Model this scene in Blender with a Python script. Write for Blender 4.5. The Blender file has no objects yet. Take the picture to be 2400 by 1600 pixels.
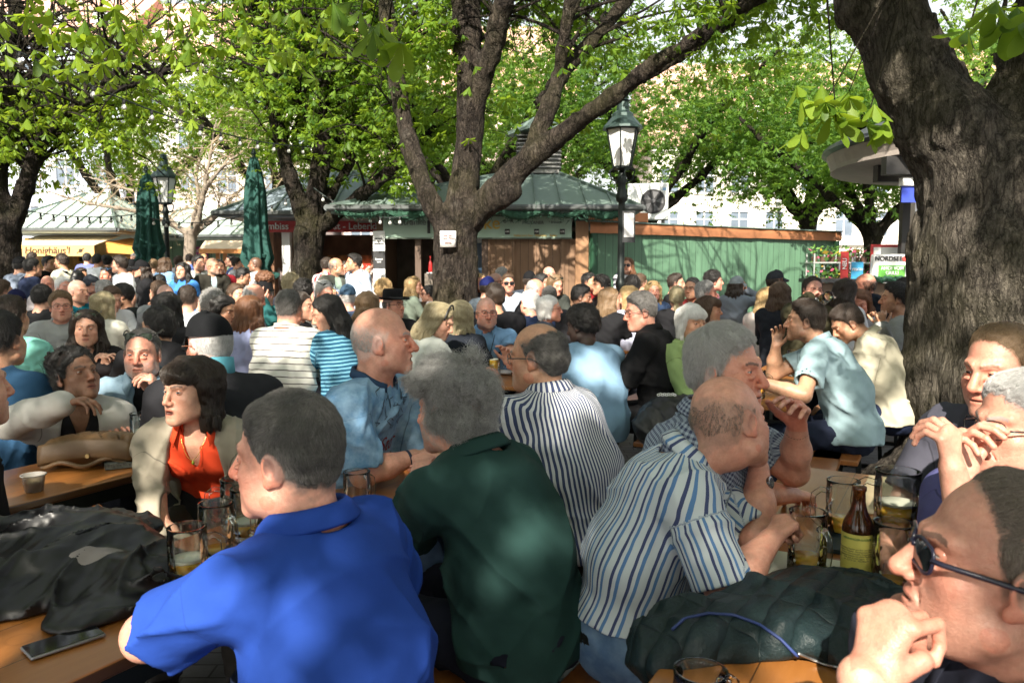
import bpy, bmesh, math, random
import numpy as np
from mathutils import Vector, Matrix
from mathutils.bvhtree import BVHTree
SC = bpy.context.scene
COL = SC.collection
R = math.radians
# ---------------- camera, world, sun, exposure
CAMZ, FPX, HZ = 1.53, 1800.0, 638.0          # eye height, focal length and horizon row in 2400x1600 photo pixels
PITCH = math.atan((800 - HZ) / FPX)
cam = bpy.data.cameras.new("camera"); cam_o = bpy.data.objects.new("camera", cam); COL.objects.link(cam_o)
cam.lens = 27.0; cam.sensor_width = 36.0; cam.clip_start = 0.05; cam.clip_end = 600
cam_o.location = (0, 0, CAMZ); cam_o.rotation_euler = (math.pi / 2 - PITCH, 0, 0)
cam.dof.use_dof = True; cam.dof.focus_distance = 2.9; cam.dof.aperture_fstop = 8.0
SC.camera = cam_o
SUN_EL, SUN_AZ = R(37), R(192)               # azimuth the light comes FROM, measured clockwise from +Y
w = bpy.data.worlds.new("World"); SC.world = w; w.use_nodes = True
nt = w.node_tree; bg = nt.nodes["Background"]
sky = nt.nodes.new("ShaderNodeTexSky"); sky.sky_type = 'NISHITA'; sky.sun_disc = False
sky.sun_elevation = SUN_EL; sky.sun_rotation = SUN_AZ; sky.air_density = 1.3; sky.dust_density = 2.5; sky.ozone_density = 1.0
hs_ = nt.nodes.new('ShaderNodeHueSaturation'); hs_.inputs['Saturation'].default_value = 0.25; nt.links.new(sky.outputs[0], hs_.inputs['Color']); nt.links.new(hs_.outputs[0], bg.inputs[0]); bg.inputs[1].default_value = 0.105   # thin white haze
sl = bpy.data.lights.new("sun", 'SUN'); sl.energy = 5.0; sl.angle = R(0.55); sl.color = (1.0, 0.92, 0.79)
so = bpy.data.objects.new("sun", sl); COL.objects.link(so)
sdir = Vector((math.sin(SUN_AZ) * math.cos(SUN_EL), math.cos(SUN_AZ) * math.cos(SUN_EL), math.sin(SUN_EL)))
so.rotation_euler = sdir.to_track_quat('Z', 'Y').to_euler(); so.location = (0, -4, 30)
SC.view_settings.view_transform = 'Standard'; SC.view_settings.look = 'None'; SC.view_settings.gamma = 1.0
SC.view_settings.exposure = 1.36
SC.render.engine = 'CYCLES'
cy = SC.cycles
cy.use_denoising = True; cy.max_bounces = 8; cy.diffuse_bounces = 3; cy.glossy_bounces = 3; cy.transmission_bounces = 8
cy.transparent_max_bounces = 8; cy.caustics_reflective = False; cy.caustics_refractive = False
cy.sample_clamp_indirect = 6.0
SC.render.use_persistent_data = False
CP, SP = math.cos(PITCH), math.sin(PITCH)
def at(px, py, Y):
    """the world point at distance Y along +Y that lies behind photo pixel (px, py)"""
    u, v = (px - 1200) / FPX, (800 - py) / FPX
    dy, dz = CP + v * SP, -SP + v * CP
    return np.array([u * Y / dy, Y, CAMZ + dz * Y / dy])
def yfor(py, z):
    """distance Y at which height z shows in photo row py"""
    v = (800 - py) / FPX
    return (z - CAMZ) * (CP + v * SP) / (-SP + v * CP)
def atz(px, py, z):
    return at(px, py, yfor(py, z))

# places where the crowns let the sun through: (photo px, py, distance, radius)
SUNGAP = [(at(px, py, Y), r) for px, py, Y, r in [(1400, 600, 13.6, .55), (1545, 590, 14.2, .70), (1650, 640, 14.8, .35), (1815, 620, 15.6, .65), (1890, 690, 16, .3), (1250, 590, 13.4, .20), (1330, 560, 13.4, .18), (1500, 640, 14, .35),
    (1030, 640, 9.7, .22), (1020, 560, 9.7, .15), (1060, 330, 10, .25), (1395, 960, 2.95, .10), (440, 1470, 1.4, .09), (620, 1285, 1.5, .05), (330, 1480, 1.35, .10), (1335, 1385, 2.5, .06), (170, 1550, 1.5, .13), (2150, 1350, .9, .12), (2060, 1480, .85, .12), (2230, 1200, .95, .10),
    (2280, 870, 2.0, .12), (2270, 1040, 1.7, .10), (265, 665, 11.2, .18), (610, 650, 13, .3), (1797, 740, 7.6, .18), (1431, 740, 7.6, .16), (1470, 622, 11.6, .2), (2120, 320, 4.6, .14), (2150, 900, 4.6, .16), (2200, 480, 4.6, .10), (620, 1290, 2.6, .05), (1500, 770, 7.7, .10), (1195, 700, 7.8, .2), (660, 600, 13, .2), (1210, 440, 10, .3), (1500, 130, 9, .3), (1340, 260, 9.5, .3), (2060, 730, 5.9, .12), (680, 800, 5.2, .10),
    (100, 60, 5, .9), (250, 60, 5, .8), (420, 110, 6, .8), (600, 60, 6, .8), (120, 300, 11, 1.6), (330, 250, 12, 1.6), (560, 200, 13, 1.4), (430, 470, 16, 1.6), (100, 530, 20, 2), (400, 520, 24, 2.5), (1900, 260, 4.3, .5), (1380, 140, 10, .8), (850, 250, 12, .8), (1700, 300, 16, 1.8), (1650, 130, 12, 1.0)]]
_g = np.random.default_rng(19)
for _ in range(75):
    _Y = _g.uniform(3.6, 13); SUNGAP.append((at(_g.uniform(20, 2150), 1, _Y) * np.array([1, 1, 0]) + np.array([0, 0, _g.uniform(.85, 1.5)]), _g.uniform(.05, .17)))
for _ in range(26): SUNGAP.append((at(_g.uniform(40, 1900), _g.uniform(20, 420), 1), 0) if False else (at(_g.uniform(20, 1900), _g.uniform(20, 420), _g.uniform(8, 15)), _g.uniform(.4, 1.0)))
_sd = np.array(sdir)
def lit(P, rs):
    """keep-mask for leaf points: False where a sun gap passes"""
    k = np.ones(len(P), bool)
    for c, r in SUNGAP:
        d = P - c; t = d @ _sd; q = np.linalg.norm(d - np.outer(t, _sd), axis=1); k &= ~((t > .6) & (q < r * rs.uniform(.75, 1.2, len(P)) + .06))
    return k
# ---------------- small helpers
rng = np.random.default_rng(11)
def V(*a): return np.array(a, float)
def unit(v):
    v = np.asarray(v, float); return v / (np.linalg.norm(v) + 1e-12)
def srgb(r, g, b):
    f = lambda c: ((c / 255 + 0.055) / 1.055) ** 2.4 if c / 255 > 0.04045 else c / 255 / 12.92
    return (f(r), f(g), f(b), 1.0)
def tag(o, label=None, cat=None, group=None, kind=None):
    if label: o["label"] = label
    if cat: o["category"] = cat
    if group: o["group"] = group
    if kind: o["kind"] = kind
    return o
def empty(name, loc=(0, 0, 0), rz=0.0, label=None, cat=None, group=None):
    o = bpy.data.objects.new(name, None); COL.objects.link(o); o.location = tuple(loc); o.rotation_euler = (0, 0, rz)
    o.empty_display_size = 0.1
    return tag(o, label, cat, group)
def link(name, me, mat=None, parent=None, smooth=False):
    o = bpy.data.objects.new(name, me); COL.objects.link(o)
    if mat:
        for m in (mat if isinstance(mat, (list, tuple)) else [mat]): me.materials.append(m)
    if parent: o.parent = parent
    if smooth and len(me.polygons): me.polygons.foreach_set("use_smooth", np.ones(len(me.polygons), bool))
    return o
def wparent(o, parent):
    """parent an object whose mesh is in world coordinates (parents here are unrotated empties)"""
    o.parent = parent; o.location = tuple(-np.array(parent.location)); return o
def mesh_np(name, verts, faces, k=4):
    me = bpy.data.meshes.new(name); verts = np.asarray(verts, np.float32); faces = np.asarray(faces, np.int32)
    me.vertices.add(len(verts)); me.vertices.foreach_set("co", verts.ravel())
    n = len(faces)
    me.loops.add(n * k); me.loops.foreach_set("vertex_index", faces.ravel())
    me.polygons.add(n); me.polygons.foreach_set("loop_start", np.arange(0, n * k, k, dtype=np.int32))
    me.polygons.foreach_set("loop_total", np.full(n, k, np.int32))
    me.update(calc_edges=True); return me
def attr(me, name, data, typ='FLOAT_COLOR'):
    a = me.attributes.new(name, typ, 'POINT')
    data = np.asarray(data, np.float32)
    if typ == 'FLOAT_COLOR':
        if data.shape[1] == 3: data = np.hstack([data, np.ones((len(data), 1), np.float32)])
        a.data.foreach_set("color", data.ravel())
    elif typ == 'FLOAT_VECTOR': a.data.foreach_set("vector", data.ravel())
    else: a.data.foreach_set("value", data.ravel())
class MB:
    """collects simple shapes into one mesh"""
    def __init__(s): s.v = []; s.f = []; s.mi = []; s.m = 0
    def add(s, vs, fs):
        b = len(s.v); s.v += [tuple(map(float, p)) for p in vs]
        s.f += [tuple(i + b for i in f) for f in fs]; s.mi += [s.m] * len(fs)
    def box(s, c, d, rz=0.0, M=None, taper=1.0):
        hx, hy, hz = d[0] / 2, d[1] / 2, d[2] / 2
        ps = [(x * hx * (taper if z > 0 else 1), y * hy * (taper if z > 0 else 1), z * hz) for z in (-1, 1) for y in (-1, 1) for x in (-1, 1)]
        ca, sa = math.cos(rz), math.sin(rz)
        if M is not None: out = [np.array(c) + np.array(M) @ np.array(p) for p in ps]
        else: out = [(c[0] + p[0] * ca - p[1] * sa, c[1] + p[0] * sa + p[1] * ca, c[2] + p[2]) for p in ps]
        s.add(out, [(0, 2, 3, 1), (4, 5, 7, 6), (0, 1, 5, 4), (2, 6, 7, 3), (0, 4, 6, 2), (1, 3, 7, 5)])
    def bar(s, a, b, w, h=None, up=(0, 0, 1)):
        a, b = np.array(a, float), np.array(b, float); d = unit(b - a); h = h or w
        x = np.cross(d, up)
        if np.linalg.norm(x) < 1e-4: x = np.cross(d, (0, 1, 0))
        x = unit(x); z = np.cross(x, d); M = np.array([x, d, z]).T
        s.box((a + b) / 2, (w, np.linalg.norm(b - a), h), M=M)
    def lathe(s, c, prof, n=20, cap=True, axis=(0, 0, 1)):
        az = unit(axis); ax = unit(np.cross(az, (0.3, 1, 0.1))); ay = np.cross(az, ax); c = np.array(c, float)
        vs = []
        for r, z in prof:
            for i in range(n):
                t = 2 * math.pi * i / n; vs.append(c + ax * r * math.cos(t) + ay * r * math.sin(t) + az * z)
        fs = [(j * n + i, j * n + (i + 1) % n, (j + 1) * n + (i + 1) % n, (j + 1) * n + i) for j in range(len(prof) - 1) for i in range(n)]
        if cap: fs += [tuple(range(n))[::-1], tuple((len(prof) - 1) * n + i for i in range(n))]
        s.add(vs, fs)
    def tube(s, pts, rad, n=8, cap=True):
        pts = np.asarray(pts, float); m = len(pts)
        rad = np.full(m, rad) if np.isscalar(rad) else np.asarray(rad, float)
        T = np.gradient(pts, axis=0); vs = []; x = None
        for i in range(m):
            t = unit(T[i])
            if x is None: x = np.cross(t, (0.13, 0.9, 0.4))
            x = unit(x - t * (x @ t)); y = np.cross(t, x)
            for k in range(n):
                a = 2 * math.pi * k / n; vs.append(pts[i] + rad[i] * (x * math.cos(a) + y * math.sin(a)))
        fs = [(j * n + k, j * n + (k + 1) % n, (j + 1) * n + (k + 1) % n, (j + 1) * n + k) for j in range(m - 1) for k in range(n)]
        if cap: fs += [tuple(range(n))[::-1], tuple((m - 1) * n + i for i in range(n))]
        s.add(vs, fs)
    def quad(s, a, b, c, d): s.add([a, b, c, d], [(0, 1, 2, 3)])
    def build(s, name, mat, parent=None, smooth=False, world=False):
        me = bpy.data.meshes.new(name); me.from_pydata(s.v, [], s.f); me.update()
        o = link(name, me, mat, None, smooth)
        if isinstance(mat, (list, tuple)) and len(mat) > 1: me.polygons.foreach_set("material_index", np.array(s.mi, np.int32))
        if parent is not None:
            if world: wparent(o, parent)
            else: o.parent = parent
        return o
def bevel(o, w=0.004, seg=2):
    m = o.modifiers.new("bevel", 'BEVEL'); m.width = w; m.segments = seg; m.limit_method = 'ANGLE'; return o
def autosmooth(o, ang=35):
    me = o.data; me.polygons.foreach_set("use_smooth", np.ones(len(me.polygons), bool))
    bm = bmesh.new(); bm.from_mesh(me)
    for e in bm.edges:
        if len(e.link_faces) == 2 and e.calc_face_angle(0) > R(ang): e.smooth = False
    bm.to_mesh(me); bm.free(); return o
# ---------------- materials
MATS = {}
class NT:
    def __init__(s, name):
        s.m = bpy.data.materials.new(name); s.m.use_nodes = True; s.t = s.m.node_tree; s.n = s.t.nodes; s.L = s.t.links
        s.b = s.n["Principled BSDF"]
    def new(s, t, **k):
        n = s.n.new(t)
        for a, v in k.items(): setattr(n, a, v)
        return n
    def put(s, sock, v):
        if isinstance(v, bpy.types.NodeSocket): s.L.new(v, sock)
        else: sock.default_value = v
    def math(s, op, a, b=0.0, c=0.0):
        n = s.new("ShaderNodeMath", operation=op); s.put(n.inputs[0], a); s.put(n.inputs[1], b); s.put(n.inputs[2], c); return n.outputs[0]
    def mix(s, f, a, b, mode='MIX'):
        n = s.new("ShaderNodeMix", data_type='RGBA', blend_type=mode); s.put(n.inputs[0], f); s.put(n.inputs[6], a); s.put(n.inputs[7], b); return n.outputs[2]
    def noise(s, vec, scale, detail=3, rough=0.55, dim='3D'):
        n = s.new("ShaderNodeTexNoise", noise_dimensions=dim); s.put(n.inputs["Scale"], scale); n.inputs["Detail"].default_value = detail; n.inputs["Roughness"].default_value = rough
        if vec is not None: s.L.new(vec, n.inputs["Vector"])
        return n.outputs[0]
    def ramp(s, f, stops, interp='LINEAR'):
        n = s.new("ShaderNodeValToRGB"); e = n.color_ramp; e.interpolation = interp
        while len(e.elements) > 1: e.elements.remove(e.elements[-1])
        for i, (p, c) in enumerate(stops):
            el = e.elements[0] if i == 0 else e.elements.new(p)
            el.position = p; el.color = c if len(c) == 4 else (*c, 1)
        s.put(n.inputs[0], f); return n.outputs[0]
    def obj(s): return s.new("ShaderNodeTexCoord").outputs["Object"]
    def geo(s): return s.new("ShaderNodeNewGeometry").outputs["Position"]
    def att(s, name, out="Color"): return s.new("ShaderNodeAttribute", attribute_name=name).outputs[out]
    def scale(s, vec, sc):
        n = s.new("ShaderNodeMapping"); s.L.new(vec, n.inputs[0]); n.inputs["Scale"].default_value = sc; return n.outputs[0]
    def bump(s, h, strength=0.3, dist=0.01):
        n = s.new("ShaderNodeBump"); n.inputs["Strength"].default_value = strength; n.inputs["Distance"].default_value = dist; s.put(n.inputs["Height"], h); s.L.new(n.outputs[0], s.b.inputs["Normal"]); return n
    def set(s, **k):
        for a, v in k.items(): s.put(s.b.inputs[a.replace("_", " ")], v)
        return s
def plain(name, col, rough=0.6, metal=0.0, var=0.15, scale=8.0, bump=0.0, bscale=60.0, **k):
    if name in MATS: return MATS[name]
    t = NT(name); p = t.geo()
    c = col if len(col) == 4 else (*col, 1)
    d = tuple(x * (1 - var) for x in c[:3]) + (1,); e = tuple(min(1, x * (1 + var)) for x in c[:3]) + (1,)
    t.set(Base_Color=t.ramp(t.noise(p, scale, 4), [(0.3, d), (0.7, e)]), Roughness=rough, Metallic=metal, **k)
    if bump: t.bump(t.noise(p, bscale, 4), bump, 0.01)
    MATS[name] = t.m; return t.m
# ---------------- signed distance fields and surface nets
def smin(a, b, k):
    if k <= 0: return np.minimum(a, b)
    h = np.clip(0.5 + 0.5 * (b - a) / k, 0, 1); return b + (a - b) * h - k * h * (1 - h)
def pcone(a, b, ra, rb, side=None, flat=1.0):
    a, b = np.asarray(a, np.float32), np.asarray(b, np.float32); ba = b - a
    sd = None if side is None else np.asarray(unit(side), np.float32)
    if sd is not None: ba = ba - sd * (ba @ sd) * (1 - flat)
    L2 = float(ba @ ba) + 1e-9
    def f(x, y, z):
        px, py, pz = x - a[0], y - a[1], z - a[2]
        if sd is not None:
            s = (px * sd[0] + py * sd[1] + pz * sd[2]) * (1 - flat)
            px = px - s * sd[0]; py = py - s * sd[1]; pz = pz - s * sd[2]
        t = np.clip((px * ba[0] + py * ba[1] + pz * ba[2]) / L2, 0, 1)
        return np.sqrt((px - t * ba[0]) ** 2 + (py - t * ba[1]) ** 2 + (pz - t * ba[2]) ** 2) - (ra + (rb - ra) * t)
    m = max(ra, rb) / min(1.0, flat); lo = np.minimum(np.asarray(a), np.asarray(b)) - m; hi = np.maximum(np.asarray(a), np.asarray(b)) + m
    return f, lo, hi
def pell(c, r, M=None):
    c = np.asarray(c, np.float32); r = np.asarray(r, np.float32); M = None if M is None else np.asarray(M, np.float32)
    def f(x, y, z):
        px, py, pz = x - c[0], y - c[1], z - c[2]
        if M is not None: px, py, pz = (M[0, 0] * px + M[1, 0] * py + M[2, 0] * pz, M[0, 1] * px + M[1, 1] * py + M[2, 1] * pz, M[0, 2] * px + M[1, 2] * py + M[2, 2] * pz)
        k0 = np.sqrt((px / r[0]) ** 2 + (py / r[1]) ** 2 + (pz / r[2]) ** 2)
        k1 = np.sqrt((px / r[0] ** 2) ** 2 + (py / r[1] ** 2) ** 2 + (pz / r[2] ** 2) ** 2) + 1e-9
        return k0 * (k0 - 1) / k1
    e = np.array(r, float) if M is None else np.abs(np.asarray(M, float)) @ np.array(r, float)
    return f, np.array(c, float) - e, np.array(c, float) + e
class Field:
    def __init__(s): s.p = []; s.post = []; s.subs = []
    def add(s, prim, k=0.02, sub=False): s.p.append((prim, k, sub)); return s
    def cone(s, *a, k=0.02, sub=False, **kw): return s.add(pcone(*a, **kw), k, sub)
    def ell(s, c, r, M=None, k=0.02, sub=False): return s.add(pell(c, r, M), k, sub)
    def bounds(s):
        P = [p for f in [s] + s.subs for p in f.p if not p[2]]
        return np.min([p[0][1] for p in P], axis=0), np.max([p[0][2] for p in P], axis=0)
    def grid(s, lo, hi, h):
        n = np.maximum(3, np.ceil((np.asarray(hi) - np.asarray(lo)) / h).astype(int) + 1)
        ax = [np.float32(lo[i]) + np.arange(n[i], dtype=np.float32) * np.float32(h) for i in range(3)]
        F = np.full(n, 0.3, np.float32)
        for (f, plo, phi), k, sub in s.p:
            m = k + 3 * h + 0.012; sl = []
            for i in range(3):
                a = int(np.floor((plo[i] - m - lo[i]) / h)); b = int(np.ceil((phi[i] + m - lo[i]) / h)) + 1
                sl.append(slice(max(0, a), max(0, min(n[i], b))))
            if any(q.stop <= q.start for q in sl): continue
            d = f(ax[0][sl[0]][:, None, None], ax[1][sl[1]][None, :, None], ax[2][sl[2]][None, None, :]).astype(np.float32)
            g = F[tuple(sl)]
            F[tuple(sl)] = -smin(-g, d, k) if sub else smin(g, d, k)
        X = (ax[0][:, None, None], ax[1][None, :, None], ax[2][None, None, :])
        for q in s.post: F = q(F, *X)
        for q in s.subs: F = smin(F, q.grid(lo, hi, h)[0], .004)
        return F, ax
CORN = np.array([(i, j, k) for i in (0, 1) for j in (0, 1) for k in (0, 1)])
EDG = [(a, b) for a in range(8) for b in range(a + 1, 8) if np.abs(CORN[a] - CORN[b]).sum() == 1]
def nets(F, ax, h):
    S = F < 0
    nx, ny, nz = F.shape
    c = np.zeros((nx - 1, ny - 1, nz - 1), np.uint8)
    for i, j, k in CORN: c += S[i:nx - 1 + i, j:ny - 1 + j, k:nz - 1 + k]
    act = (c > 0) & (c < 8)
    ijk = np.argwhere(act)
    if len(ijk) == 0: return np.zeros((0, 3)), np.zeros((0, 4), int)
    idx = np.full(act.shape, -1, np.int64); idx[act] = np.arange(len(ijk))
    val = np.stack([F[ijk[:, 0] + o[0], ijk[:, 1] + o[1], ijk[:, 2] + o[2]] for o in CORN], 1)
    pos = np.zeros((len(ijk), 3)); cnt = np.zeros(len(ijk))
    for a, b in EDG:
        fa, fb = val[:, a], val[:, b]; m = (fa < 0) != (fb < 0)
        t = np.where(m, fa / np.where(np.abs(fa - fb) < 1e-12, 1, fa - fb), 0)
        pos += np.where(m[:, None], CORN[a] + t[:, None] * (CORN[b] - CORN[a]), 0); cnt += m
    pos /= np.maximum(cnt, 1)[:, None]
    v = np.array([ax[0][0], ax[1][0], ax[2][0]], float) + (ijk + pos) * h
    Q = []
    for d in range(3):
        e, g = (d + 1) % 3, (d + 2) % 3
        sh = list(F.shape)
        s0 = [slice(None)] * 3; s1 = [slice(None)] * 3
        s0[d] = slice(0, sh[d] - 1); s1[d] = slice(1, sh[d])
        for q in (s0, s1): q[e] = slice(1, sh[e] - 1); q[g] = slice(1, sh[g] - 1)
        A, B = S[tuple(s0)], S[tuple(s1)]
        for m, flip in ((A & ~B, False), (~A & B, True)):
            w = np.argwhere(m)
            if len(w) == 0: continue
            w[:, e] += 1; w[:, g] += 1
            def cell(de, dg):
                q = w.copy(); q[:, e] += de; q[:, g] += dg; return idx[q[:, 0], q[:, 1], q[:, 2]]
            quad = np.stack([cell(-1, -1), cell(0, -1), cell(0, 0), cell(-1, 0)], 1)
            Q.append(quad[:, ::-1] if flip else quad)
    Q = np.concatenate(Q) if Q else np.zeros((0, 4), int)
    return v, Q[(Q >= 0).all(1)]
def contour(field, h, lo=None, hi=None, fine=()):
    """mesh a field; fine = [(lo, hi, step)] boxes are meshed again at a smaller step and replace the coarse faces there"""
    if lo is None: lo, hi = field.bounds()
    lo, hi = np.asarray(lo) - 2 * h, np.asarray(hi) + 2 * h
    F, ax = field.grid(lo, hi, h); v, q = nets(F, ax, h)
    VV, QQ = [], []
    for flo, fhi, fh in fine:
        if len(q):
            p = v[q]; ins = ((p > np.asarray(flo) + h * 0.6) & (p < np.asarray(fhi) - h * 0.6)).all(2).all(1); q = q[~ins]
    VV.append(v); QQ.append(q); n = len(v)
    for flo, fhi, fh in fine:
        F, ax = field.grid(np.asarray(flo), np.asarray(fhi), fh); fv, fq = nets(F, ax, fh)
        VV.append(fv); QQ.append(fq + n); n += len(fv)
    v = np.concatenate(VV); q = np.concatenate(QQ)
    used = np.unique(q); mp = np.full(len(v), -1); mp[used] = np.arange(len(used))
    return v[used], mp[q]
def folds(seed, amp, wl, warp=0.35):
    """a cloth-fold displacement: long sharp creases that come and go"""
    r = np.random.default_rng(seed); D = []
    for i in range(6):
        d = unit(r.normal(size=3) * (1, 1, 0.9)); D.append((d * 2 * math.pi / (wl * r.uniform(0.6, 1.5)), unit(r.normal(size=3)) * 2 * math.pi / (wl * 3.2), r.uniform(0, 6.28), r.uniform(0, 6.28), unit(r.normal(size=3)) * 2 * math.pi / (wl * 2.6), r.uniform(0, 6.28)))
    def f(x, y, z):
        o = 0.0
        for a, b, p, q, c, g in D:
            s = np.sin((x * a[0] + y * a[1] + z * a[2]) * .5 + p + 1.1 * np.sin(x * b[0] + y * b[1] + z * b[2] + q)); k = np.clip(.15 + .85 * np.sin(x * c[0] + y * c[1] + z * c[2] + g), 0, 1)
            o = o + k * (1 - np.abs(s)) ** 3
        return amp * (o * 1.3 - .35)
    return f
def noise3(seed, wl, oct=3):
    r = np.random.default_rng(seed); D = []
    for o in range(oct):
        for i in range(5): D.append((unit(r.normal(size=3)) * 2 * math.pi / (wl / 1.9 ** o * r.uniform(0.75, 1.4)), r.uniform(0, 6.28), 0.55 ** o))
    def f(x, y, z):
        s = 0.0
        for a, p, w_ in D: s = s + w_ * np.sin(x * a[0] + y * a[1] + z * a[2] + p)
        return s * 0.35
    return f
# ---------------- people
SKIN = {'fair': (.61, .35, .245), 'pink': (.63, .325, .235), 'red': (.59, .265, .18), 'tan': (.50, .28, .175), 'brown': (.27, .145, .09), 'dark': (.055, .03, .022)}
HAIRC = {'black': ((.010, .009, .009), (.022, .018, .016)), 'dark': ((.022, .014, .010), (.05, .032, .022)), 'brown': ((.06, .034, .02), (.12, .07, .04)),
         'auburn': ((.11, .045, .022), (.2, .09, .04)), 'greybrown': ((.085, .064, .05), (.30, .245, .205)), 'ltbrown': ((.14, .085, .045), (.26, .17, .09)), 'blond': ((.30, .19, .08), (.55, .40, .2)), 'ashblond': ((.28, .23, .13), (.5, .43, .28)),
         'grey': ((.11, .105, .10), (.55, .54, .53)), 'dkgrey': ((.035, .032, .03), (.2, .19, .18)), 'ltgrey': ((.3, .295, .29), (.6, .59, .58)), 'white': ((.58, .57, .55), (.85, .84, .82))}
def mat_skin():
    if 'skin' in MATS: return MATS['skin']
    t = NT('skin'); p = t.geo(); c = t.att('col')
    n = t.math('ADD', t.math('MULTIPLY', t.noise(p, 38, 5, 0.7), .6), t.math('MULTIPLY', t.noise(p, 170, 3, .6), .4)); c2 = t.mix(0.62, c, t.ramp(n, [(0.28, (.33, .27, .26)), (0.72, (.62, .62, .61))]), 'OVERLAY')
    t.set(Base_Color=c2, Roughness=t.math('MULTIPLY_ADD', t.noise(p, 140, 2), 0.30, 0.26), Subsurface_Weight=0.10, Subsurface_Scale=0.02)
    t.b.inputs["Subsurface Radius"].default_value = (1.0, 0.35, 0.2); t.b.inputs["Specular IOR Level"].default_value = 0.5
    t.bump(t.math('ADD', t.noise(p, 420, 2), t.math('MULTIPLY', t.noise(p, 110, 4, .65), 1.8)), 0.42, 0.002)
    MATS['skin'] = t.m; return t.m
def mat_hair(col, strands):
    k = 'hair_%s_%d' % (col, strands)
    if k in MATS: return MATS[k]
    a, b = HAIRC[col]; t = NT(k)
    if strands:
        f = t.math('MULTIPLY_ADD', t.new("ShaderNodeHairInfo").outputs["Random"], .45, t.math('MULTIPLY', t.math('SUBTRACT', t.noise(t.geo(), 75, 3, .7), .28), 1.25))
        t.set(Base_Color=t.mix(f, (*a, 1), (*b, 1)), Roughness=0.34); t.b.inputs["Specular IOR Level"].default_value = 0.55
    else:
        p = t.geo(); t.set(Base_Color=t.mix(t.noise(p, 260, 3, .7), (*a, 1), tuple((x + y) / 2 for x, y in zip(a, b)) + (1,)), Roughness=0.6); t.bump(t.noise(p, 380, 3), 0.5, 0.004)
    MATS[k] = t.m; return t.m
def mat_cloth(col, pat=None, rough=0.85, sheen=0.0, weave=900.0, gloss=False):
    k = 'cloth_' + str(col) + str(pat) + str(gloss)
    if k in MATS: return MATS[k]
    t = NT('cloth'); p = t.geo(); c = col if len(col) == 4 else (*col, 1); uv = t.att('suv', 'Vector')
    sx = t.new("ShaderNodeSeparateXYZ"); t.L.new(uv, sx.inputs[0]); u, v = sx.outputs[0], sx.outputs[1]; seam = t.math('LESS_THAN', t.math('ABSOLUTE', sx.outputs[2]), .0022)
    wob = t.math('MULTIPLY', t.math('SUBTRACT', t.noise(p, 9, 2), 0.5), 0.012)
    base = t.mix(t.noise(p, 12, 4), tuple(x * .84 for x in c[:3]) + (1,), tuple(min(1, x * 1.13) for x in c[:3]) + (1,))
    if pat:
        kind = pat[0]
        if kind in ('v', 'h'):                                   # (kind, period, [(position, colour)...])
            q = t.math('FRACT', t.math('DIVIDE', t.math('ADD', u if kind == 'v' else v, wob), pat[1]))
            base = t.ramp(q, [(0.0, c)] + [(pp, (*cc[:3], 1)) for pp, cc in pat[2]], 'CONSTANT')
        elif kind == 'check':
            a = t.math('GREATER_THAN', t.math('FRACT', t.math('DIVIDE', u, pat[1])), 0.5); b = t.math('GREATER_THAN', t.math('FRACT', t.math('DIVIDE', v, pat[1])), 0.5)
            base = t.mix(t.math('MULTIPLY', t.math('ADD', a, b), 0.5), c, (*pat[2][:3], 1))
        elif kind == 'wash':                                     # acid wash, faded patches
            base = t.mix(t.ramp(t.noise(p, 7, 5, .7), [(0.38, (0, 0, 0)), (0.66, (1, 1, 1))]), c, (*pat[2][:3], 1))
            base = t.mix(t.ramp(t.noise(p, 46, 5, .75), [(0.5, (0, 0, 0)), (0.8, (.6, .6, .6))]), base, (*pat[2][:3], 1))
        elif kind == 'print':                                    # floral blobs
            vo = t.new("ShaderNodeTexVoronoi"); vo.inputs["Scale"].default_value = pat[1]; t.L.new(p, vo.inputs["Vector"])
            base = t.mix(t.math('LESS_THAN', vo.outputs["Distance"], 0.33), base, (*pat[2][:3], 1))
        elif kind == 'fade':                                     # denim: paler on top of the weave
            base = t.mix(t.ramp(t.noise(p, 10, 4, .6), [(0.3, (0, 0, 0)), (0.75, (1, 1, 1))]), c, (*pat[2][:3], 1))
    base = t.mix(t.math('MULTIPLY', seam, .45), base, (.004, .004, .005, 1))
    t.set(Base_Color=base, Roughness=0.36 if gloss else rough, Sheen_Weight=0 if gloss else sheen); t.b.inputs["Specular IOR Level"].default_value = 0.45 if gloss else 0.16
    big = t.noise(p, 26, 3, .6); fine = t.noise(p, weave, 2); 
    fl = t.new("ShaderNodeTexWave"); fl.inputs["Scale"].default_value = 5.5; fl.inputs["Distortion"].default_value = 5.0; fl.inputs["Detail"].default_value = 2.5; fl.inputs["Detail Scale"].default_value = 1.1
    fm = t.new("ShaderNodeMapping"); fm.inputs["Rotation"].default_value = (.5, .8, .3); t.L.new(p, fm.inputs[0]); t.L.new(fm.outputs[0], fl.inputs["Vector"])
    t.bump(t.math('ADD', t.math('ADD', t.math('MULTIPLY', fl.outputs[1], .35), t.math('MULTIPLY', big, .30)), t.math('MULTIPLY_ADD', fine, .05, t.math('MULTIPLY', seam, -.12))), 0.30, 0.02)
    MATS[k] = t.m; return t.m
def ball(n=20):
    vs, fs = [], []
    for j in range(n + 1):
        a = math.pi * j / n
        for i in range(2 * n):
            b = math.pi * i / n; vs.append((math.sin(a) * math.cos(b), math.cos(a), math.sin(a) * math.sin(b)))
    for j in range(n):
        for i in range(2 * n): fs.append((j * 2 * n + i, j * 2 * n + (i + 1) % (2 * n), (j + 1) * 2 * n + (i + 1) % (2 * n), (j + 1) * 2 * n + i))
    return np.array(vs), np.array(fs)
BALLV, BALLF = ball(22)
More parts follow.
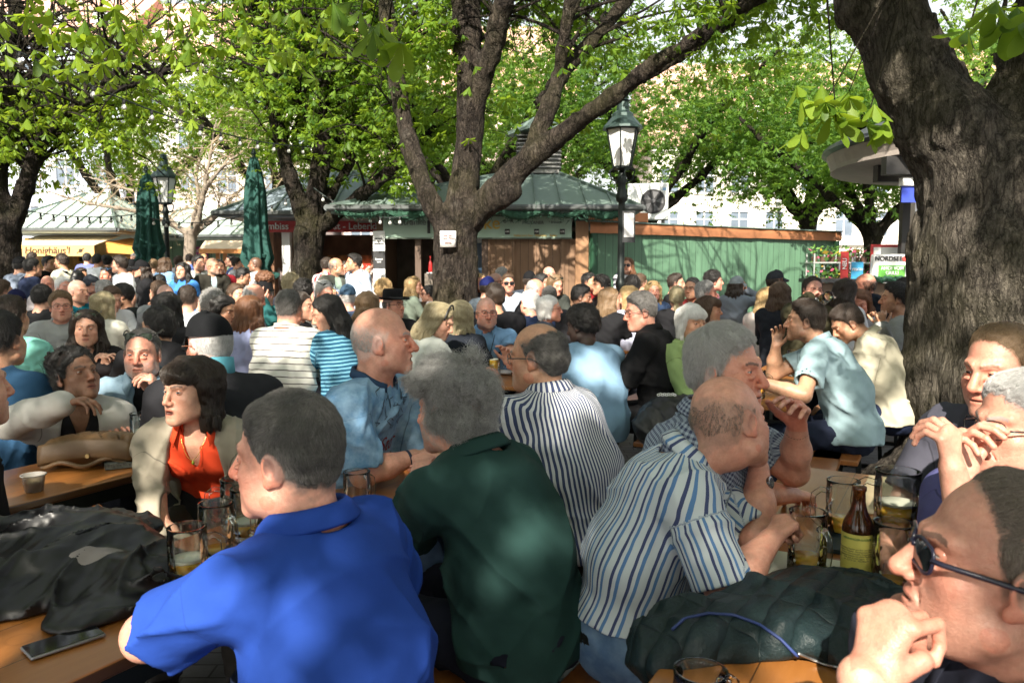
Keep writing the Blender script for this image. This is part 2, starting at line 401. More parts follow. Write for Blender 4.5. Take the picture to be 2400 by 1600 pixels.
def ik(S, W, l1, l2, hint):
    d = W - S; L = np.linalg.norm(d); L2 = min(L, (l1 + l2) * 0.985); u = d / max(L, 1e-6); W = S + u * L2
    a = (l1 * l1 - l2 * l2 + L2 * L2) / (2 * L2); h = math.sqrt(max(0, l1 * l1 - a * a))
    n = hint - u * (hint @ u); n = unit(n); return S + u * a + n * h, W
def rot(v, ax, deg):
    return np.array(Matrix.Rotation(R(deg), 3, Vector(ax)) @ Vector(v))
CURL = {'relax': (22, 28, 18), 'fist': (72, 92, 55), 'grip': (48, 62, 35), 'flat': (4, 6, 5), 'limp': (38, 30, 22), 'clasp': (58, 50, 28)}
def hand_prims(F, W, d, pn, right, curl='relax', s=1.0):
    """palm, four fingers of unequal length and a thumb from the side of the palm"""
    d = unit(d); pn = unit(pn - d * (pn @ d)); th = np.cross(d, pn) * (1 if right else -1)
    c = CURL[curl]; q = lambda a, b, e: W + s * (d * a + th * b + pn * e)
    F.cone(q(.01, 0, 0), q(.082, .002, .003), .024 * s, .026 * s, side=pn, flat=1.75, k=.012)
    F.cone(q(.02, .0, .004), q(.08, .022, .002), .015 * s, .0125 * s, k=.014); F.cone(q(.02, -.004, .004), q(.078, -.026, .002), .015 * s, .011 * s, k=.014)
    ax = np.cross(d, pn); L = [(.044, .026, .021), (.048, .030, .023), (.044, .028, .022), (.034, .021, .019)]
    for i in range(4):
        o = .031 - .0195 * i; dd = unit(d + th * (.10 - .065 * i)); p = q(.086 - .004 * abs(i - 1), o, .002)
        for j in range(3):
            dd = rot(dd, ax, c[j] * (1 + .07 * (i - 1.5))); e = p + dd * L[i][j] * s
            r0 = (.0091, .0081, .0073)[j] * s * (.9 if i == 3 else 1); F.cone(p, e, r0, r0 * .93, k=.0022 if j else .006); back = np.cross(ax, dd) * (1 if np.dot(np.cross(ax, dd), pn) < 0 else -1); F.marks.append((0, p + back * r0 * .8)); p = e
        F.marks.append((1, p - dd * .004 + back * .0075 * s))
    p = q(.022, .020, .008); dd = unit(d * .62 + th * .62 + pn * .34) if curl != 'fist' else unit(d * .72 + th * .34 + pn * .55); e = p + dd * .042 * s; F.cone(p, e, .0145 * s, .0115 * s, k=.012)
    dd = unit(dd + d * .45 + pn * (.35 if curl in ('grip', 'clasp') else .05)) if curl != 'fist' else unit(d * .45 - th * .55 + pn * .55); f = e + dd * .032 * s; F.cone(e, f, .011 * s, .0095 * s, k=.005)
    dd = unit(dd + d * .2); F.cone(f, f + dd * .022 * s, .0095 * s, .008 * s, k=.004)
HL_Y = np.array([-.2, -.10, -.05, -.02, .0, .012, .024, .036, .050, .066, .080, .1, .2])
def hairline(style):
    z = {'std': [-.075, -.075, -.060, -.035, -.018, -.022, .012, .036, .050, .066, .088, .2, .2],
         'recede': [-.075, -.075, -.06, -.035, -.018, -.022, .014, .044, .066, .092, .14, .2, .2],
         'high': [-.075, -.075, -.06, -.035, -.018, -.022, .030, .070, .100, .13, .2, .2, .2],
         'low': [-.085, -.085, -.07, -.055, -.035, -.03, -.015, .022, .042, .056, .074, .2, .2]}[style]
    return np.array(z)
def scalp(x, y, z, line, horseshoe=None):
    m = z - np.interp(y, HL_Y, line).astype(np.float32)
    m = np.minimum(m, 0.05)
    if horseshoe: m = np.minimum(m, (horseshoe - (z - 0.25 * (-y - .02))) * 1.0)      # bald top
    return m
def hair_field(st, s):
    """hair as a volume in head coordinates; returns field, fine step factor, flow"""
    kind = st['kind']; t = st.get('t', .010); line = hairline(st.get('line', 'std' if kind in ('short', 'comb', 'curly') else 'low')); hs = st.get('horseshoe'); side = st.get('side', .40 if kind in ('short', 'comb') else .85); vol = st.get('vol', 0)
    nz = noise3(st.get('seed', 1), .05 if kind == 'curly' else .075, 3); na = st.get('rough', .0025 if kind == 'short' else .004)
    A = pell((0, -.014, .034), (.0755, .098, .089))[0]; B_ = pell((0, -.04, -.015), (.064, .06, .065))[0]
    def base(x, y, z):
        m = scalp(x, y, z, line, hs) + 0 * x; m = m + .007 * min(1, t / .010) * hn(x, y, z); w_ = np.clip(m / .032, 0, 1) ** .65 if not hs else np.clip(m / .05, 0, 1); top = np.clip((z + .01) / .10, 0, 1)
        th = -.006 + (t * (side + (1 - side) * top) + .006) * w_ + vol * np.exp(-((y - .05) ** 2 / .0022 + (z - .105) ** 2 / .0016)) * w_
        return np.maximum(smin(A(x, y, z), B_(x, y, z), .03) - th, -m - .004).astype(np.float32)
    hn = noise3(st.get('seed', 1) + 3, .022, 3)
    F2 = Field(); F2.add((base, np.array([-.15, -.17, -.13]), np.array([.15, .16, .2])), 0)
    if kind in ('bob', 'long', 'pony', 'bun', 'medium'):
        w_ = st.get('w', .03)
        if kind in ('bob', 'medium', 'long'):
            zl = {'bob': -.115, 'medium': -.15, 'long': -.16}[kind] if 'len' not in st else -min(st['len'], .16)
            for sx in (-1, 1):
                F2.cone((sx * .070, -.005, .045), (sx * (.080 if kind != 'long' else .085), -.012, zl), w_, w_ * 1.05, k=.03)
                F2.cone((sx * .045, -.07, .05), (sx * .055, -.062, zl), .042, w_ * 1.1, k=.035)
            F2.cone((0, -.085, .05), (0, -.075, zl), .04, .04, k=.04)
            if kind == 'long':
                L = st.get('len', .34)
                F2.cone((0, -.085, -.10), (0, -.095, -L), .05, .03, side=(1, 0, 0), flat=.5, k=.05)
                for sx in (-1, 1):
                    if st.get('front'): F2.cone((sx * .085, .0, -.10), (sx * .095, .035, -L + .03), .034, .026, k=.03)
                    else: F2.cone((sx * .07, -.05, -.10), (sx * .085, -.07, -L + .02), .036, .026, k=.04)
        if kind == 'pony':
            F2.cone((0, -.115, .03), (0, -.15, -.02), .02, .03, k=.02); F2.cone((0, -.15, -.02), (.01, -.13, -st.get('len', .2)), .03, .012, k=.02)
        if kind == 'bun': F2.ell((0, -.11, .075), (.058, .055, .055), k=.015)
        F2.ell((0, .085, -.045), (.060, .075, .105), k=.015, sub=True)
        if st.get('fringe'):
            F2.ell((0, .056, .062), (.066, .050, .044), k=.02); F2.ell((0, .098, -.040), (.054, .05, .078), k=.006, sub=True)
    if kind == 'comb': F2.ell((0, -.072, -.012), (.070, .045, .055), k=.03)
    if st.get('capped'): F2.post.append(lambda Fv, x, y, z: np.maximum(Fv, (z + 0 * x + 0 * y - .03).astype(np.float32)))
    F2.post.append(lambda Fv, x, y, z: Fv - na * nz(x, y, z) - np.where(z < -.09, .012 * nz(x * 2.5, y * 2.5, 0 * z), 0))
    return F2
def tangent_flow(kind, P, N, rs, st):
    n = len(P); j = rs.normal(size=(n, 3))
    if kind in ('bob', 'long', 'medium'):
        v = np.tile((0, -.05, -1.0), (n, 1)); top = P[:, 2] > .09; v[top] = np.stack([np.sign(P[top, 0] + st.get('part', .015)) * 1.0, -.3 + 0 * P[top, 0], -.15 + 0 * P[top, 0]], 1)
        if st.get('fringe'): fr = (P[:, 1] > .03) & (P[:, 2] > .03); v[fr] = (0, .6, -.8)
        return v + j * .13
    if kind in ('pony', 'bun'): return np.array([0, -.12, .05]) - P + j * .02
    if kind == 'curly': return j * .9 + np.array([0, 0, -.3])
    if kind == 'comb': v = np.tile((0.25, -1.0, -.25), (n, 1)); v[P[:, 2] < .03] = (0, -.8, -.7); return v + j * .18
    c = np.array([.01, -.06, .125]); v = P - c; v = v / (np.linalg.norm(v, axis=1)[:, None] + 1e-6)
    f = (P[:, 1] > -.02) & (P[:, 2] > .05); v[f] += np.array(st.get('sweep', (.25, .5, 0)))
    low = P[:, 2] < .05; v[low] += np.array([0, -.45, -.5])
    return v + j * st.get('jit', .28)
def make_hair(name, st, Hp, HR, s, m, root, par_name='hair'):
    col = st['col']; h = float(np.clip(1.1 * m, .0035, .009))
    F = hair_field(st, s); lo, hi = np.array([-.16, -.21, -max(.2, st.get('len', .15) + .05)]), np.array([.16, .16, .2])
    v, q = contour(F, h, lo, hi)
    if len(q) == 0: return None
    thin = bool(st.get('horseshoe')) and st.get('t', .01) < .0055
    wv = Hp + (v * s) @ HR.T
    o = None
    if not thin: me = mesh_np('hair', wv, q); o = link('hair', me, mat_hair(col, 0), None, True); wparent(o, root)
    n = int(st.get('n', np.clip(13 / m, 400, 6500))); rs = np.random.default_rng(st.get('seed', 1) + 7)
    tri = v[q]; c = tri.mean(1); nr = np.cross(tri[:, 1] - tri[:, 0], tri[:, 3] - tri[:, 0]); ar = np.linalg.norm(nr, axis=1); nr = nr / (ar[:, None] + 1e-12)
    # outer faces only
    ok = ((c - np.array([0, -.01, .0])) * nr).sum(1) > 0; pr = ar * ok; pr /= pr.sum()
    f = rs.choice(len(q), n, p=pr); ab = rs.random((n, 2, 1)); P = (tri[f, 0] * (1 - ab[:, 0]) + tri[f, 1] * ab[:, 0]) * (1 - ab[:, 1]) + (tri[f, 3] * (1 - ab[:, 0]) + tri[f, 2] * ab[:, 0]) * ab[:, 1]
    bv = BVHTree.FromPolygons([tuple(a) for a in v], [tuple(a) for a in q])
    kind = st['kind']; K = 6; ln = st.get('sl', {'short': .020, 'curly': .045, 'comb': .06, 'bob': .07, 'medium': .08, 'long': .11, 'pony': .07, 'bun': .06}[kind])
    lift = st.get('lift', {'short': .22, 'curly': .45, 'comb': .10}.get(kind, .06)); LN = ln * rs.uniform(.6, 1.25, n); pts = np.zeros((n, K, 3)); pts[:, 0] = P - nr[f] * .003; cur = P.copy(); N = nr[f]
    wav = st.get('wave', .5 if kind == 'curly' else .08)
    d = None
    for k in range(1, K):
        fl = tangent_flow(kind, cur, N, rs, st); fl = fl - N * (fl * N).sum(1)[:, None]; fl /= np.linalg.norm(fl, axis=1)[:, None] + 1e-6
        d = fl if d is None else d * (.5 if kind != 'curly' else .75) + fl * (.5 if kind != 'curly' else .5)
        d = d / (np.linalg.norm(d, axis=1)[:, None] + 1e-6)
        nx = cur + d * (LN / (K - 1))[:, None]
        for i in range(n):
            a, b_, _, dist = bv.find_nearest(nx[i], .06)
            if a is not None: nx[i] = a; N[i] = b_
        cur = nx; pts[:, k] = cur + N * (.0015 + lift * LN * (k / (K - 1)) ** 1.3 * rs.uniform(.3, 1, n))[:, None] + rs.normal(size=(n, 3)) * wav * .006 * (k / K)
    W = Hp + (pts.reshape(-1, 3) * s) @ HR.T - np.array(root.location)
    hc = bpy.data.hair_curves.new('hair_strands'); hc.add_curves([K] * n)
    hc.attributes['position'].data.foreach_set('vector', W.astype(np.float32).ravel())
    rad = np.tile(np.linspace(1, .35, K), n) * float(st.get('r', np.clip(.15 * m, .00030, .0028)))
    ra = hc.attributes.get('radius') or hc.attributes.new('radius', 'FLOAT', 'POINT'); ra.data.foreach_set('value', rad.astype(np.float32))
    hc.materials.append(mat_hair(col, 1)); ho = bpy.data.objects.new('hair' if thin else 'hair_strands', hc); COL.objects.link(ho); ho.parent = root if thin else o
    if not thin: ho["kind"] = "stuff"; ho.location = tuple(np.array(root.location))
    return ho
SHOE = {}
def person(label, px, py, Y, yaw, byaw=None, pitch=0, roll=0, lean=None, stand=False, b=1.0, s=1.0, fem=False, skin='fair', hair=None, top=None, inner=None,
           bottom=(.02, .022, .03), arms=('table', 'table'), curl=('relax', 'relax'), beard=None, brow=None, mouth=0.0, eye=(0, 0), nose=1.0, seed=None, bench=.48, glasses=None, cap=None,
           palm=(None, None), group=None, hz=None, dx=0, legs=True, neck=1.0, redness=.5, tummy=0.0, lids=.17, age=None, nf=.035, zf=.078):
    if not fem and beard is None and hair and skin != 'dark': beard = (hair['col'] if hair['col'] not in ('white', 'ltgrey') else 'grey', .10)
    age = (0 if fem else 1.0) if age is None else age
    seed = seed if seed is not None else (abs(hash(label)) if False else sum(map(ord, label))) % 9973
    rs = np.random.default_rng(seed); m = Y / 768.0; byaw = yaw if byaw is None else byaw
    if fem: s *= .955
    Hp = at(px, py, Y); yr, pr = R(yaw), R(pitch); f0 = V(math.sin(yr), -math.cos(yr), 0); Hf = f0 * math.cos(pr) + V(0, 0, -math.sin(pr))
    Hr = np.cross(f0, (0, 0, 1)); Hu = np.cross(Hr, Hf)
    if roll: Hr, Hu = rot(Hr, Hf, roll), rot(Hu, Hf, roll)
    HR = np.array([Hr, Hf, Hu]).T; Hq = lambda x, y, z: Hp + s * (HR @ V(x, y, z))
    br = R(byaw); Bf = V(math.sin(br), -math.cos(br), 0); Br = np.cross(Bf, (0, 0, 1)); Z = V(0, 0, 1)
    piv = Hq(0, -.018, -.075); NB = piv + s * (-nf * Bf - zf * Z)
    if stand: lean = .0 if lean is None else lean; P = NB - Bf * lean + V(0, 0, -.52 * s)
    else:
        pz = bench + .10
        if lean is None: dz = NB[2] - pz; lean = float(np.clip(math.sqrt(max(0, (.49 * s) ** 2 - dz * dz)), .04, .30))
        P = NB - Bf * lean; P[2] = pz
    if dx: P = P + Br * dx
    sp = unit(NB - P); M = (NB * .45 + P * .55) - Bf * (.025 + .12 * max(0, lean - .1)); C1 = NB * .80 + P * .20 - Bf * .012
    sw = (.186 if not fem else .162) * s * (1 + .35 * (b - 1)); SL, SR = NB - Br * sw - Z * .058 * s + Bf * .012, NB + Br * sw - Z * .058 * s + Bf * .012
    root = empty('person', (P[0], P[1], 0), label=label, cat='person', group=group or ('people standing in the crowd' if stand else 'guests seated at the tables'))
    sk = np.array(SKIN[skin]); body = Field(); arm_info = []
    def torso(F, g):
        wf = .88 if fem else 1.0
        F.cone(C1, M, .108 * b * s + g, .112 * b * s * wf + g, side=Br, flat=.67, k=.03)
        F.cone(M, P + sp * .06, .112 * b * s * wf + g, .116 * b * s + g, side=Br, flat=.70, k=.05)
        F.cone(P - Br * .06, P + Br * .06, .112 * s * (.5 + .5 * b) + g, .112 * s * (.5 + .5 * b) + g, k=.05)
        F.cone(SL + Br * .03, SR - Br * .03, .050 * s + g, .050 * s + g, k=.05)
        for S_ in (SL, SR): F.cone(NB - Z * .012 * s, S_ - (S_ - NB) * .12 + Z * .004, .045 * s + g * .6, .042 * s + g, k=.05)
        if fem:
            for sx in (-1, 1): F.ell(C1 * .72 + M * .28 + Bf * .085 * s + Br * sx * .072 * s, (.066 * s + g * .5,) * 3, k=.05)
        if tummy: F.ell(M * .55 + P * .45 + Bf * (.045 + .4 * tummy), (.15 + tummy + g, .13 + tummy + g, .15 + g), np.array([Br, Bf, Z]).T, k=.08)
    torso(body, -.006)
    nr_ = (.056 if not fem else .046) * s * neck
    body.cone(NB - Z * .03, piv + Hu * .03, nr_ * 1.10, nr_ * .98, k=.03)
    body.cone(piv + Hu * .0 + Hf * .012, Hq(0, .03, -.06), nr_ * .9, .045 * s, k=.03)
    # head
    e = lambda c, r, k=.015, sub=False: body.ell(Hq(*c), np.array(r) * s, HR, k=k * s, sub=sub)
    cn = lambda a, c, ra, rb, k=.015, side=None, flat=1, sub=False: body.cone(Hq(*a), Hq(*c), ra * s, rb * s, k=k * s, side=None if side is None else HR @ V(*side), flat=flat, sub=sub)
    jw = 1.0 if not fem else .9; jw *= 1 + (b - 1) * .35
    e((0, -.014, .034), (.0755, .098, .089)); e((0, -.04, -.015), (.064, .06, .065), .03)
    e((0, .028, -.028), (.062 * (1 + (jw - 1) * .5), .064, .082), .025)
    for sx in (-1, 1):
        cn((sx * .050 * jw, .012, -.072), (sx * .012, .076, -.098), .026 * jw, .020, .022)
        e((sx * .043, .054, -.024), (.024, .024, .020), .02); cn((sx * .012, .087, .024), (sx * .042, .068, .027), .0125, .0105, .012)
    e((0, .078, -.101), (.022 * jw, .018, .016), .018)
    if b > 1.12: e((0, .04, -.10), (.05, .045, .028), .03)
    for sx in (-1, 1): e((sx * .032, .100, .005), (.0165, .0165, .0105), .012, True)
    nz = .012 * (nose - 1)
    cn((0, .088, .016), (0, .114 + nz, -.030), .0088, .0122 * nose, .010)
    for sx in (-1, 1): e((sx * .0125 * nose, .101, -.035), (.0092, .011, .0085), .006)
    e((0, .070, -.066), (.034, .030, .030), .02)
    for sx in (-1, 1): e((sx * .038 * jw, .046, -.056), (.026, .027, .032), .025)
    mo = mouth
    e((0, .0935, -.0605 + mo * .006), (.023, .0095, .0058), .005); e((0, .0915, -.0735 - mo * .014), (.0195, .0105, .0072), .005)
    e((0, .106, -.067 - mo * .004), (.021 - mo * .004, .016, .0016 + mo * .0095), .003, True)
    for sx in (-1, 1):
        e((sx * .0075, .105, -.0445), (.0042, .006, .0038), .003, True)
        ER = HR @ np.array(Matrix.Rotation(R(-14 * sx), 3, 'Z') @ Matrix.Rotation(R(-10), 3, 'X'))
        body.ell(Hq(sx * .078, -.010, -.008), np.array((.0085, .021, .034)) * s, ER, k=.008 * s)
        body.ell(Hq(sx * .087, -.006, -.004), np.array((.0075, .011, .019)) * s, ER, k=.005 * s, sub=True)
        body.ell(Hq(sx * .078, .002, -.034), np.array((.007, .010, .011)) * s, HR, k=.006 * s)
    if age > 0 and m < .006:
        for sx in (-1, 1):
            cn((sx * .016, .101, -.036), (sx * .029, .086, -.066), .0016 * age, .0012, .006, sub=True); cn((sx * .020, .090, -.010), (sx * .043, .076, -.013), .0012, .001 * age, .005, sub=True); cn((sx * .052, .064, .004), (sx * .060, .05, -.002), .001, .001, .003, sub=True); e((sx * .030, .088, -.010), (.013, .007, .0055), .008)
            for zz in (.046, .058, .069): cn((0, .0915 - .25 * (zz - .046), zz), (sx * .030, .0815 - .25 * (zz - .046), zz + .002), .0011 * age, .0007, .004, sub=True)
            cn((sx * .006, .094, .022), (sx * .007, .093, .034), .001, .001, .003, sub=True); cn((sx * .030, .075, -.085), (sx * .034, .06, -.098), .0012 * age, .001, .005, sub=True)
    # arms
    aw = (.052 if not fem else .042) * s * (.6 + .4 * b); hand_boxes = []; l1, l2 = .30 * s, .265 * s
    for side, S_, spec, cu, pl in ((-1, SL, arms[0], curl[0], palm[0]), (1, SR, arms[1], curl[1], palm[1])):
        E = None; hint = Br * side * .6 - Z * .75 - Bf * .45
        if spec == 'none': continue
        if isinstance(spec, str):
            W = {'table': S_ + Bf * .36 - Br * side * .10, 'down': S_ + V(0, 0, -.54) + Bf * .06 + Br * side * .05, 'chin': Hq(side * .03, .125, -.205), 'hold': S_ + Bf * .30 - Z * .20 - Br * side * .08,
                 'mouth': Hq(side * .03, .16, -.06), 'phone': S_ + Bf * .26 - Z * .16 - Br * side * .12, 'lap': S_ + Bf * .25 - Z * .42 - Br * side * .07, 'drink': Hq(side * .09, .16, -.05)}[spec].copy()
            if spec == 'table': W[2] = .805 if not stand else W[2] - .25
        else:
            W = at(*spec[0]) if not isinstance(spec[0], np.ndarray) else spec[0]
            if len(spec) > 1 and spec[1] is not None: E = np.array(spec[1], float)
            if len(spec) > 2: hint = np.array(spec[2], float)
        if E is not None:
            E = S_ + unit(E - S_) * min(np.linalg.norm(E - S_), l1 * 1.12); W = E + unit(W - E) * min(np.linalg.norm(W - E), l2 * 1.12)
        else: E, W = ik(S_, W, l1, l2, np.asarray(hint, float))
        fd = unit(W - E); AF = Field(); AF.cone(S_, E, aw, aw * .80, k=.03); AF.cone(E + fd * .0, E + fd * .09, aw * .80, aw * .82, k=.02); AF.cone(E + fd * .09, W + fd * .01, aw * .82, aw * .52, k=.02)
        pn = np.array(pl, float) if pl is not None else (-Z if abs(fd[2]) < .75 else -Br * side)
        hd = fd
        if isinstance(spec, str) and spec in ('chin', 'mouth'): pn = -Hf; hd = unit(fd + .2 * Z)
        if not isinstance(spec, str) and len(spec) > 3: hd = unit(np.array(spec[3], float))
        AF.marks = []; body.subs.append(AF); hand_prims(AF, W, hd, pn, side > 0, cu, s * (.92 if fem else 1.0)); arm_info.append((side, S_, E, W, fd))
        c = W + hd * .085; hand_boxes.append((np.minimum(c, W) - .11, np.maximum(c, W) + .11))
    hres = float(np.clip(.95 * m, .0022, .008)); ares = float(np.clip(.9 * m, .0020, .0055)); bres = float(np.clip(2.6 * m, .008, .022))
    hlo, hhi = Hp - .185 * s, Hp + .175 * s
    v, q = contour(body, bres, fine=[(hlo, hhi, hres)] + [(a, c, ares) for a, c in hand_boxes])
    me = mesh_np('body', v, q)
    # colour of the skin, point by point
    L = (v - Hp) @ HR / s; x, y, z = L[:, 0], L[:, 1], L[:, 2]; ax = np.abs(x); cl = np.tile(sk, (len(v), 1))
    inh = (np.abs(L) < .18).all(1)
    def mixc(wt, c): 
        nonlocal cl
        wt = np.clip(wt, 0, 1)[:, None]; cl = cl * (1 - wt) + np.array(c) * wt
    G = lambda cx, cy, cz, sg: np.exp(-((x - cx) ** 2 + (y - cy) ** 2 + (z - cz) ** 2) / (2 * sg * sg))
    nzz = noise3(seed, .03, 3)(v[:, 0], v[:, 1], v[:, 2]); cl *= (1 + .07 * nzz)[:, None]
    flush = sk * (1.02, .62, .55)
    mixc(redness * inh * (.9 * G(0, .115, -.034, .022) + .6 * (G(.045, .07, -.03, .026) + G(-.045, .07, -.03, .026)) + .7 * (ax > .076) * (z < .03) + .30 / (1 + np.exp((z + .115) * 160)) + .25 * G(0, .09, .06, .05)), flush)
    HCo = HAIRC[hair['col']] if hair else HAIRC[beard[0] if beard else 'dkgrey']; bc = np.array(HAIRC[brow][0] if brow else HCo[0])
    lipw = inh * (y > .07) * np.clip(1.6 - ((x / .024) ** 2 + ((z + .067 + mo * .004) / (.0135 + mo * .01)) ** 2) * 1.4, 0, 1); mixc(lipw * (.75 if fem else .45), sk * ((.92, .42, .42) if fem else (.92, .55, .5)))
    mixc(lipw * (np.abs(z + .067 + mo * .004) < .0022 + mo * .008) * (ax < .022) * .85, (.035, .012, .01))
    az = z - (.0240 + .006 * np.clip(1 - np.abs(ax - .034) / .02, 0, 1)); mixc(inh * (y > .055) * (np.abs(az) < .0042) * (ax > .011) * (ax < .048) * (.75 if not fem else .7), bc * .9)
    mixc(inh * (y > .06) * .12 * np.exp(-((ax - .032) ** 2 / .0002 + (z - .004) ** 2 / .00025)), sk * (.72, .5, .48))
    if beard:
        bw = inh * np.clip((-.018 - z - .5 * np.clip(.045 - ax, 0, 1)) * 60, 0, 1) * np.clip((y - .0 + .4 * (-.05 - z)) * 50, 0, 1) * (lipw < .3) * (z > -.135); bw = np.maximum(bw, inh * (np.abs(z + .05) < .006) * (ax < .03) * (y > .075))
        mixc(bw * beard[1] * (.75 + .35 * nzz), np.array(HAIRC[beard[0]][0]) * .6 + np.array(HAIRC[beard[0]][1]) * .4)
    if hair:
        sc = scalp(x, y, z, hairline(hair.get('line', 'std')), hair.get('horseshoe')); sc = sc + .006 * noise3(seed + 2, .03, 3)(x, y, z); mixc(inh * np.clip(sc * 45 + .3, 0, 1) * (ax < .085) * ((.70 if not hair.get('horseshoe') or hair.get('t', .01) > .004 else .45) if hair['kind'] != 'shaved' else hair.get('w', .45)), (np.array(HCo[0]) + HCo[1]) / 2)
    if m < .0045:
        for AF in body.subs:
            for kind_, q_ in AF.marks:
                d2 = ((v - q_) ** 2).sum(1); near = d2 < .0009
                if near.any(): mixc(np.where(near, np.exp(-d2 / (2 * (.0055 if kind_ == 0 else .0042) ** 2)) * (.55 if kind_ == 0 else .8), 0), flush * (.92, .95, .95) if kind_ == 0 else np.minimum(sk * (1.25, 1.35, 1.4), .8))
    attr(me, 'col', cl); o = link('body', me, mat_skin(), None, True); wparent(o, root)
    # eyes
    if abs(((yaw + 180) % 360) - 180) < 135 and Y < 9.5:
        for sx in (-1, 1):
            if abs(((yaw + 180) % 360) - 180) > 75 and sx * yaw > 0 and abs(yaw) > 100: pass
            D = BALLV; gx, gz = math.sin(R(eye[0])), math.sin(R(eye[1])); gd = unit(V(gx, 1, gz)); el = np.arcsin(np.clip(D[:, 2], -1, 1)); azm = np.arctan2(D[:, 0], D[:, 1])
            an = np.arccos(np.clip(D @ gd, -1, 1)); c = np.tile(sk * (.97, .80, .76), (len(D), 1)); lim = lids * np.sqrt(np.clip(1 - (azm / 1.05) ** 2, 0, 1)); op = (el < lim) & (el > -lim * .95) & (D[:, 1] > 0)
            c[op] = (.62, .58, .55); ic = (.05, .035, .025) if skin in ('tan', 'brown', 'dark') or rs.random() < .4 else (.10, .14, .16)
            c[op & (an < .5)] = ic; c[op & (an < .24)] = (.006, .006, .006); c[(el >= lim) & (el < lim + .14) & (D[:, 1] > .3) & (np.abs(azm) < 1.1)] = (.03, .018, .014); c[(el <= -lim * .95) & (el > -lim * .95 - .07) & (D[:, 1] > .3) & (np.abs(azm) < 1.0)] = sk * (.55, .38, .34)
            em = mesh_np('eye', Hq(sx * .0315, .0745, .005) + (D * .0128 * s) @ HR.T, BALLF); attr(em, 'col', c)
            wparent(link('eye', em, mat_eye(), None, True), root)
    # clothes
    def uvs(vv):
        d = vv - P; t_ = d @ sp; loc = d - np.outer(t_, sp); ang = np.arctan2(loc @ Br, -(loc @ Bf)); u = ang * .165; w_ = t_.copy(); td = np.sqrt((loc @ Br * .62) ** 2 + (loc @ Bf) ** 2) - .12 * b; seam = np.full(len(vv), .1)
        for side, S_, E, W, fd in arm_info:
            for A, B_, off in ((S_, E, 0.0), (E, W, l1)):
                ba = B_ - A; tt = np.clip(((vv - A) @ ba) / (ba @ ba), 0, 1); pd = vv - A - np.outer(tt, ba); dd = np.linalg.norm(pd, axis=1) - .058
                un = unit(ba); rx = unit(np.cross(un, Bf + .3 * Z)); ry = np.cross(un, rx); use = (dd < td) & ((vv - SL) @ sp < .09)
                if off == 0: use &= (tt > .16); sg = np.where((vv - SL) @ sp < .09, np.maximum(dd - td, .16 - tt), .1); seam = np.where(np.abs(sg) < np.abs(seam), sg, seam)
                a2 = np.arctan2(pd @ rx, pd @ ry); u = np.where(use, a2 * .068 + 1.0, u); w_ = np.where(use, .9 - off - tt * np.linalg.norm(ba), w_); td = np.where(use, dd, td)
        return np.stack([u, w_, seam], 1)
    def garment(name, spec, g, extra=None, cut_front=0.0):
        F = Field(); torso(F, g); F.cone(P - Br * .06 - Z * .03, P + Br * .06 - Z * .03, .112 * s * (.5 + .5 * b) + g + .014, .112 * s * (.5 + .5 * b) + g + .014, k=.06); sl = spec.get('sleeve', 'short')
        if sl != 'none':
            for side, S_, E, W, fd in arm_info:
                ue = unit(E - S_); tt = spec.get('sl_t', .68 if sl == 'short' else 1.0)
                if sl == 'short':
                    c = S_ + (E - S_) * tt
                    fr, lo, hi = pcone(S_, c + ue * .06, aw + g + .002, aw + g + .010); cc, un = c.astype(np.float32), ue.astype(np.float32)
                    F.add((lambda x, y, z, fr=fr, cc=cc, un=un: np.maximum(fr(x, y, z), (x - cc[0]) * un[0] + (y - cc[1]) * un[1] + (z - cc[2]) * un[2]), lo, hi), .035)
                    F.cone(c - ue * .035, c + ue * .06, aw * .9 + .008, aw * .9 + .012, k=.004, sub=True)
                else:
                    roll_ = spec.get('roll', 1.0); We = E + (W - E) * roll_; F.cone(S_, E, aw + g + .008, aw * .84 + g + .006, k=.04); F.cone(E, We - fd * .01, aw * .84 + g + .007, aw * .62 + g + .006, k=.025)
        nk = nr_ * 1.0 + spec.get('neck', .010); F.cone(NB + Z * .012 - Bf * .0, piv + Hu * .06, nk, nk * 1.05, k=.012, sub=True)
        if spec.get('vneck'): F.cone(NB + Bf * (.09) + Z * .03, C1 * (1 - spec['vneck']) + M * spec['vneck'] + Bf * .125 * b, .05, .012, side=Bf, flat=.45, k=.01, sub=True)
        if cut_front: F.cone(NB + Bf * .10 + Z * .05, C1 + Bf * .17 * b, cut_front * .8, cut_front, side=Bf, flat=.35, k=.012, sub=True); F.cone(C1 + Bf * .17 * b, P + Bf * .22 * b, cut_front, cut_front * 1.5, side=Bf, flat=.35, k=.012, sub=True)
        if spec.get('hood'): F.ell(NB - Bf * .085 + Z * .01, (.11, .06, .075), np.array([Br, Bf, Z]).T, k=.03)
        if spec.get('stand'): pass
        hem = P[2] - spec.get('hem', .045)
        F.post.append(lambda Fv, x, y, z: np.maximum(Fv, (hem - z + 0 * x + 0 * y).astype(np.float32)))
        fo = folds(seed + 3, spec.get('fold', .0075), spec.get('wl', .16)); lo_ = noise3(seed + 9, .22, 2); F.post.append(lambda Fv, x, y, z: Fv - fo(x, y, z) + .002 * lo_(x, y, z))
        vv, qq = contour(F, float(np.clip(1.9 * m, .0055, .018)))
        gm = mesh_np(name, vv, qq); attr(gm, 'suv', uvs(vv), 'FLOAT_VECTOR')
        go = link(name, gm, mat_cloth(spec['col'], spec.get('pat'), gloss=spec.get('gloss', False)), None, True); wparent(go, root); return go
    gname = top.get('name', 'shirt')
    gobj = None
    if inner: garment(inner.get('name', 'undershirt'), inner, .008)
    gobj = garment(gname, top, top.get('g', .014 if not inner else .024), cut_front=top.get('open', 0.0))
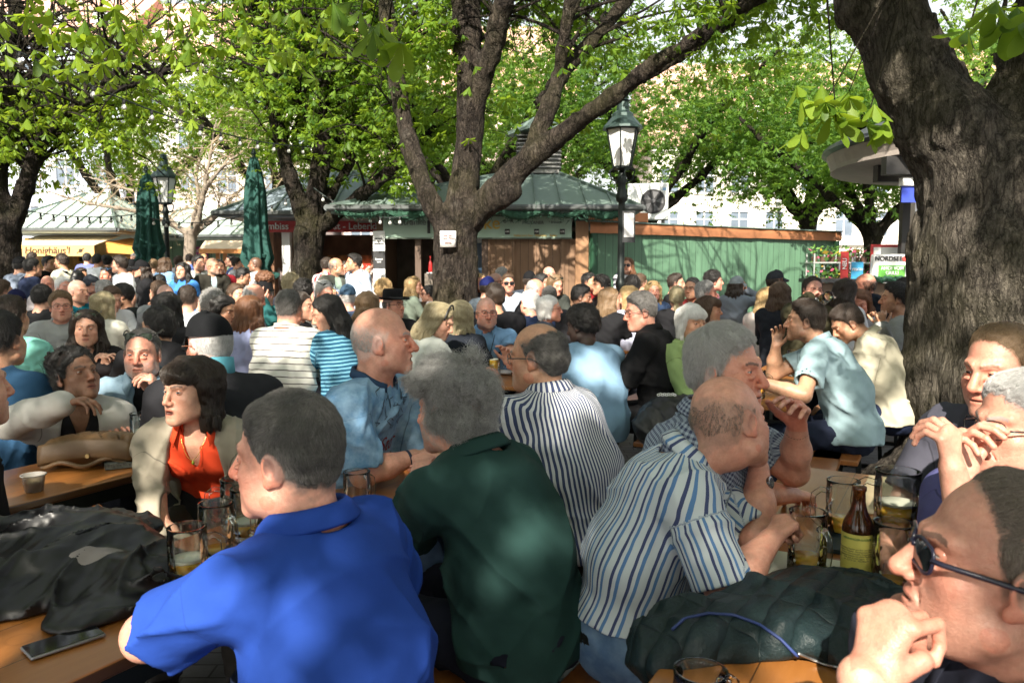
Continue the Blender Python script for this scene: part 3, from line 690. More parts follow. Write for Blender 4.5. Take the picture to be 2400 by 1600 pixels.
    if top.get('collar') is not None and m < .022:
        cc = top['collar']; ccol = top.get('ccol', top['col']); nkR = nr_ + .012 + (.008 if inner else 0); n = 30; vs = []; gap = R(top.get('cgap', 26)); h0 = top.get('ch', .036); nu = unit(piv - NB + Z * .12); fb = unit(Bf - nu * (Bf @ nu)); rb = np.cross(fb, nu)
        for i in range(n + 1):
            a = gap + (2 * math.pi - 2 * gap) * i / n; fr = math.cos(a); dirv = fb * math.cos(a) + rb * math.sin(a); pt = max(0, math.cos(a)) ** 2.2
            zb = (.034 if not inner else .046) - .034 * max(0, fr); base = NB + nu * zb + fb * .010
            prof = [(nkR, -.012), (nkR + .001, h0 * .62), (nkR + .007, h0 * .80), (nkR + .016, h0 * .55), (nkR + .030 + (.012 if not inner else .035) * pt, -.006 - cc * pt * .6), (nkR + .026 + (.012 if not inner else .035) * pt, -.012 - cc * pt * .6)] if cc else [(nkR, -.012), (nkR, h0 * 1.3), (nkR + .009, h0 * 1.3), (nkR + .012, -.014)]
            for r_, zz in prof: vs.append(base + dirv * r_ * s + nu * zz * s)
        kk = len(prof); fs = [(i * kk + j, i * kk + j + 1, (i + 1) * kk + j + 1, (i + 1) * kk + j) for i in range(n) for j in range(kk - 1)]
        cm = mesh_np('collar', np.array(vs), fs); d = uvs(np.array(vs)); d[:, 2] = .1; d[:, 0] = np.repeat(np.arange(n + 1) * .011, kk) ; attr(cm, 'suv', d, 'FLOAT_VECTOR'); co = link('collar', cm, mat_cloth(ccol, top.get('pat') if 'ccol' not in top else None), None, True); wparent(co, gobj) ; co.parent = gobj; co.location = (0, 0, 0)
        sm = co.modifiers.new('cloth', 'SOLIDIFY'); sm.thickness = .003; sm.offset = 0
    if legs:
        F = Field(); hz_ = [P - Br * .085, P + Br * .085]; gl = .012; feet = []
        F.cone(P - Br * .06, P + Br * .06, .118 * s * (.5 + .5 * b), .118 * s * (.5 + .5 * b), k=.05)
        F.cone(P, P + sp * .10, .112 * (.4 + .6 * b) + .006, .108 * (.4 + .6 * b) + .006, side=Br, flat=.7, k=.05)
        for sx, hp in zip((-1, 1), hz_):
            if stand: K = V(hp[0], hp[1], hp[2] * .53) + Bf * .015 + Br * sx * .01; A = V(hp[0], hp[1], .10) - Bf * .01 + Br * sx * .02
            else: K = V(hp[0], hp[1], 0) + Bf * .42 * s + Br * sx * .05 + Z * (bench + .065); A = V(K[0], K[1], .10) - Bf * .04
            F.cone(hp, K, .086 * s * (.5 + .5 * b) + gl, .058 * s + gl, k=.05); F.cone(K, A, .058 * s + gl, .042 + gl, k=.03); feet.append(A)
        wz = P[2] + .10 * sp[2]
        F.post.append(lambda Fv, x, y, z: np.maximum(Fv, (z - wz + 0 * x + 0 * y).astype(np.float32)))
        fo2 = folds(seed + 5, .008, .12); F.post.append(lambda Fv, x, y, z: Fv - fo2(x, y, z))
        bt = bottom if isinstance(bottom, dict) else dict(col=bottom)
        vv, qq = contour(F, float(np.clip(2.6 * m, .009, .024))); gm = mesh_np('trousers', vv, qq); attr(gm, 'suv', vv * 0 + .1, 'FLOAT_VECTOR'); to = link('trousers', gm, mat_cloth(bt['col'], bt.get('pat')), None, True); wparent(to, root)
        if bt.get('belt'):
            B2 = Field(); B2.cone(P - Br * .06, P + Br * .06, .118 * s * (.5 + .5 * b) + .004, .118 * s * (.5 + .5 * b) + .004, k=.05); B2.cone(P, P + sp * .10, .112 * (.4 + .6 * b) + .012, .108 * (.4 + .6 * b) + .012, side=Br, flat=.7, k=.05); zc = P[2] + bt['belt']
            B2.post.append(lambda Fv, x, y, z: np.maximum(Fv, (np.abs(z - zc - .25 * ((x - P[0]) * Bf[0] + (y - P[1]) * Bf[1])) - .018).astype(np.float32))); vv, qq = contour(B2, .006); bo = link('belt', mesh_np('belt', vv, qq), plain('belt_leather', (.012, .011, .011), .4), None, True); wparent(bo, root)
        if not SHOE:
            f = Field(); f.cone((0, -.03, .055), (0, .13, .04), .045, .036, k=.03); f.cone((0, -.03, .05), (0, -.03, .12), .046, .048, k=.03); f.post.append(lambda Fv, x, y, z: np.maximum(Fv, (.004 - z + 0 * x + 0 * y).astype(np.float32)))
            a, c = contour(f, .008); SHOE['m'] = mesh_np('shoe', a, c); SHOE['m'].materials.append(plain('shoe_leather', (.02, .018, .016), .45)); SHOE['m'].polygons.foreach_set("use_smooth", np.ones(len(c), bool))
        for A in feet:
            so_ = bpy.data.objects.new('shoe', SHOE['m']); COL.objects.link(so_); so_.parent = root; so_.location = tuple(V(A[0], A[1], 0) - np.array(root.location)); so_.rotation_euler = (0, 0, br + math.pi)
    if hair and hair['kind'] != 'shaved':
        st = dict(hair); st.setdefault('seed', seed); st['capped'] = bool(cap)
        make_hair('hair', st, Hp, HR, s, m, root)
    if glasses: make_glasses(glasses, Hq, HR, s, root)
    if cap: make_cap(cap, Hp, HR, s, root)
    return dict(root=root, Hq=Hq, HR=HR, NB=NB, P=P, Bf=Bf, Br=Br, sp=sp, arms=arm_info, garment=gobj, s=s, M=M, C1=C1)
def mat_eye():
    if 'eye' in MATS: return MATS['eye']
    t = NT('eye'); t.set(Base_Color=t.att('col'), Roughness=0.18); MATS['eye'] = t.m; return t.m
def make_glasses(kind, Hq, HR, s, root):
    """kind: (frame colour, lens or None, 'eyes' or 'head', size)"""
    fc, lens, where, sz = kind; b = MB(); n = 22
    def tr(x, y, z):
        if where == 'head': y, z = y - .045 - (.0) , z + .088 + .25 * max(0, (.10 - y)) * 0; z += (.1 - y) * .25 - .012
        return Hq(x, y, z)
    rim = lambda sx, a: (sx * .0335 + .0265 * sz * np.sign(math.cos(a)) * abs(math.cos(a)) ** (.55 if lens else .75), .105 - .014 * abs(sx * .0335 + .0265 * sz * math.cos(a)) / .06 * .9, .002 + .0195 * (.86 if lens else 1) * sz * np.sign(math.sin(a)) * abs(math.sin(a)) ** (.6 if lens else .75))
    th = .0014 if lens is None else .0026
    for sx in (-1, 1):
        b.m = 0; pts = [tr(*rim(sx, 2 * math.pi * i / n)) for i in range(n + 1)]; b.tube(pts, th * s, 6, False)
        b.tube([tr(sx * .0335 + sx * .026 * sz, .094, .006), tr(sx * .072, .082, .006), tr(sx * .083, .03, .004), tr(sx * .084, -.01, .0), tr(sx * .083, -.03, -.014)], [(th * 1.6 if not lens else .0037) * s] * 5, 6)
        if lens:
            b.m = 1; c = tr(sx * .0335, .103, .002); b.add([c] + pts[:-1], [(0, i + 1, (i + 1) % n + 1) for i in range(n)])
    b.m = 0; b.tube([tr(-.009, .103, .006), tr(0, .106, .009), tr(.009, .103, .006)], th * 1.2 * s, 6)
    ml = plain('lens_dark', (.012, .012, .014), .05, var=0) if lens == 'dark' else (plain('lens_green', (.03, .045, .03), .08, var=0) if lens else None)
    b.build('sunglasses' if lens else 'glasses', [plain('frame_' + str(fc), fc, .3, var=0)] + ([ml] if ml else []), root, True, True)
def make_cap(spec, Hp, HR, s, root):
    kind, col = spec['kind'], spec['col']; n, mI = 28, 10; vs = []; fs = []; mt = mat_cloth(col)
    T = lambda p: Hp + s * (HR @ V(*p)); yw = R(spec.get('turn', 0)); cy_, sy_ = math.cos(yw), math.sin(yw)
    RT = lambda p: T((p[0] * cy_ - p[1] * sy_, p[0] * sy_ + p[1] * cy_, p[2]))
    b = MB()
    if kind == 'cap':
        rows = []
        for j in range(mI + 1):
            a = math.pi / 2 * j / mI; row = []
            for i in range(n):
                t_ = 2 * math.pi * i / n; row.append((.086 * math.cos(t_) * math.cos(a) ** .8, -.012 + .106 * math.sin(t_) * math.cos(a) ** .8, .038 + .010 * math.sin(t_) + .096 * math.sin(a)))
            rows.append(row)
        pts = [RT(p) for r_ in rows for p in r_]
        b.add(pts, [(j * n + i, j * n + (i + 1) % n, (j + 1) * n + (i + 1) % n, (j + 1) * n + i) for j in range(mI) for i in range(n)])
        g = []; nu, nv = 13, 7
        for j in range(nv):
            for i in range(nu):
                u = -1 + 2 * i / (nu - 1); v_ = j / (nv - 1); x = u * .078 * (1 - .12 * v_ ** 2); yb = -.012 + .104 * math.sqrt(max(0, 1 - (u * .078 / .088) ** 2)); y = yb + v_ * .085 * math.sqrt(max(0, 1 - u * u * .85)); g.append((x, y, .045 - .03 * v_ - .022 * u * u * (0.4 + v_) + .004))
        top = [RT(p) for p in g]; bot = [RT((p[0], p[1], p[2] - .005)) for p in g]; N = nu * nv; F_ = [(j * nu + i, j * nu + i + 1, (j + 1) * nu + i + 1, (j + 1) * nu + i) for j in range(nv - 1) for i in range(nu - 1)]
        b2 = MB(); b2.add(top + bot, F_ + [tuple(N + k for k in f[::-1]) for f in F_] + [((nv - 1) * nu + i, (nv - 1) * nu + i + 1, N + (nv - 1) * nu + i + 1, N + (nv - 1) * nu + i) for i in range(nu - 1)])
        co = b.build('cap', mt, root, True, True); b2.build('visor', mat_cloth(spec.get('vcol', col)), co, True, False); b2o = co.children[0]; b2o.location = (0, 0, 0)
        b3 = MB(); b3.lathe(RT((0, -.012, .134)), [(.006, 0), (.005, .004), (.0, .005)], 10, axis=HR[:, 2]); o3 = b3.build('button', mt, co, True)
    else:
        prof = [(.150, .052, .0), (.146, .060, 0), (.100, .050, 0), (.092, .058, 0), (.090, .085, 0), (.086, .13, 0), (.076, .150, 0), (.05, .146, 0), (.0, .138, 0)] if kind == 'hat' else [(.105, .04, 0), (.11, .03, 0), (.092, .045, 0), (.09, .11, 0), (.07, .135, 0), (.0, .14, 0)]
        for r_, z, _ in prof:
            for i in range(n):
                t_ = 2 * math.pi * i / n; vs.append(RT((r_ * .92 * math.cos(t_), -.012 + r_ * 1.12 * math.sin(t_), z + (.018 * math.cos(t_) ** 2 if r_ > .12 else 0))))
        b.add(vs, [(j * n + i, j * n + (i + 1) % n, (j + 1) * n + (i + 1) % n, (j + 1) * n + i) for j in range(len(prof) - 1) for i in range(n)])
        co = b.build('hat', mt, root, True, True)
        if 'band' in spec:
            b2 = MB(); vs = []
            for z in (.056, .075):
                for i in range(n): t_ = 2 * math.pi * i / n; vs.append(RT((.0925 * .92 * math.cos(t_), -.012 + .0925 * 1.12 * math.sin(t_), z)))
            b2.add(vs, [(i, (i + 1) % n, n + (i + 1) % n, n + i) for i in range(n)]); bo = b2.build('hat_band', mat_cloth(spec['band']), co, True)
        if spec.get('tuft'):
            f = Field(); f.ell((0, -.02, .17), (.10, .10, .075)); nzf = noise3(5, .03, 3); f.post.append(lambda Fv, x, y, z: Fv - .008 * nzf(x, y, z)); v, q = contour(f, .008); me = mesh_np('plume', np.array([T(p) for p in v]), q); po = link('plume', me, mat_hair('auburn', 0), None, True); po.parent = co; po.location = (0, 0, 0)
# ---------------- setting: ground, buildings, stalls, wall, lamps, parasols
def wood(name, a, b, rough=.35, sc=(1.2, 14, 14), coat=.0, bump=.12, planks=0):
    if name in MATS: return MATS[name]
    t = NT(name); p = t.obj(); q = t.scale(p, sc); n = t.noise(q, 3.2, 6, .6); n2 = t.noise(p, 2.1, 4)
    c = t.ramp(n, [(.25, a), (.5, tuple((x + y) / 2 for x, y in zip(a, b))), (.75, b)])
    wear = t.ramp(t.noise(p, 16, 5, .7), [(.60, (0, 0, 0)), (.72, (1, 1, 1))])
    c = t.mix(t.math('MULTIPLY', wear, .25), c, tuple(x * .45 for x in a) + (1,)); c = t.mix(t.math('MULTIPLY', n2, .35), c, tuple(x * .6 for x in b) + (1,))
    if planks:
        sx = t.new('ShaderNodeSeparateXYZ'); t.L.new(p, sx.inputs[0]); u = t.math('DIVIDE', sx.outputs[0], planks); jn = t.math('LESS_THAN', t.math('ABSOLUTE', t.math('SUBTRACT', t.math('FRACT', u), .5)), .009); idn = t.new('ShaderNodeTexWhiteNoise', noise_dimensions='1D'); t.L.new(t.math('FLOOR', t.math('ADD', u, .5)), idn.inputs['W'])
        c = t.mix(t.math('MULTIPLY', idn.outputs[0], .35), c, tuple(x * .55 for x in b) + (1,)); c = t.mix(t.math('MULTIPLY', jn, .8), c, (.02, .01, .005, 1)); ring = t.new('ShaderNodeTexVoronoi'); ring.inputs['Scale'].default_value = 3.1; t.L.new(p, ring.inputs['Vector']); rg_ = t.math('LESS_THAN', t.math('ABSOLUTE', t.math('SUBTRACT', ring.outputs['Distance'], .13)), .006); c = t.mix(t.math('MULTIPLY', rg_, .22), c, tuple(x * .4 for x in a) + (1,))
    t.set(Base_Color=c, Roughness=t.math('MULTIPLY_ADD', n2, .3, rough - .12), Coat_Weight=coat); t.b.inputs["Coat Roughness"].default_value = .18
    t.bump(n, bump, .004); MATS[name] = t.m; return t.m
def boards_mat(name, a, b, w, rough=.7, axis=0):
    """vertical boards of width w with dark joints (object coordinates)"""
    if name in MATS: return MATS[name]
    t = NT(name); p = t.obj(); sx = t.new("ShaderNodeSeparateXYZ"); t.L.new(p, sx.inputs[0]); u = t.math('DIVIDE', sx.outputs[axis], w)
    fr = t.math('FRACT', u); joint = t.math('LESS_THAN', fr, .055); idn = t.new("ShaderNodeTexWhiteNoise", noise_dimensions='1D'); t.L.new(t.math('FLOOR', u), idn.inputs["W"])
    g = t.noise(t.scale(p, (22, 22, 1.3)), 2.2, 5); c = t.mix(t.math('ADD', t.math('MULTIPLY', idn.outputs[0], .5), t.math('MULTIPLY', g, .5)), (*a, 1), (*b, 1))
    c = t.mix(joint, c, tuple(x * .28 for x in a) + (1,)); dirt = t.ramp(t.noise(t.scale(p, (2.2, 2.2, .5)), 2.4, 6, .7), [(.42, (0, 0, 0)), (.75, (.55, .55, .55))]); c = t.mix(dirt, c, tuple(x * .5 for x in a) + (1,)); t.set(Base_Color=c, Roughness=rough); t.bump(t.math('SUBTRACT', t.math('MULTIPLY', g, .25), joint), .5, .008); MATS[name] = t.m; return t.m
def roof_mat(name, a, b, seam=.5):
    t = NT(name); p = t.geo(); n = t.noise(p, .9, 5, .65); n2 = t.noise(t.scale(p, (6, 6, 1)), 2, 4)
    t.set(Base_Color=t.mix(t.math('MULTIPLY_ADD', n2, .5, t.math('MULTIPLY', n, .5)), (*a, 1), (*b, 1)), Roughness=.5, Metallic=.15); t.bump(n2, .15, .01); return t.m
# ground
def paving():
    t = NT('paving'); p = t.geo(); br = t.new("ShaderNodeTexBrick"); t.L.new(t.scale(p, (1, 1, 1)), br.inputs[0]); br.inputs["Scale"].default_value = 2.6
    br.inputs["Color1"].default_value = (.19, .19, .195, 1); br.inputs["Color2"].default_value = (.25, .245, .24, 1); br.inputs["Mortar"].default_value = (.075, .07, .065, 1); br.inputs["Mortar Size"].default_value = .012
    c = t.mix(t.ramp(t.noise(p, 3, 6, .7), [(.35, (0, 0, 0)), (.75, (.8, .8, .8))]), br.outputs[0], (.13, .12, .11, 1)); t.set(Base_Color=c, Roughness=.8)
    t.bump(t.math('ADD', br.outputs[1], t.math('MULTIPLY', t.noise(p, 60, 4), .6)), .35, .01); return t.m
b = MB(); b.quad((-160, -60, 0), (160, -60, 0), (160, 260, 0), (-160, 260, 0)); tag(b.build('ground', paving()), kind='structure')
DK = plain('dark_steel', (.018, .022, .022), .45, .6)
M_TABLE = wood('varnished_wood', (.30, .105, .022), (.40, .16, .04), .30, (14, 1.2, 14), .35, planks=.1667)
M_BENCH = wood('bench_wood', (.22, .075, .018), (.33, .12, .03), .32, (14, 1.2, 14), .3)
QD, QN, QO = V(.5, .866), V(.866, -.5), V(-.77, 1.46); ROWZ = -R(30)
def qt(q, t): return QO + QN * q + QD * t
def slab_top(L, W, z, th, mat, name, edge=(.10, .035, .01)):
    b = MB(); b.box((0, 0, z - th / 2), (W, L, th)); o = b.build(name, [mat]); bevel(o, .007, 3); return o
def make_table():
    r = empty('beer_table'); o = slab_top(2.2, .5, .77, .03, M_TABLE, 'tabletop'); o.parent = r
    b = MB(); 
    for x in (-.22, .22): b.box((x, 0, .715), (.025, 2.1, .05))
    b.build('frame', DK, r)
    for y in (-.80, .80):
        b = MB()
        for x in (-.20, .20): b.bar((x, y, .69), (x * 1.08, y, .0), .03)
        b.bar((-.21, y, .02), (.21, y, .02), .03); b.bar((-.2, y, .62), (.2, y, .62), .025); b.bar((0, y, .45), (0, y * .35, .70), .02); b.build('leg_frame', DK, r)
    return r
def make_bench():
    r = empty('beer_bench'); o = slab_top(2.2, .25, .48, .03, M_BENCH, 'seat'); o.parent = r
    for y in (-.80, .80):
        b = MB()
        for x in (-.10, .10): b.bar((x, y, .45), (x * 1.25, y, .0), .028)
        b.bar((-.12, y, .02), (.12, y, .02), .028); b.bar((0, y, .30), (0, y * .45, .44), .018); b.build('leg_frame', DK, r)
    return r
def copy_tree(o, parent=None):
    c = o.copy(); COL.objects.link(c); c.parent = parent
    for ch in list(o.children):
        copy_tree(ch, c)
    return c
TAB, BEN = make_table(), make_bench(); used = [False, False]
def put(kind, q, t, label, a=0.0):
    src = TAB if kind == 0 else BEN; o = src if not used[kind] else copy_tree(src); used[kind] = True; p = qt(q, t); o.location = (p[0], p[1], 0); o.rotation_euler = (0, 0, ROWZ + R(a))
    tag(o, label, 'table' if kind == 0 else 'bench', 'beer tables in rows' if kind == 0 else 'benches along the beer tables'); return o
TABLES = [(-.25, .76, 'orange brown beer table under the arm of the blue polo man', 'bench under the dark green shirt man and blue polo man', 'bench under the beige cardigan woman'),
    (-1.52, 1.25, 'beer table carrying the brown leather bag', 'bench under the man in black cap and charcoal jacket', 'bench under the woman with the curly bun'),
    (-2.85, 2.15, 'beer table with the sandwich plate beside the man in striped tee', 'bench under the man in white striped tee', 'bench under the woman with clasped hands'),
    (-1.35, 4.62, 'beer table before the bald man in light blue polo', 'bench under the man in loose light blue shirt', 'bench under the bald man in light blue polo'),
    (-2.62, 4.55, 'beer table whose corner shows behind the acid wash tee man', 'bench beside the blonde in pale jacket', 'bench under the woman in blue striped sweater'),
    (.33, 4.72, 'beer table between the pale teal tee man and green jacket woman', 'bench under the man in pale teal tee', 'bench under the white haired woman in green'),
    (1.18, 1.16, 'beer table with the brown bottle and the dark quilted jacket', 'bench under the sunglasses man in the corner', 'bench under the man in blue and white stripes'),
    (-.62, 7.9, 'far beer table holding the red tray', 'bench by the girl in grey cap', 'bench behind the dark haired man in black'),
    (-4.15, 3.3, 'beer table by the man in navy cap', 'bench under the man in grey hooded sweat', 'bench under the man in navy cap'),
    (-4.15, 5.9, 'beer table by the bald man in teal jacket', 'bench under the woman in cream top', 'bench under the bald man in teal jacket'),
    (-2.75, 7.2, 'beer table by the man in the black felt hat', 'bench under the man in the black felt hat', 'bench under the man in blue denim cap'),
    (-1.4, 7.2, 'beer table by the white haired pair', 'bench under the white haired woman in glasses', 'bench under the olive topped blonde'),
    (.75, 7.4, 'beer table in front of the man drinking from a mug', 'bench under the two women with long hair', 'bench under the long haired blonde in cream'),
    (-5.5, 6.4, 'beer table in the left crowd below the honey stall', 'bench on the near side of the left crowd table', 'bench on the far side of the left crowd table')]
for i, (q, t, lt, lr, ll) in enumerate(TABLES):
    a = [0, 1.5, -1, 2, -2, 1, 0, 3, -2, 1, 2, -1, 2, 0][i]
    put(0, q, t, lt, a); put(1, q + .50, t + .05 * (i % 3), lr, a * .5); put(1, q - .50, t - .05 * (i % 2), ll, -a * .4)
put(1, .78, 2.9, 'empty bench end behind the man in checked shirt', 2)
# ---- main kiosk
def text(body, loc, size, mat, parent=None, rx=90, rz=0, ext=.004, align='CENTER', name='lettering', shear=0):
    c = bpy.data.curves.new(name, 'FONT'); c.body = body; c.size = size; c.align_x = align; c.align_y = 'CENTER'; c.extrude = ext; c.offset = size * .012; c.shear = shear
    o = bpy.data.objects.new(name, c); COL.objects.link(o); dg = bpy.context.evaluated_depsgraph_get(); me = bpy.data.meshes.new_from_object(o.evaluated_get(dg)); bpy.data.objects.remove(o); me.name = name
    if len(me.materials): me.materials.clear()
    n = link(name, me, mat); n.location = tuple(loc); n.rotation_euler = (R(rx), 0, R(rz)); 
    if parent is not None: n.parent = parent; n.location = tuple(np.array(loc) - np.array(parent.location)) if parent.type == 'EMPTY' else tuple(loc)
    return n
WOODW = boards_mat('kiosk_boards', (.17, .095, .05), (.24, .14, .08), .14, .65); GRNW = boards_mat('green_boards', (.095, .195, .12), (.13, .25, .16), .165, .45)
COPPER = plain('copper', (.50, .21, .10), .42, .45, .25, 2.5, .12, 14); ROOFG = roof_mat('roof_green', (.13, .19, .165), (.22, .285, .255)); ROOFP = roof_mat('roof_pale', (.42, .50, .46), (.62, .68, .64)); ROOFB = roof_mat('roof_blue', (.16, .21, .25), (.29, .34, .39))
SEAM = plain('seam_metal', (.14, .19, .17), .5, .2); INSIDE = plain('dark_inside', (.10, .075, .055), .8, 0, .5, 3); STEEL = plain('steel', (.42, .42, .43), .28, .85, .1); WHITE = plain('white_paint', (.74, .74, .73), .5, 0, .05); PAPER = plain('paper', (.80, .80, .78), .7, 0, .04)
BLACKP = plain('black_board', (.02, .02, .022), .6); PANEL = plain('sign_green', (.36, .50, .40), .5, 0, .06, 2); GOLD = plain('gold_letters', (.55, .36, .07), .5, 0, .05); REDS = plain('red_sign', (.42, .022, .025), .5, 0, .08); GARL = plain('garland_green', (.02, .075, .045), .8, 0, .4, 40)
def hip_roof(parent, x0, x1, y0, y1, ze, za, rx0, rx1, ry, mat, th=.10, seams=14, name='roof'):
    b = MB(); E = [V(x0, y0, ze), V(x1, y0, ze), V(x1, y1, ze), V(x0, y1, ze)]; A, B_ = V(rx0, ry, za), V(rx1, ry, za); dn = V(0, 0, -th)
    b.add(E + [A, B_] + [e + dn for e in E], [(0, 1, 5, 4), (1, 2, 5), (2, 3, 4, 5), (3, 0, 4), (9, 8, 7, 6), (0, 6, 7, 1), (1, 7, 8, 2), (2, 8, 9, 3), (3, 9, 6, 0)])
    o = b.build(name, mat, parent, world=True); s = MB()
    for (p, q, r_, t_) in ((E[0], E[1], A, B_), (E[1], E[2], B_, B_), (E[3], E[0], A, A)):
        for i in range(seams + 1):
            f = i / seams; a = p + (q - p) * f; n_ = unit(q - p); top = r_ + (t_ - r_) * f
            L = np.dot(a - r_, n_); R_ = np.dot(t_ - r_, n_)
            # run straight up the slope until the hip
            h = r_ + (t_ - r_) * np.clip(L / R_ if abs(R_) > 1e-3 else 0, 0, 1); up = h - a; al = np.dot(up, n_); k = 1.0
            if abs(al) > .02:
                e0 = p if al > 0 else q; tot = np.dot((r_ if al > 0 else t_) - e0, n_); k = abs(np.dot(a - e0, n_) / tot) if abs(tot) > 1e-6 else 1
            mid = (p + q) / 2; slope = ((r_ + t_) / 2 - mid); slope -= n_ * (slope @ n_); end = a + slope * min(1, k)
            if np.linalg.norm(end - a) > .15: s.bar(a + V(0, 0, .015), end + V(0, 0, .015), .03, .03)
    for p, t_ in ((E[0], A), (E[1], B_), (E[2], B_), (E[3], A)): s.bar(p + V(0, 0, .02), t_ + V(0, 0, .02), .06, .05)
    s.build('seam', SEAM, o, world=False)
    g = MB(); g.tube([E[0] + V(-.05, -.06, -.03), E[1] + V(.05, -.06, -.03)], .055, 8); g.tube([E[1] + V(.05, -.06, -.03), E[2] + V(.05, .06, -.03)], .055, 8); g.tube([E[0] + V(-.05, -.06, -.03), E[3] + V(-.05, .06, -.03)], .055, 8); g.build('gutter', plain('gutter', (.10, .11, .11), .45, .4), parent, world=True)
    return o
kx0, kx1, ky0, ky1 = -2.35, 1.25, 13.4, 17.4
kiosk = empty('snack_kiosk', (0, 15, 0), label='wooden snack kiosk with green sign band and low green roof behind the chestnut', cat='kiosk')
KW = lambda b, n, m, **k: b.build(n, m, kiosk, world=True, **k)
b = MB(); b.box(((kx0 + kx1) / 2, ky1 - .06, 1.2), (kx1 - kx0, .12, 2.4)); b.box((kx0 + .06, 15.4, 1.2), (.12, 3.9, 2.4)); b.box((kx1 - .06, 15.4, 1.2), (.12, 3.9, 2.4)); KW(b, 'wall', WOODW)
b = MB(); b.box(((-.42 + kx1 - .14) / 2, ky0, 1.05), (kx1 - .14 + .42, .10, 2.1)); KW(b, 'plank_panel', WOODW)
b = MB()
for i in range(4): b.box((-.42 + .43 * i, ky0 - .07, 1.05), (.07, .05, 2.1))
KW(b, 'batten', WOODW)
b = MB(); b.box((kx1 - .05, ky0 - .05, 1.2), (.22, .22, 2.4)); KW(b, 'corner_post', wood('post_wood', (.26, .13, .06), (.36, .2, .10), .5, (12, 12, 1)))
b = MB(); b.box((-1.5, ky0 + .02, .52), (1.95, .16, 1.04)); KW(b, 'counter_front', wood('counter_wood', (.30, .19, .11), (.40, .27, .17), .5, (10, 1, 10)))
b = MB(); b.box((-1.45, ky0 - .08, 1.06), (2.1, .46, .05)); KW(b, 'counter_top', STEEL)
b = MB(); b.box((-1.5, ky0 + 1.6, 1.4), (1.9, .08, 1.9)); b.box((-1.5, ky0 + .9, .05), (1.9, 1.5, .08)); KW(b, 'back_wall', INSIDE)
b = MB(); b.box((-1.15, ky0 + .25, 1.30), (.75, .4, .42)); KW(b, 'food_display', plain('display_glass', (.20, .17, .14), .1, .3, .5, 12))
b = MB(); b.box((-2.26, ky0 - .02, 1.1), (.16, .2, 2.2)); b.box((-1.62, ky0 - .02, 1.6), (.10, .14, 1.1)); b.box((-.47, ky0 - .02, 1.1), (.10, .16, 2.2)); KW(b, 'post', wood('dark_post', (.075, .045, .03), (.12, .075, .05), .6, (12, 12, 1)))
b = MB(); b.box((-.75, ky0 + .5, 1.6), (.42, .08, .9)); KW(b, 'cool_shelf', plain('blue_cooler', (.03, .06, .10), .3)); b = MB(); b.box((-.75, ky0 + .7, 2.02), (.5, .04, .25)); KW(b, 'lit_panel', WHITE)
for (x0, x1) in ((-2.2, -1.25), (-.75, 1.02)):
    b = MB(); b.box(((x0 + x1) / 2, ky0 - .14, 2.30), (x1 - x0, .05, .40)); sg = KW(b, 'sign_panel', PANEL); b = MB()
    for z in (2.11, 2.49): b.box(((x0 + x1) / 2, ky0 - .155, z), (x1 - x0 + .02, .05, .025))
    KW(b, 'sign_frame', plain('sign_edge', (.10, .13, .10), .5))
text('nke', (-.42, ky0 - .17, 2.36), .30, GOLD, kiosk); text('o', (-.12, ky0 - .17, 2.40), .10, BLACKP, kiosk); text('R', (.0, ky0 - .17, 2.40), .10, BLACKP, kiosk); text('PAULANER', (.36, ky0 - .17, 2.37), .075, plain('sign_dark', (.10, .12, .11), .6), kiosk); text('* Brauerei', (.74, ky0 - .17, 2.38), .055, plain('sign_dark', (0,) * 3), kiosk)
for x in (-.08, .42, .86): b = MB(); b.box((x, ky0 - .17, 2.22), (.085, .02, .09)); KW(b, 'price_tag', BLACKP); text('4,80' if x < .8 else '4,90', (x, ky0 - .186, 2.22), .04, PAPER, kiosk)
text('Helles vom Fass   Weissbier   Radler', (.4, ky0 - .17, 2.155), .05, GOLD, kiosk); text('Getr\u00e4nke', (-1.75, ky0 - .17, 2.38), .15, plain('sign_dark', (0,) * 3), kiosk)
b = MB(); b.box((-1.42, ky0 - .17, 2.3), (.05, .02, .22)); KW(b, 'beer_tap_emblem', BLACKP)
for i, (zc, hh, mt) in enumerate(((2.06, .34, PAPER), (1.73, .30, BLACKP), (1.42, .34, PAPER))):
    b = MB(); b.box((-2.27, ky0 - .20 - .004 * i, zc), (.20, .012, hh)); KW(b, 'notice', mt)
    text('\n'.join(['Speisen', 'und', 'Getr\u00e4nke'][: 3 - i % 2]), (-2.27, ky0 - .215, zc), .045, PAPER if mt is BLACKP else BLACKP, kiosk)
b = MB(); b.box((-1.05, ky0 - .02, 1.22), (.30, .012, .24)); KW(b, 'paper_notice', PAPER); text('bitte hier\nbestellen', (-1.05, ky0 - .035, 1.22), .05, BLACKP, kiosk)
hip_roof(kiosk, -3.0, 2.1, 12.85, 18.3, 2.62, 3.55, .25, .75, 15.5, ROOFG, .12, 12)
b = MB(); b.box((.52, 15.5, 3.72), (.78, .78, .55))
vb = KW(b, 'vent_box', plain('vent_grey', (.20, .20, .19), .5, .3)); b = MB()
for i in range(9): b.box((.52, 15.5, 3.56 + .075 * i), (.88, .88, .03), taper=.94)
b.build('louvre', plain('vent_grey', (0,) * 3), vb); b = MB(); b.lathe((.52, 15.5, 4.24), [(.72, 0), (.70, .05), (.02, .38)], 4); o = b.build('vent_cap', ROOFG, vb)
b = MB()
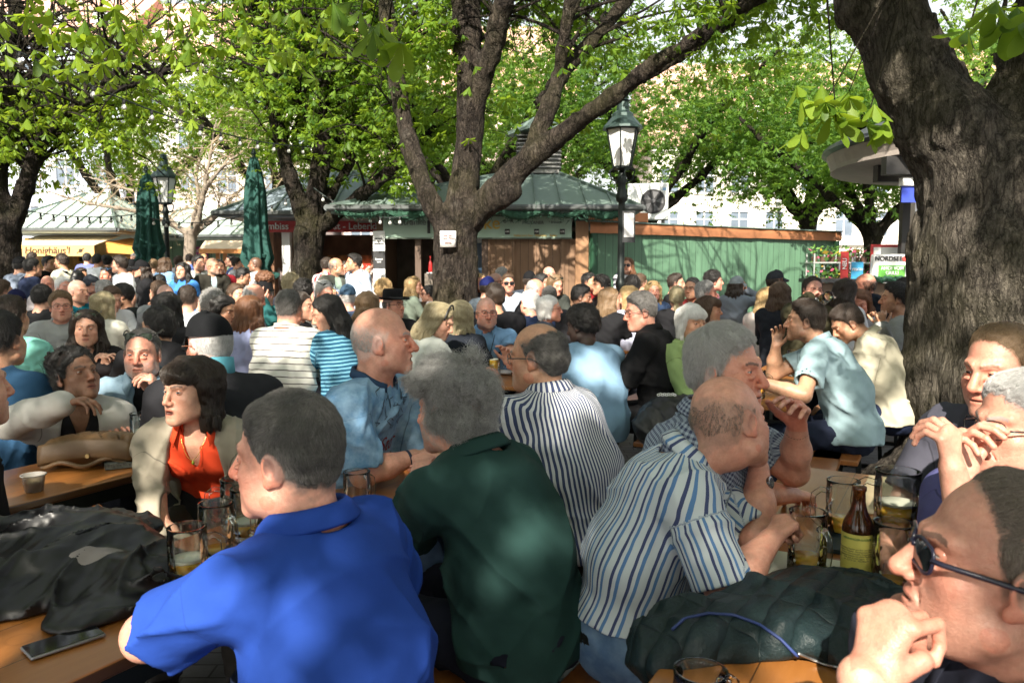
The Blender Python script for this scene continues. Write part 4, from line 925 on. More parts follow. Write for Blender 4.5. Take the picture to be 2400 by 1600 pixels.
for x0, x1, n in ((-2.9, -1.3, 2), (-.9, 1.9, 4)):
    for i in range(n):
        a, c = x0 + (x1 - x0) * i / n, x0 + (x1 - x0) * (i + 1) / n; b.tube([V(a + (c - a) * f, 12.83, 2.56 - .10 * math.sin(math.pi * f) + .01 * math.sin(f * 40)) for f in np.linspace(0, 1, 14)], [.055 + .02 * math.sin(i * 3 + f * 50) for f in range(14)], 7)
g = KW(b, 'garland', GARL); rs = np.random.default_rng(3)
vv = np.array([v.co for v in g.data.vertices]); b = MB()
for i in range(1600): p = vv[rs.integers(len(vv))] + rs.normal(size=3) * .02; d = rs.normal(size=3) * .045; b.tube([p, p + d], [.006, .002], 3, False)
b.build('garland_needle', GARL, g)["kind"] = "stuff"
# bottles and sauces on the counter are things of their own
def bottle(loc, h, r, mat, label, cap=None, group=None):
    o = empty('bottle', loc, 0, label, 'bottle', group); b = MB(); b.lathe((0, 0, 0), [(r * .9, 0), (r, .01), (r, h * .6), (r * .45, h * .8), (r * .36, h * .98), (r * .38, h)], 18); b.build('glass_body', mat, o, True)
    b = MB(); b.lathe((0, 0, h), [(r * .42, 0), (r * .40, .018), (0, .02)], 12); b.build('cap', cap or mat, o); return o
for i, (x, c, lb) in enumerate(((-1.42, (.35, .02, .02), 'red sauce bottle on the kiosk counter'), (-1.33, (.5, .16, .08), 'orange sauce bottle on the kiosk counter'), (-1.25, (.12, .25, .06), 'green sauce bottle on the kiosk counter'))): bottle((x, ky0 + .02, 1.53), .26 - .04 * (i == 1), .035, plain('sauce%d' % i, c, .3), lb)
b = MB(); b.box((-1.33, ky0 + .05, 1.52), (.30, .25, .02)); tag(b.build('bottle_tray', WHITE), 'white tray carrying the sauce bottles on the kiosk', 'tray')
# ---- green shed with copper cap
g0, g1 = V(1.34, 13.3, 0), V(7.0, 16.7, 0); gd = unit(g1 - g0); gl = np.linalg.norm(g1 - g0); ga = math.atan2(gd[1], gd[0])
shed = empty('board_shed', g0, ga, 'long green board shed with copper flashing along its top', 'shed')
b = MB(); b.box((gl / 2, .9, 1.12), (gl, 1.8, 2.24)); b.build('wall', GRNW, shed)
b = MB(); b.box((gl / 2, .9, 2.40), (gl + .16, 2.0, .02)); b.build('roof', ROOFG, shed)
b = MB(); nseg = 46; rs = np.random.default_rng(5); vs = []
for i in range(nseg + 1):
    x = -.06 + (gl + .12) * i / nseg; w_ = rs.normal() * .006
    vs += [(x, -.075 + w_, 2.20 + rs.normal() * .004), (x, -.085 + w_ * 1.5, 2.30), (x, -.07 + w_, 2.385), (x, .10, 2.42)]
b.add(vs, [(i * 4 + j, i * 4 + 4 + j, i * 4 + 5 + j, i * 4 + 1 + j) for i in range(nseg) for j in range(3)]); b.build('copper_flashing', COPPER, shed, True)
for x_ in (.05, gl - .05): b = MB(); b.box((x_, -.05, 1.1), (.12, .05, 2.2)); b.build('corner_board', plain('green_dark', (.025, .085, .045), .5), shed)
b = MB(); b.box((.55, -.095, 2.50), (1.3, .03, .16)); b.build('copper_panel', COPPER, shed)
# air conditioner standing on the shed
ac = empty('air_conditioner', at(1518, 522, 14.4) * V(1, 1, 0) + V(0, 0, 2.42), R(-12), 'white air conditioner with black fan on the shed roof', 'air conditioner')
b = MB(); b.box((0, 0, .40), (.74, .34, .66)); o = b.build('casing', plain('ac_white', (.72, .74, .72), .4, 0, .04), ac); bevel(o, .02, 2)
b = MB(); b.lathe((.10, -.172, .40), [(.225, 0), (.225, -.012), (.20, -.014), (.195, .01)], 28, axis=(0, 1, 0)); b.build('fan_ring', BLACKP, ac)
b = MB(); b.lathe((.10, -.176, .40), [(.205, 0), (.205, .004)], 28, axis=(0, 1, 0)); b.build('fan_well', plain('fan_dark', (.015, .015, .017), .6), ac)
b = MB()
for i in range(5): a = 2 * math.pi * i / 5; b.add([V(.10 + .04 * math.cos(a), -.183, .4 + .04 * math.sin(a)), V(.10 + .19 * math.cos(a - .25), -.186, .4 + .19 * math.sin(a - .25)), V(.10 + .19 * math.cos(a + .4), -.180, .4 + .19 * math.sin(a + .4))], [(0, 1, 2)])
b.lathe((.10, -.19, .40), [(.04, 0), (.03, -.01)], 14, axis=(0, 1, 0)); b.build('fan', plain('fan_grey', (.09, .09, .095), .45), ac)
for x in (-.28, .28): b = MB(); b.box((x, 0, .035), (.06, .36, .07)); b.build('foot', DK, ac)
b = MB(); b = MB(); b.box((.30, -.173, .62), (.07, .006, .05)); b.build('badge', plain('badge_blue', (.25, .42, .62), .5), ac)
t = NT('menu_glow'); p = t.geo(); t.set(Base_Color=(.5, .2, .1, 1)); t.L.new(t.ramp(t.noise(p, 9, 3, .7), [(.42, (.5, .05, .03)), (.5, (1, .8, .55)), (.6, (.9, .35, .1))], 'CONSTANT'), t.b.inputs['Emission Color']); t.b.inputs['Emission Strength'].default_value = .9; GLOWR = t.m
# ---- snack stall with the red sign, left of the kiosk
st = empty('sausage_stall', (-4, 16.5, 0), label='sausage stall with red lettered sign behind the slim chestnut', cat='stall'); W_ = lambda b, n, m, p=None: b.build(n, m, p or st, world=True)
sx0, sx1, sy = at(628, 600, 15.6)[0], at(905, 600, 15.6)[0], 15.6
b = MB(); b.box(((sx0 + sx1) / 2, sy + 2.6, 1.2), (sx1 - sx0, .12, 2.4)); b.box((sx0 + .06, sy + 1.3, 1.2), (.12, 2.6, 2.4)); W_(b, 'wall', plain('stall_brown', (.22, .11, .06), .7, 0, .5, 3))
b = MB(); b.box(((sx0 + sx1) / 2, sy + .1, .5), (sx1 - sx0, .3, 1.0)); W_(b, 'counter', wood('counter_wood2', (.25, .13, .07), (.36, .2, .11), .5, (10, 1, 10)))
b = MB(); b.box(((sx0 + sx1) / 2, sy - .25, 2.43), (sx1 - sx0, .06, .22)); W_(b, 'sign', REDS); text('Imbiss  -  Bratwurst - Leberk\u00e4s', ((sx0 + sx1) / 2 + .02, sy - .30, 2.43), .185, WHITE, st)
b = MB(); b.box((sx0 + .42, sy - .1, 1.2), (.16, .16, 2.4)); W_(b, 'white_post', WHITE)
b = MB(); b.box(((sx0 + sx1) / 2 + .2, sy + 2.4, 1.75), (1.5, .05, .35)); W_(b, 'shelf_board', plain('shelf_warm', (.5, .22, .08), .6, 0, .5, 9))
b = MB(); b.box((sx0 + 1.4, sy + 2.30, 1.62), (.5, .02, .22)); W_(b, 'menu_board', GLOWR); b = MB(); b.box((sx1 - .5, sy + 2.3, 1.95), (.4, .02, .3)); W_(b, 'menu_board', PAPER)
hip_roof(st, sx0 - .7, sx1 + .5, sy - .8, sy + 3.6, 2.68, 3.7, sx0 + .9, sx1 - .9, sy + 1.4, ROOFB, .1, 10)
# ---- honey stall, far left
hs = empty('honey_stall', (-12, 20, 0), label='honey stall with striped yellow awning lettered across its valance', cat='stall'); W_ = lambda b, n, m, p=None: b.build(n, m, p or hs, world=True)
hx0, hx1, hy = at(18, 590, 19.0)[0], at(222, 590, 19.0)[0], 19.0; AW = plain('awning_cream', (.70, .41, .14), .7, 0, .05); AW2 = plain('awning_white', (.78, .66, .46), .7, 0, .05)
b = MB(); b.box(((hx0 + hx1) / 2, hy + 2.6, 1.2), (hx1 - hx0, .1, 2.4)); b.box((hx0 + .1, hy + 1.6, 1.2), (.1, 2, 2.4)); W_(b, 'wall', plain('stall_yellow', (.5, .36, .14), .7, 0, .2))
b = MB(); b.box(((hx0 + hx1) / 2, hy + .9, .5), (hx1 - hx0, .5, 1.0)); W_(b, 'counter', plain('counter_mix', (.2, .16, .18), .6, 0, .6, 7))
b = MB(); b.add([(hx0, hy, 2.20), (hx1, hy, 2.20), (hx1, hy + 1.3, 2.5), (hx0, hy + 1.3, 2.5), (hx0, hy, 2.18), (hx1, hy, 2.18), (hx1, hy + 1.3, 2.48), (hx0, hy + 1.3, 2.48)], [(0, 1, 2, 3), (7, 6, 5, 4), (0, 4, 5, 1), (1, 5, 6, 2), (2, 6, 7, 3), (3, 7, 4, 0)]); W_(b, 'awning', AW2)
b = MB(); b.box(((hx0 + hx1) / 2, hy - .02, 2.06), (hx1 - hx0, .012, .27)); W_(b, 'valance', AW); text("Honigh\u00e4us'l", ((hx0 + hx1) / 2 - .08, hy - .035, 2.06), .24, plain('honey_letters', (.06, .03, .015), .7), hs, shear=.12)
b = MB(); b.lathe((hx1 - .33, hy - .03, 2.06), [(.055, 0), (.05, .008)], 6, axis=(0, 1, 0)); b.bar((hx1 - .42, hy - .035, 2.0), (hx1 - .24, hy - .035, 2.12), .012); b.build('bee_emblem', plain('honey_letters', (0,) * 3), hs, world=True)
b = MB(); b.add([(hx1 + .02, hy + .5, 2.28), (hx1 + .75, hy + .6, 2.12), (hx1 + .75, hy + 1.8, 2.3), (hx1 + .02, hy + 1.8, 2.45), (hx1 + .02, hy + .5, 2.02), (hx1 + .75, hy + .6, 1.98)], [(0, 1, 2, 3), (0, 4, 5, 1)]); W_(b, 'side_awning', plain('awning_orange', (.62, .27, .05), .7, 0, .08))
b = MB(); b.bar((hx0 + .18, hy + .1, 0), (hx0 + .18, hy + .1, 2.25), .05); W_(b, 'awning_pole', WHITE)
hip_roof(hs, hx0 - .9, hx1 + .35, hy + .4, hy + 5, 2.62, 3.7, hx0 + .6, hx0 + 1.2, hy + 2.6, ROOFP, .1, 9)
b = MB(); rs = np.random.default_rng(8)
jars = [plain('jar%d' % i, c, .35, 0, .1) for i, c in enumerate(((.55, .28, .05), (.10, .14, .40), (.55, .12, .10), (.65, .55, .40)))]
b = MB()
for i in range(46): b.m = i % 4; b.box((hx0 + .4 + rs.random() * (hx1 - hx0 - .6), hy + 2.45 + .02 * (i % 3), .95 + .24 * (i % 5)), (.16, .1, .15))
b.build('honey_shelf', jars, hs, world=True)
# ---- pale roofed market stall
ms = empty('market_stall', (-9, 24, 0), label='market stall with pale green seamed roof and green walls behind the closed parasol', cat='stall'); W_ = lambda b, n, m, p=None: b.build(n, m, p or ms, world=True)
mx0, mx1, my = at(235, 600, 23.5)[0], at(640, 600, 23.5)[0], 23.5
b = MB(); b.box(((mx0 + mx1) / 2, my + 2.2, 1.25), (mx1 - mx0, 3.6, 2.5)); W_(b, 'wall', boards_mat('stall_green', (.15, .26, .18), (.2, .32, .23), .3))
hip_roof(ms, mx0 - .8, mx1 + .8, my - .6, my + 5, 2.62, 3.72, (mx0 + mx1) / 2 - .3, (mx0 + mx1) / 2 + .3, my + 2.2, ROOFP, .12, 11)
b = MB(); px = at(452, 590, my)[0]; b.box((px, my + .36, 1.98), (.62, .03, .66)); W_(b, 'poster', plain('poster_pink', (.42, .05, .24), .6, 0, .2)); text('VIKT\nUALIEN\nMARKT', (px, my + .33, 2.03), .15, WHITE, ms)
b = MB(); b.box((at(545, 580, my)[0], my + .1, 2.22), (1.5, .5, .05)); W_(b, 'awning', plain('awning_maroon', (.22, .03, .06), .7)); b = MB(); b.box((at(260, 600, my)[0], my + .35, 1.4), (.8, .03, 1.3)); W_(b, 'window', plain('window_pale', (.6, .62, .55), .3))
# orange timber frame stand
of = empty('timber_stand', (at(540, 600, 17.5)[0], 17.5, 0), R(8), 'small orange timber stand with a pitched plank roof', 'stand'); OR = wood('orange_timber', (.50, .19, .05), (.62, .28, .09), .5, (6, 6, 2)); b = MB()
for x in (-.35, .35):
    for y in (0, .7): b.bar((x * 1.0, y, 0), (x * .75, y, 2.06), .08)
b.build('post', OR, of); b = MB(); b.add([(-.62, -.2, 2.05), (.62, -.2, 2.05), (.62, .35, 2.26), (-.62, .35, 2.26), (.62, .9, 2.05), (-.62, .9, 2.05), (-.62, -.2, 1.98), (.62, -.2, 1.98)], [(0, 1, 2, 3), (3, 2, 4, 5), (6, 7, 1, 0), (0, 3, 5), (1, 4, 2)]); b.build('roof', plain('pale_planks', (.62, .5, .36), .7, 0, .1), of); b = MB(); b.bar((-.62, -.22, 2.0), (.62, -.22, 2.0), .05, .1); b.build('fascia', OR, of)
# ---- fish kiosk at the right with round roof
fk = empty('round_roof_kiosk', (4.9, 10.6, 0), label='fish kiosk with round overhanging roof behind the big trunk', cat='kiosk'); W_ = lambda b, n, m, p=None, **k: b.build(n, m, p or fk, world=True, **k)
fc = V(7.02, 10.6, .17); b = MB(); b.lathe(fc, [(0, 3.72), (2.2, 3.32), (2.60, 3.12), (2.63, 3.06), (2.55, 3.02)], 40, False); W_(b, 'roof', plain('slate_metal', (.07, .075, .08), .4, .5), smooth=False)
b = MB(); b.lathe(fc, [(2.56, 3.02), (2.50, 2.86), (2.50, 2.80), (1.4, 2.74), (.0, 2.74)], 40, False); W_(b, 'soffit', plain('soffit', (.36, .31, .28), .6, 0, .08))
b = MB(); a0 = math.radians(190)
for k in (0, 1): b.box(fc + V(-1.55 + .25 * k, -.9 + .75 * k, 2.735 - .06), (1.7, .14, .22)); 
W_(b, 'beam', plain('black_beam', (.015, .014, .014), .5)); b = MB(); p = fc + V(-1.75, -.35, 2.752); b.lathe(p, [(.09, -.008), (.085, -.014)], 16); W_(b, 'downlight', plain('lamp_rim', (.8, .7, .55), .4))
b = MB(); b.lathe(p + V(0, 0, -.016), [(.07, 0), (.07, -.002)], 16); t = NT('lamp_glow'); t.set(Base_Color=(1, .9, .7, 1)); t.b.inputs["Emission Color"].default_value = (1, .88, .66, 1); t.b.inputs["Emission Strength"].default_value = 2.2; W_(b, 'bulb', t.m)
b = MB(); b.bar(at(2116, 600, 10.4) * V(1, 1, 0), at(2116, 600, 10.4) * V(1, 1, 0) + V(0, 0, 2.72), .10); W_(b, 'post', plain('black_beam', (0,) * 3))
b = MB(); b.box((5.62, 10.75, 1.6), (.06, .5, 2.3)); b.box((5.46, 10.5, 1.6), (.05, .05, 2.3)); W_(b, 'window_frame', STEEL); b = MB(); b.box((7.4, 11.6, 1.4), (2.2, .1, 2.7)); W_(b, 'wall', plain('kiosk_dark', (.03, .03, .034), .5))
b = MB(); b.box((5.22, 9.74, 2.655), (.72, .10, .10)); aw_ = W_(b, 'awning', WHITE); b = MB(); b.box((5.22, 9.73, 2.50), (.70, .012, .20)); b.build('valance', plain('valance_blue', (.03, .06, .42), .6), fk, world=True)
cx0, cx1, cyy = at(1920, 650, 10.2)[0], at(2190, 650, 10.2)[0], 10.2
b = MB(); b.box(((cx0 + cx1) / 2, cyy + .3, .70), (cx1 - cx0, .5, 1.36)); W_(b, 'counter', wood('counter_wood3', (.12, .07, .04), (.2, .12, .07), .5, (8, 1, 8))); b = MB(); b.box(((cx0 + cx1) / 2, cyy + .25, 1.42), (cx1 - cx0 + .1, .7, .05)); W_(b, 'counter_top', plain('counter_dark', (.03, .032, .035), .3))
b = MB(); b.tube([V(cx0 + (cx1 - cx0) * f, cyy - .13, 1.44 + .015 * math.sin(f * 60)) for f in np.linspace(.3, 1, 60)], [.035 + .012 * math.sin(i * 2.3) for i in range(60)], 6); W_(b, 'garland', GARL)
sg = empty('counter_sign', at(2080, 655, 10.15), R(4), 'white counter sign with NORDSEE lettering over a green panel', 'sign'); sg.location[2] = 1.445
b = MB(); b.box((0, 0, .16), (.46, .10, .32), taper=.96); o = b.build('sign_body', WHITE, sg); bevel(o, .02, 2); b = MB(); b.box((.02, -.056, .10), (.36, .012, .15)); b.build('green_panel', plain('panel_green', (.10, .34, .05), .5), sg); text('NORDSEE', (-.03, -.062, .262), .085, BLACKP, None).parent = sg; text('AHOI VOM\nGRILL!', (.02, -.068, .105), .062, WHITE, None).parent = sg
b = MB(); b.lathe((.185, -.06, .262), [(.032, 0), (.032, .006)], 14, axis=(0, -1, 0)); b.build('fish_emblem', plain('emblem_red', (.6, .06, .05), .5), sg)
for px_, c, lb, tx in ((1978, (.5, .03, .03), 'tall red flag sign on the fish kiosk counter', 'NEU'), (2008, (.04, .30, .55), 'small blue card sign on the fish kiosk counter', 'FISCH')):
    o = empty('counter_card', at(px_, 650, 10.3), R(-6), lb, 'sign'); o.location[2] = 1.445; hh = .36 if tx == 'NEU' else .22; b = MB(); b.box((0, 0, hh / 2), (.10 if tx == 'NEU' else .15, .015, hh)); b.build('card', plain('card_' + tx, c, .5), o); q = text(tx, (0, -.014, hh * .55), .075 if tx == 'NEU' else .05, WHITE, None); q.parent = o
    if tx == 'NEU': q.rotation_euler = (R(90), R(-90), 0)
rf = empty('framed_card', at(2072, 650, 10.6), 0, 'red framed card behind the fish kiosk sign', 'sign'); rf.location[2] = 1.44; b = MB(); b.box((0, 0, .24), (.40, .015, .46)); b.build('frame', plain('card_NEU', (0,) * 3), rf); b = MB(); b.box((0, -.012, .24), (.33, .01, .38)); b.build('sheet', PAPER, rf)
# plant racks behind the kiosk
rs = np.random.default_rng(21); POT = plain('pot', (.10, .05, .035), .7)
for i, px_ in enumerate((1945, 1985, 2040)):
    o = empty('plant_rack', at(px_, 640, 15.5 + .5 * i) * V(1, 1, 0), R(10 * i), ['left', 'middle', 'right'][i] + ' tiered steel rack of potted flowers behind the fish kiosk', 'plant rack'); b = MB()
    for x in (-.4, .4):
        for y in (-.2, .2): b.bar((x, y, 0), (x, y, 1.9), .025)
    b.build('upright', plain('rack_grey', (.3, .31, .3), .5), o); b = MB()
    for z in (.9, 1.3, 1.72): b.box((0, 0, z), (.85, .45, .025))
    b.build('shelf', plain('rack_grey', (.3, .31, .3), .5), o); b = MB(); c = MB()
    for z in (.91, 1.31, 1.73):
        for k in range(5):
            x = -.34 + .17 * k; b.lathe((x, -.05, z), [(.05, 0), (.065, .11)], 10)
            for j in range(26): d = unit(rs.normal(size=3) + V(0, 0, .9)) * rs.uniform(.06, .2); p = V(x, -.05, z + .12) + d; q = rs.normal(size=3) * .035; r_ = rs.normal(size=3) * .035; c.m = int(rs.random() < .22) * (1 + k % 2); c.add([p, p + q, p + q + r_, p + r_], [(0, 1, 2, 3)])
    b.build('pot', POT, o); c.build('foliage', [plain('rack_leaf', (.10, .22, .04), .6), plain('rack_pink', (.5, .08, .16), .6), plain('rack_yellow', (.6, .4, .06), .6)], o)["kind"] = "stuff"
# ---- lamps
def lantern(loc, H, label, sc=1.0, sign=False):
    o = empty('street_lamp', loc, 0, label, 'street lamp', 'cast iron street lamps'); IR = plain('lamp_iron', (.02, .026, .025), .42, .5, .2); z0 = H - 1.02 * sc
    b = MB(); b.lathe((0, 0, 0), [(.16, 0), (.16, .25), (.12, .3), (.10, .8), (.075, .85), (.06, .95), (.055, 1.3), (.07, 1.33), (.07, 1.40), (.05, 1.44), (.045, z0 - .45), (.075, z0 - .42), (.085, z0 - .36), (.06, z0 - .30), (.05, z0 - .2), (.075, z0 - .16), (.05, z0 - .1), (.035, z0)], 16); b.build('pole', IR, o, True)
    b = MB()
    for s_ in (-1, 1): b.tube([(s_ * .03, 0, z0 - .18), (s_ * .14, 0, z0 - .14), (s_ * .17, 0, z0 - .03), (s_ * .10, 0, z0 + .02)], .013, 6)
    b.build('bracket', IR, o); k = sc; b = MB(); n = 6
    ring = lambda r, z: [V(r * math.cos(2 * math.pi * i / n + .26), r * math.sin(2 * math.pi * i / n + .26), z) for i in range(n)]
    lo_, hi_ = ring(.125 * k, z0 + .02), ring(.225 * k, z0 + .52 * k)
    for i in range(n): b.bar(lo_[i], hi_[i], .018); b.bar(lo_[i], lo_[(i + 1) % n], .022); b.bar(hi_[i], hi_[(i + 1) % n], .026)
    b.lathe((0, 0, z0), [(.06, -.02), (.13 * k, 0), (.13 * k, .02)], 6); b.build('lantern_frame', IR, o)
    g = MB(); f = .955; g.add([p * V(f, f, 1) for p in lo_] + [p * V(f, f, 1) for p in hi_], [(i, (i + 1) % n, n + (i + 1) % n, n + i) for i in range(n)]); g.build('lamp_glass', plain('milk_glass', (.78, .78, .76), .25, 0, .03), o)
    b = MB(); b.lathe((0, 0, z0 + .52 * k), [(.27 * k, 0), (.265 * k, .03 * k), (.15 * k, .16 * k), (.145 * k, .20 * k), (.09 * k, .24 * k), (.075 * k, .36 * k), (.10 * k, .375 * k), (.06 * k, .40 * k), (.075 * k, .45 * k), (.03 * k, .49 * k), (.0, .52 * k)], 12); b.build('lantern_cap', plain('lamp_cap', (.035, .06, .055), .4, .4, .2), o)
    if sign:
        b = MB(); b.box((.09, -.06, 2.14), (.17, .02, .42)); q = b.build('notice_plate', plain('plate_dark', (.03, .032, .034), .5), o); b = MB(); b.box((.09, -.073, 2.16), (.13, .008, .32)); b.build('notice_sheet', plain('plate_sheet', (.45, .45, .46), .5, 0, .1), q)
    return o
p = at(1455, 640, 10.5); lantern((p[0], p[1], 0), at(1455, 214, 10.5)[2], 'black street lamp with six sided lantern before the green shed', 1.0, True)
p = at(394, 640, 15.7); lantern((p[0], p[1], 0), at(394, 358, 15.7)[2], 'street lamp between the two closed green parasols', 1.0)
p = at(1822, 640, 30); lantern((p[0], p[1], 0), at(1822, 440, 30)[2], 'distant street lamp above the right end of the shed', .8)
# ---- closed parasols
def parasol(px, ytop, ybot, Y, label):
    p = at(px, 640, Y); zt, zb = at(px, ytop, Y)[2], at(px, ybot, Y)[2]; o = empty('closed_parasol', (p[0], p[1], 0), .4, label, 'parasol', 'closed green parasols'); CL = plain('parasol_cloth', (.010, .060, .050), .85, 0, .15); n, m_ = 72, 26; vs = []
    for j in range(m_):
        f = j / (m_ - 1); z = zt - .06 + (zb - zt) * f; r = .06 + .22 * f ** .8 + .03 * math.sin(f * 7); r *= 1 if f < .86 else 1 - .35 * math.sin((f - .86) / .14 * math.pi)
        for i in range(n): a = 2 * math.pi * i / n; vs.append((r * (1 + .22 * math.cos(9 * a + f * .8) * (.3 + f)) * math.cos(a), r * (1 + .22 * math.cos(9 * a + f * .8) * (.3 + f)) * math.sin(a), z + (.07 * math.cos(9 * a) if j == m_ - 1 else 0)))
    b = MB(); b.add(vs, [(j * n + i, (j + 1) * n + i, (j + 1) * n + (i + 1) % n, j * n + (i + 1) % n) for j in range(m_ - 1) for i in range(n)]); b.build('canopy', CL, o, True)
    b = MB(); b.lathe((0, 0, 0), [(.03, 0), (.03, zt), (.05, zt + .01), (.02, zt + .10)], 10); b.build('pole', plain('parasol_pole', (.03, .05, .045), .5, .3), o); b = MB(); b.lathe((0, 0, zb + (zt - zb) * .13), [(.24, 0), (.25, .05), (.24, .06)], 24, False); b.build('strap', CL, o); b = MB(); b.lathe((0, 0, 0), [(.3, 0), (.3, .08), (.05, .12)], 16); b.build('base', DK, o)
parasol(352, 400, 608, 14.5, 'closed dark green parasol left of the far street lamp'); parasol(603, 362, 640, 13.6, 'taller closed dark green parasol beside the slim chestnut')
# ---- buildings far behind
def facade(name, label, x0, x1, Y, H, col, wcol, rows, cols, roof=None, rot_=0, ground=3.4, rz=(0, 0)):
    o = empty(name, ((x0 + x1) / 2, Y, 0), rot_, label, 'building'); wd = x1 - x0; b = MB(); b.box((0, 5, H / 2), (wd, 10, H)); b.build('wall', plain('plaster_' + str(col), col, .8, 0, .06, .5), o)
    cw = wd / cols; rh = (H - ground - .6) / rows; GL = plain('far_glass', (.12, .15, .19), .15, 0, .3, .5); TR = plain('trim_' + str(wcol), wcol, .7, 0, .05)
    for r_ in range(rows):
        for c_ in range(cols):
            x = -wd / 2 + cw * (c_ + .5); z = ground + rh * (r_ + .45); f = MB()
            ww, wh = min(1.25, cw * .5), rh * .55
            for s_ in (-1, 1): f.box((x + s_ * (ww / 2 + .06), -.05, z), (.14, .12, wh + .24)); f.box((x, -.05, z + s_ * (wh / 2 + .07)), (ww + .3, .14, .12))
            f.box((x, -.02, z), (.06, .06, wh)); f.box((x, -.03, z + wh * .2), (ww, .06, .05)); wn = f.build('window', TR, o); g = MB(); g.box((x, -.012, z), (ww, .02, wh)); g.build('pane', GL, wn)
    for z in (ground, H - .15): b = MB(); b.box((0, -.12, z), (wd + .2, .3, .25)); b.build('cornice', TR, o)
    b = MB()
    for c_ in range(cols): b.box((-wd / 2 + cw * (c_ + .5), -.03, 1.5), (cw * .7, .08, 2.6))
    b.build('shopfront', plain('shop_dark', (.10, .09, .10), .3, 0, .5, .6), o)
    if roof:
        b = MB(); b.add([(-wd / 2 - .4, -.5, H), (wd / 2 + .4, -.5, H), (wd / 2 + .4, 5, H + roof), (-wd / 2 - .4, 5, H + roof), (wd / 2 + .4, 10.5, H), (-wd / 2 - .4, 10.5, H)], [(0, 1, 2, 3), (3, 2, 4, 5), (0, 3, 5), (1, 4, 2)])
        t = NT('roof_tiles'); p = t.obj(); wv = t.new("ShaderNodeTexWave"); wv.inputs["Scale"].default_value = 1.6; wv.bands_direction = 'X'; t.L.new(p, wv.inputs[0]); t.set(Base_Color=t.mix(t.math('ADD', t.math('MULTIPLY', wv.outputs[1], .4), t.math('MULTIPLY', t.noise(p, 2.5, 5), .6)), (.44, .24, .18, 1), (.58, .36, .28, 1)), Roughness=.8); b.build('roof', t.m, o)
        for i in range(4): b = MB(); b.box((-wd / 2 + wd * (i + .5) / 4, 1.6, H + roof * .36), (.9, 1.0, .9)); b.build('dormer', TR, o)
    return o
facade('town_house', 'pale blue grey town house with tall windows left behind the trees', -34, -23, 46, 15, (.50, .55, .66), (.62, .64, .68), 4, 5, 4)
facade('town_house', 'cream town house with maroon shop awnings beside the pale blue house', -22.8, -11.5, 47, 14, (.55, .50, .47), (.62, .58, .54), 4, 5, 5)
facade('town_house', 'rose plaster town house with red roof behind the chestnut', -11, 4, 50, 12.5, (.62, .46, .42), (.68, .58, .54), 3, 6, 6)
facade('town_house', 'bright cream town house behind the right end of the shed', 9, 27, 50, 9.5, (.78, .73, .62), (.82, .79, .72), 2, 8, 6.5)
facade('town_house', 'sand coloured town house at the far left end of the square', -66, -34.5, 44, 14, (.60, .54, .46), (.66, .62, .56), 4, 11, 5)
facade('town_house', 'grey town house closing the square at the right', 46.5, 74, 50, 12, (.62, .61, .58), (.7, .69, .66), 3, 9, 5)
facade('town_house', 'white town house with red tiled roof far right', 28, 46, 50, 10.5, (.80, .77, .70), (.82, .8, .75), 2, 7, 7)
b = MB()
sw = empty('shop_awning', at(215, 500, 46.5) * V(1, 1, 0), 0, 'small maroon awning on the pale blue town house', 'awning')
b.add([(0, -.9, 3.5), (2.4, -.9, 3.5), (2.4, 0, 4.1), (0, 0, 4.1), (0, -.9, 3.2), (2.4, -.9, 3.2)], [(0, 1, 2, 3), (0, 4, 5, 1)]); b.build('canvas', plain('awning_maroon', (0,) * 3), sw)
# ---------------- trees
def bark_mat(name, a, b, sc, moss=.25, strength=.9):
    t = NT(name); p = t.geo(); q = t.scale(p, (1, 1, .30)); n1 = t.noise(q, sc * .55, 5, .62); n2 = t.noise(q, sc * 1.5, 5, .65); n = t.noise(t.scale(p, (1, 1, .55)), sc * 5, 6, .7); big = t.noise(p, 1.7, 4)
    rid = lambda x: t.ramp(t.math('ABSOLUTE', t.math('SUBTRACT', x, .5)), [(0, (0, 0, 0)), (.035, (.55, .55, .55)), (.13, (1, 1, 1))])
    cr = t.math('MULTIPLY', rid(n1), t.math('MULTIPLY_ADD', rid(n2), .6, .4))
    c = t.mix(t.math('MULTIPLY', cr, t.math('MULTIPLY_ADD', n, 1.1, .15)), tuple(x * .30 for x in a) + (1,), (*b, 1)); c = t.mix(t.math('MULTIPLY', t.ramp(big, [(.45, (0, 0, 0)), (.7, (1, 1, 1))]), moss), c, (.085, .085, .02, 1)); lich = t.ramp(t.noise(p, 6, 5, .7), [(.56, (0, 0, 0)), (.70, (1, 1, 1))]); c = t.mix(t.math('MULTIPLY', t.math('MULTIPLY', lich, cr), .30), c, (.27, .26, .22, 1))
    t.set(Base_Color=c, Roughness=.9); t.b.inputs["Specular IOR Level"].default_value = .2; t.bump(t.math('ADD', t.math('MULTIPLY', cr, .8), t.math('MULTIPLY', n, .4)), strength, 1.3 / sc); return t.m
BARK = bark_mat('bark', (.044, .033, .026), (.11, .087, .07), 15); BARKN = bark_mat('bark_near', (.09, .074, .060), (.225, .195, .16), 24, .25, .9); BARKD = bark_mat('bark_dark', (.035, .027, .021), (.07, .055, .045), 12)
def leaf_mat(name, dark, lite, tr):
    t = NT(name); f = t.att('lc', 'Fac'); c = t.mix(f, (*dark, 1), (*lite, 1)); out = t.n["Material Output"]; t.set(Base_Color=c, Roughness=.5); t.b.inputs["Specular IOR Level"].default_value = .35
    tl = t.new("ShaderNodeBsdfTranslucent"); t.L.new(t.mix(.6, c, (*tr, 1)), tl.inputs[0]); mx = t.new("ShaderNodeMixShader"); mx.inputs[0].default_value = .5; t.L.new(t.b.outputs[0], mx.inputs[1]); t.L.new(tl.outputs[0], mx.inputs[2]); t.L.new(mx.outputs[0], out.inputs[0]); return t.m
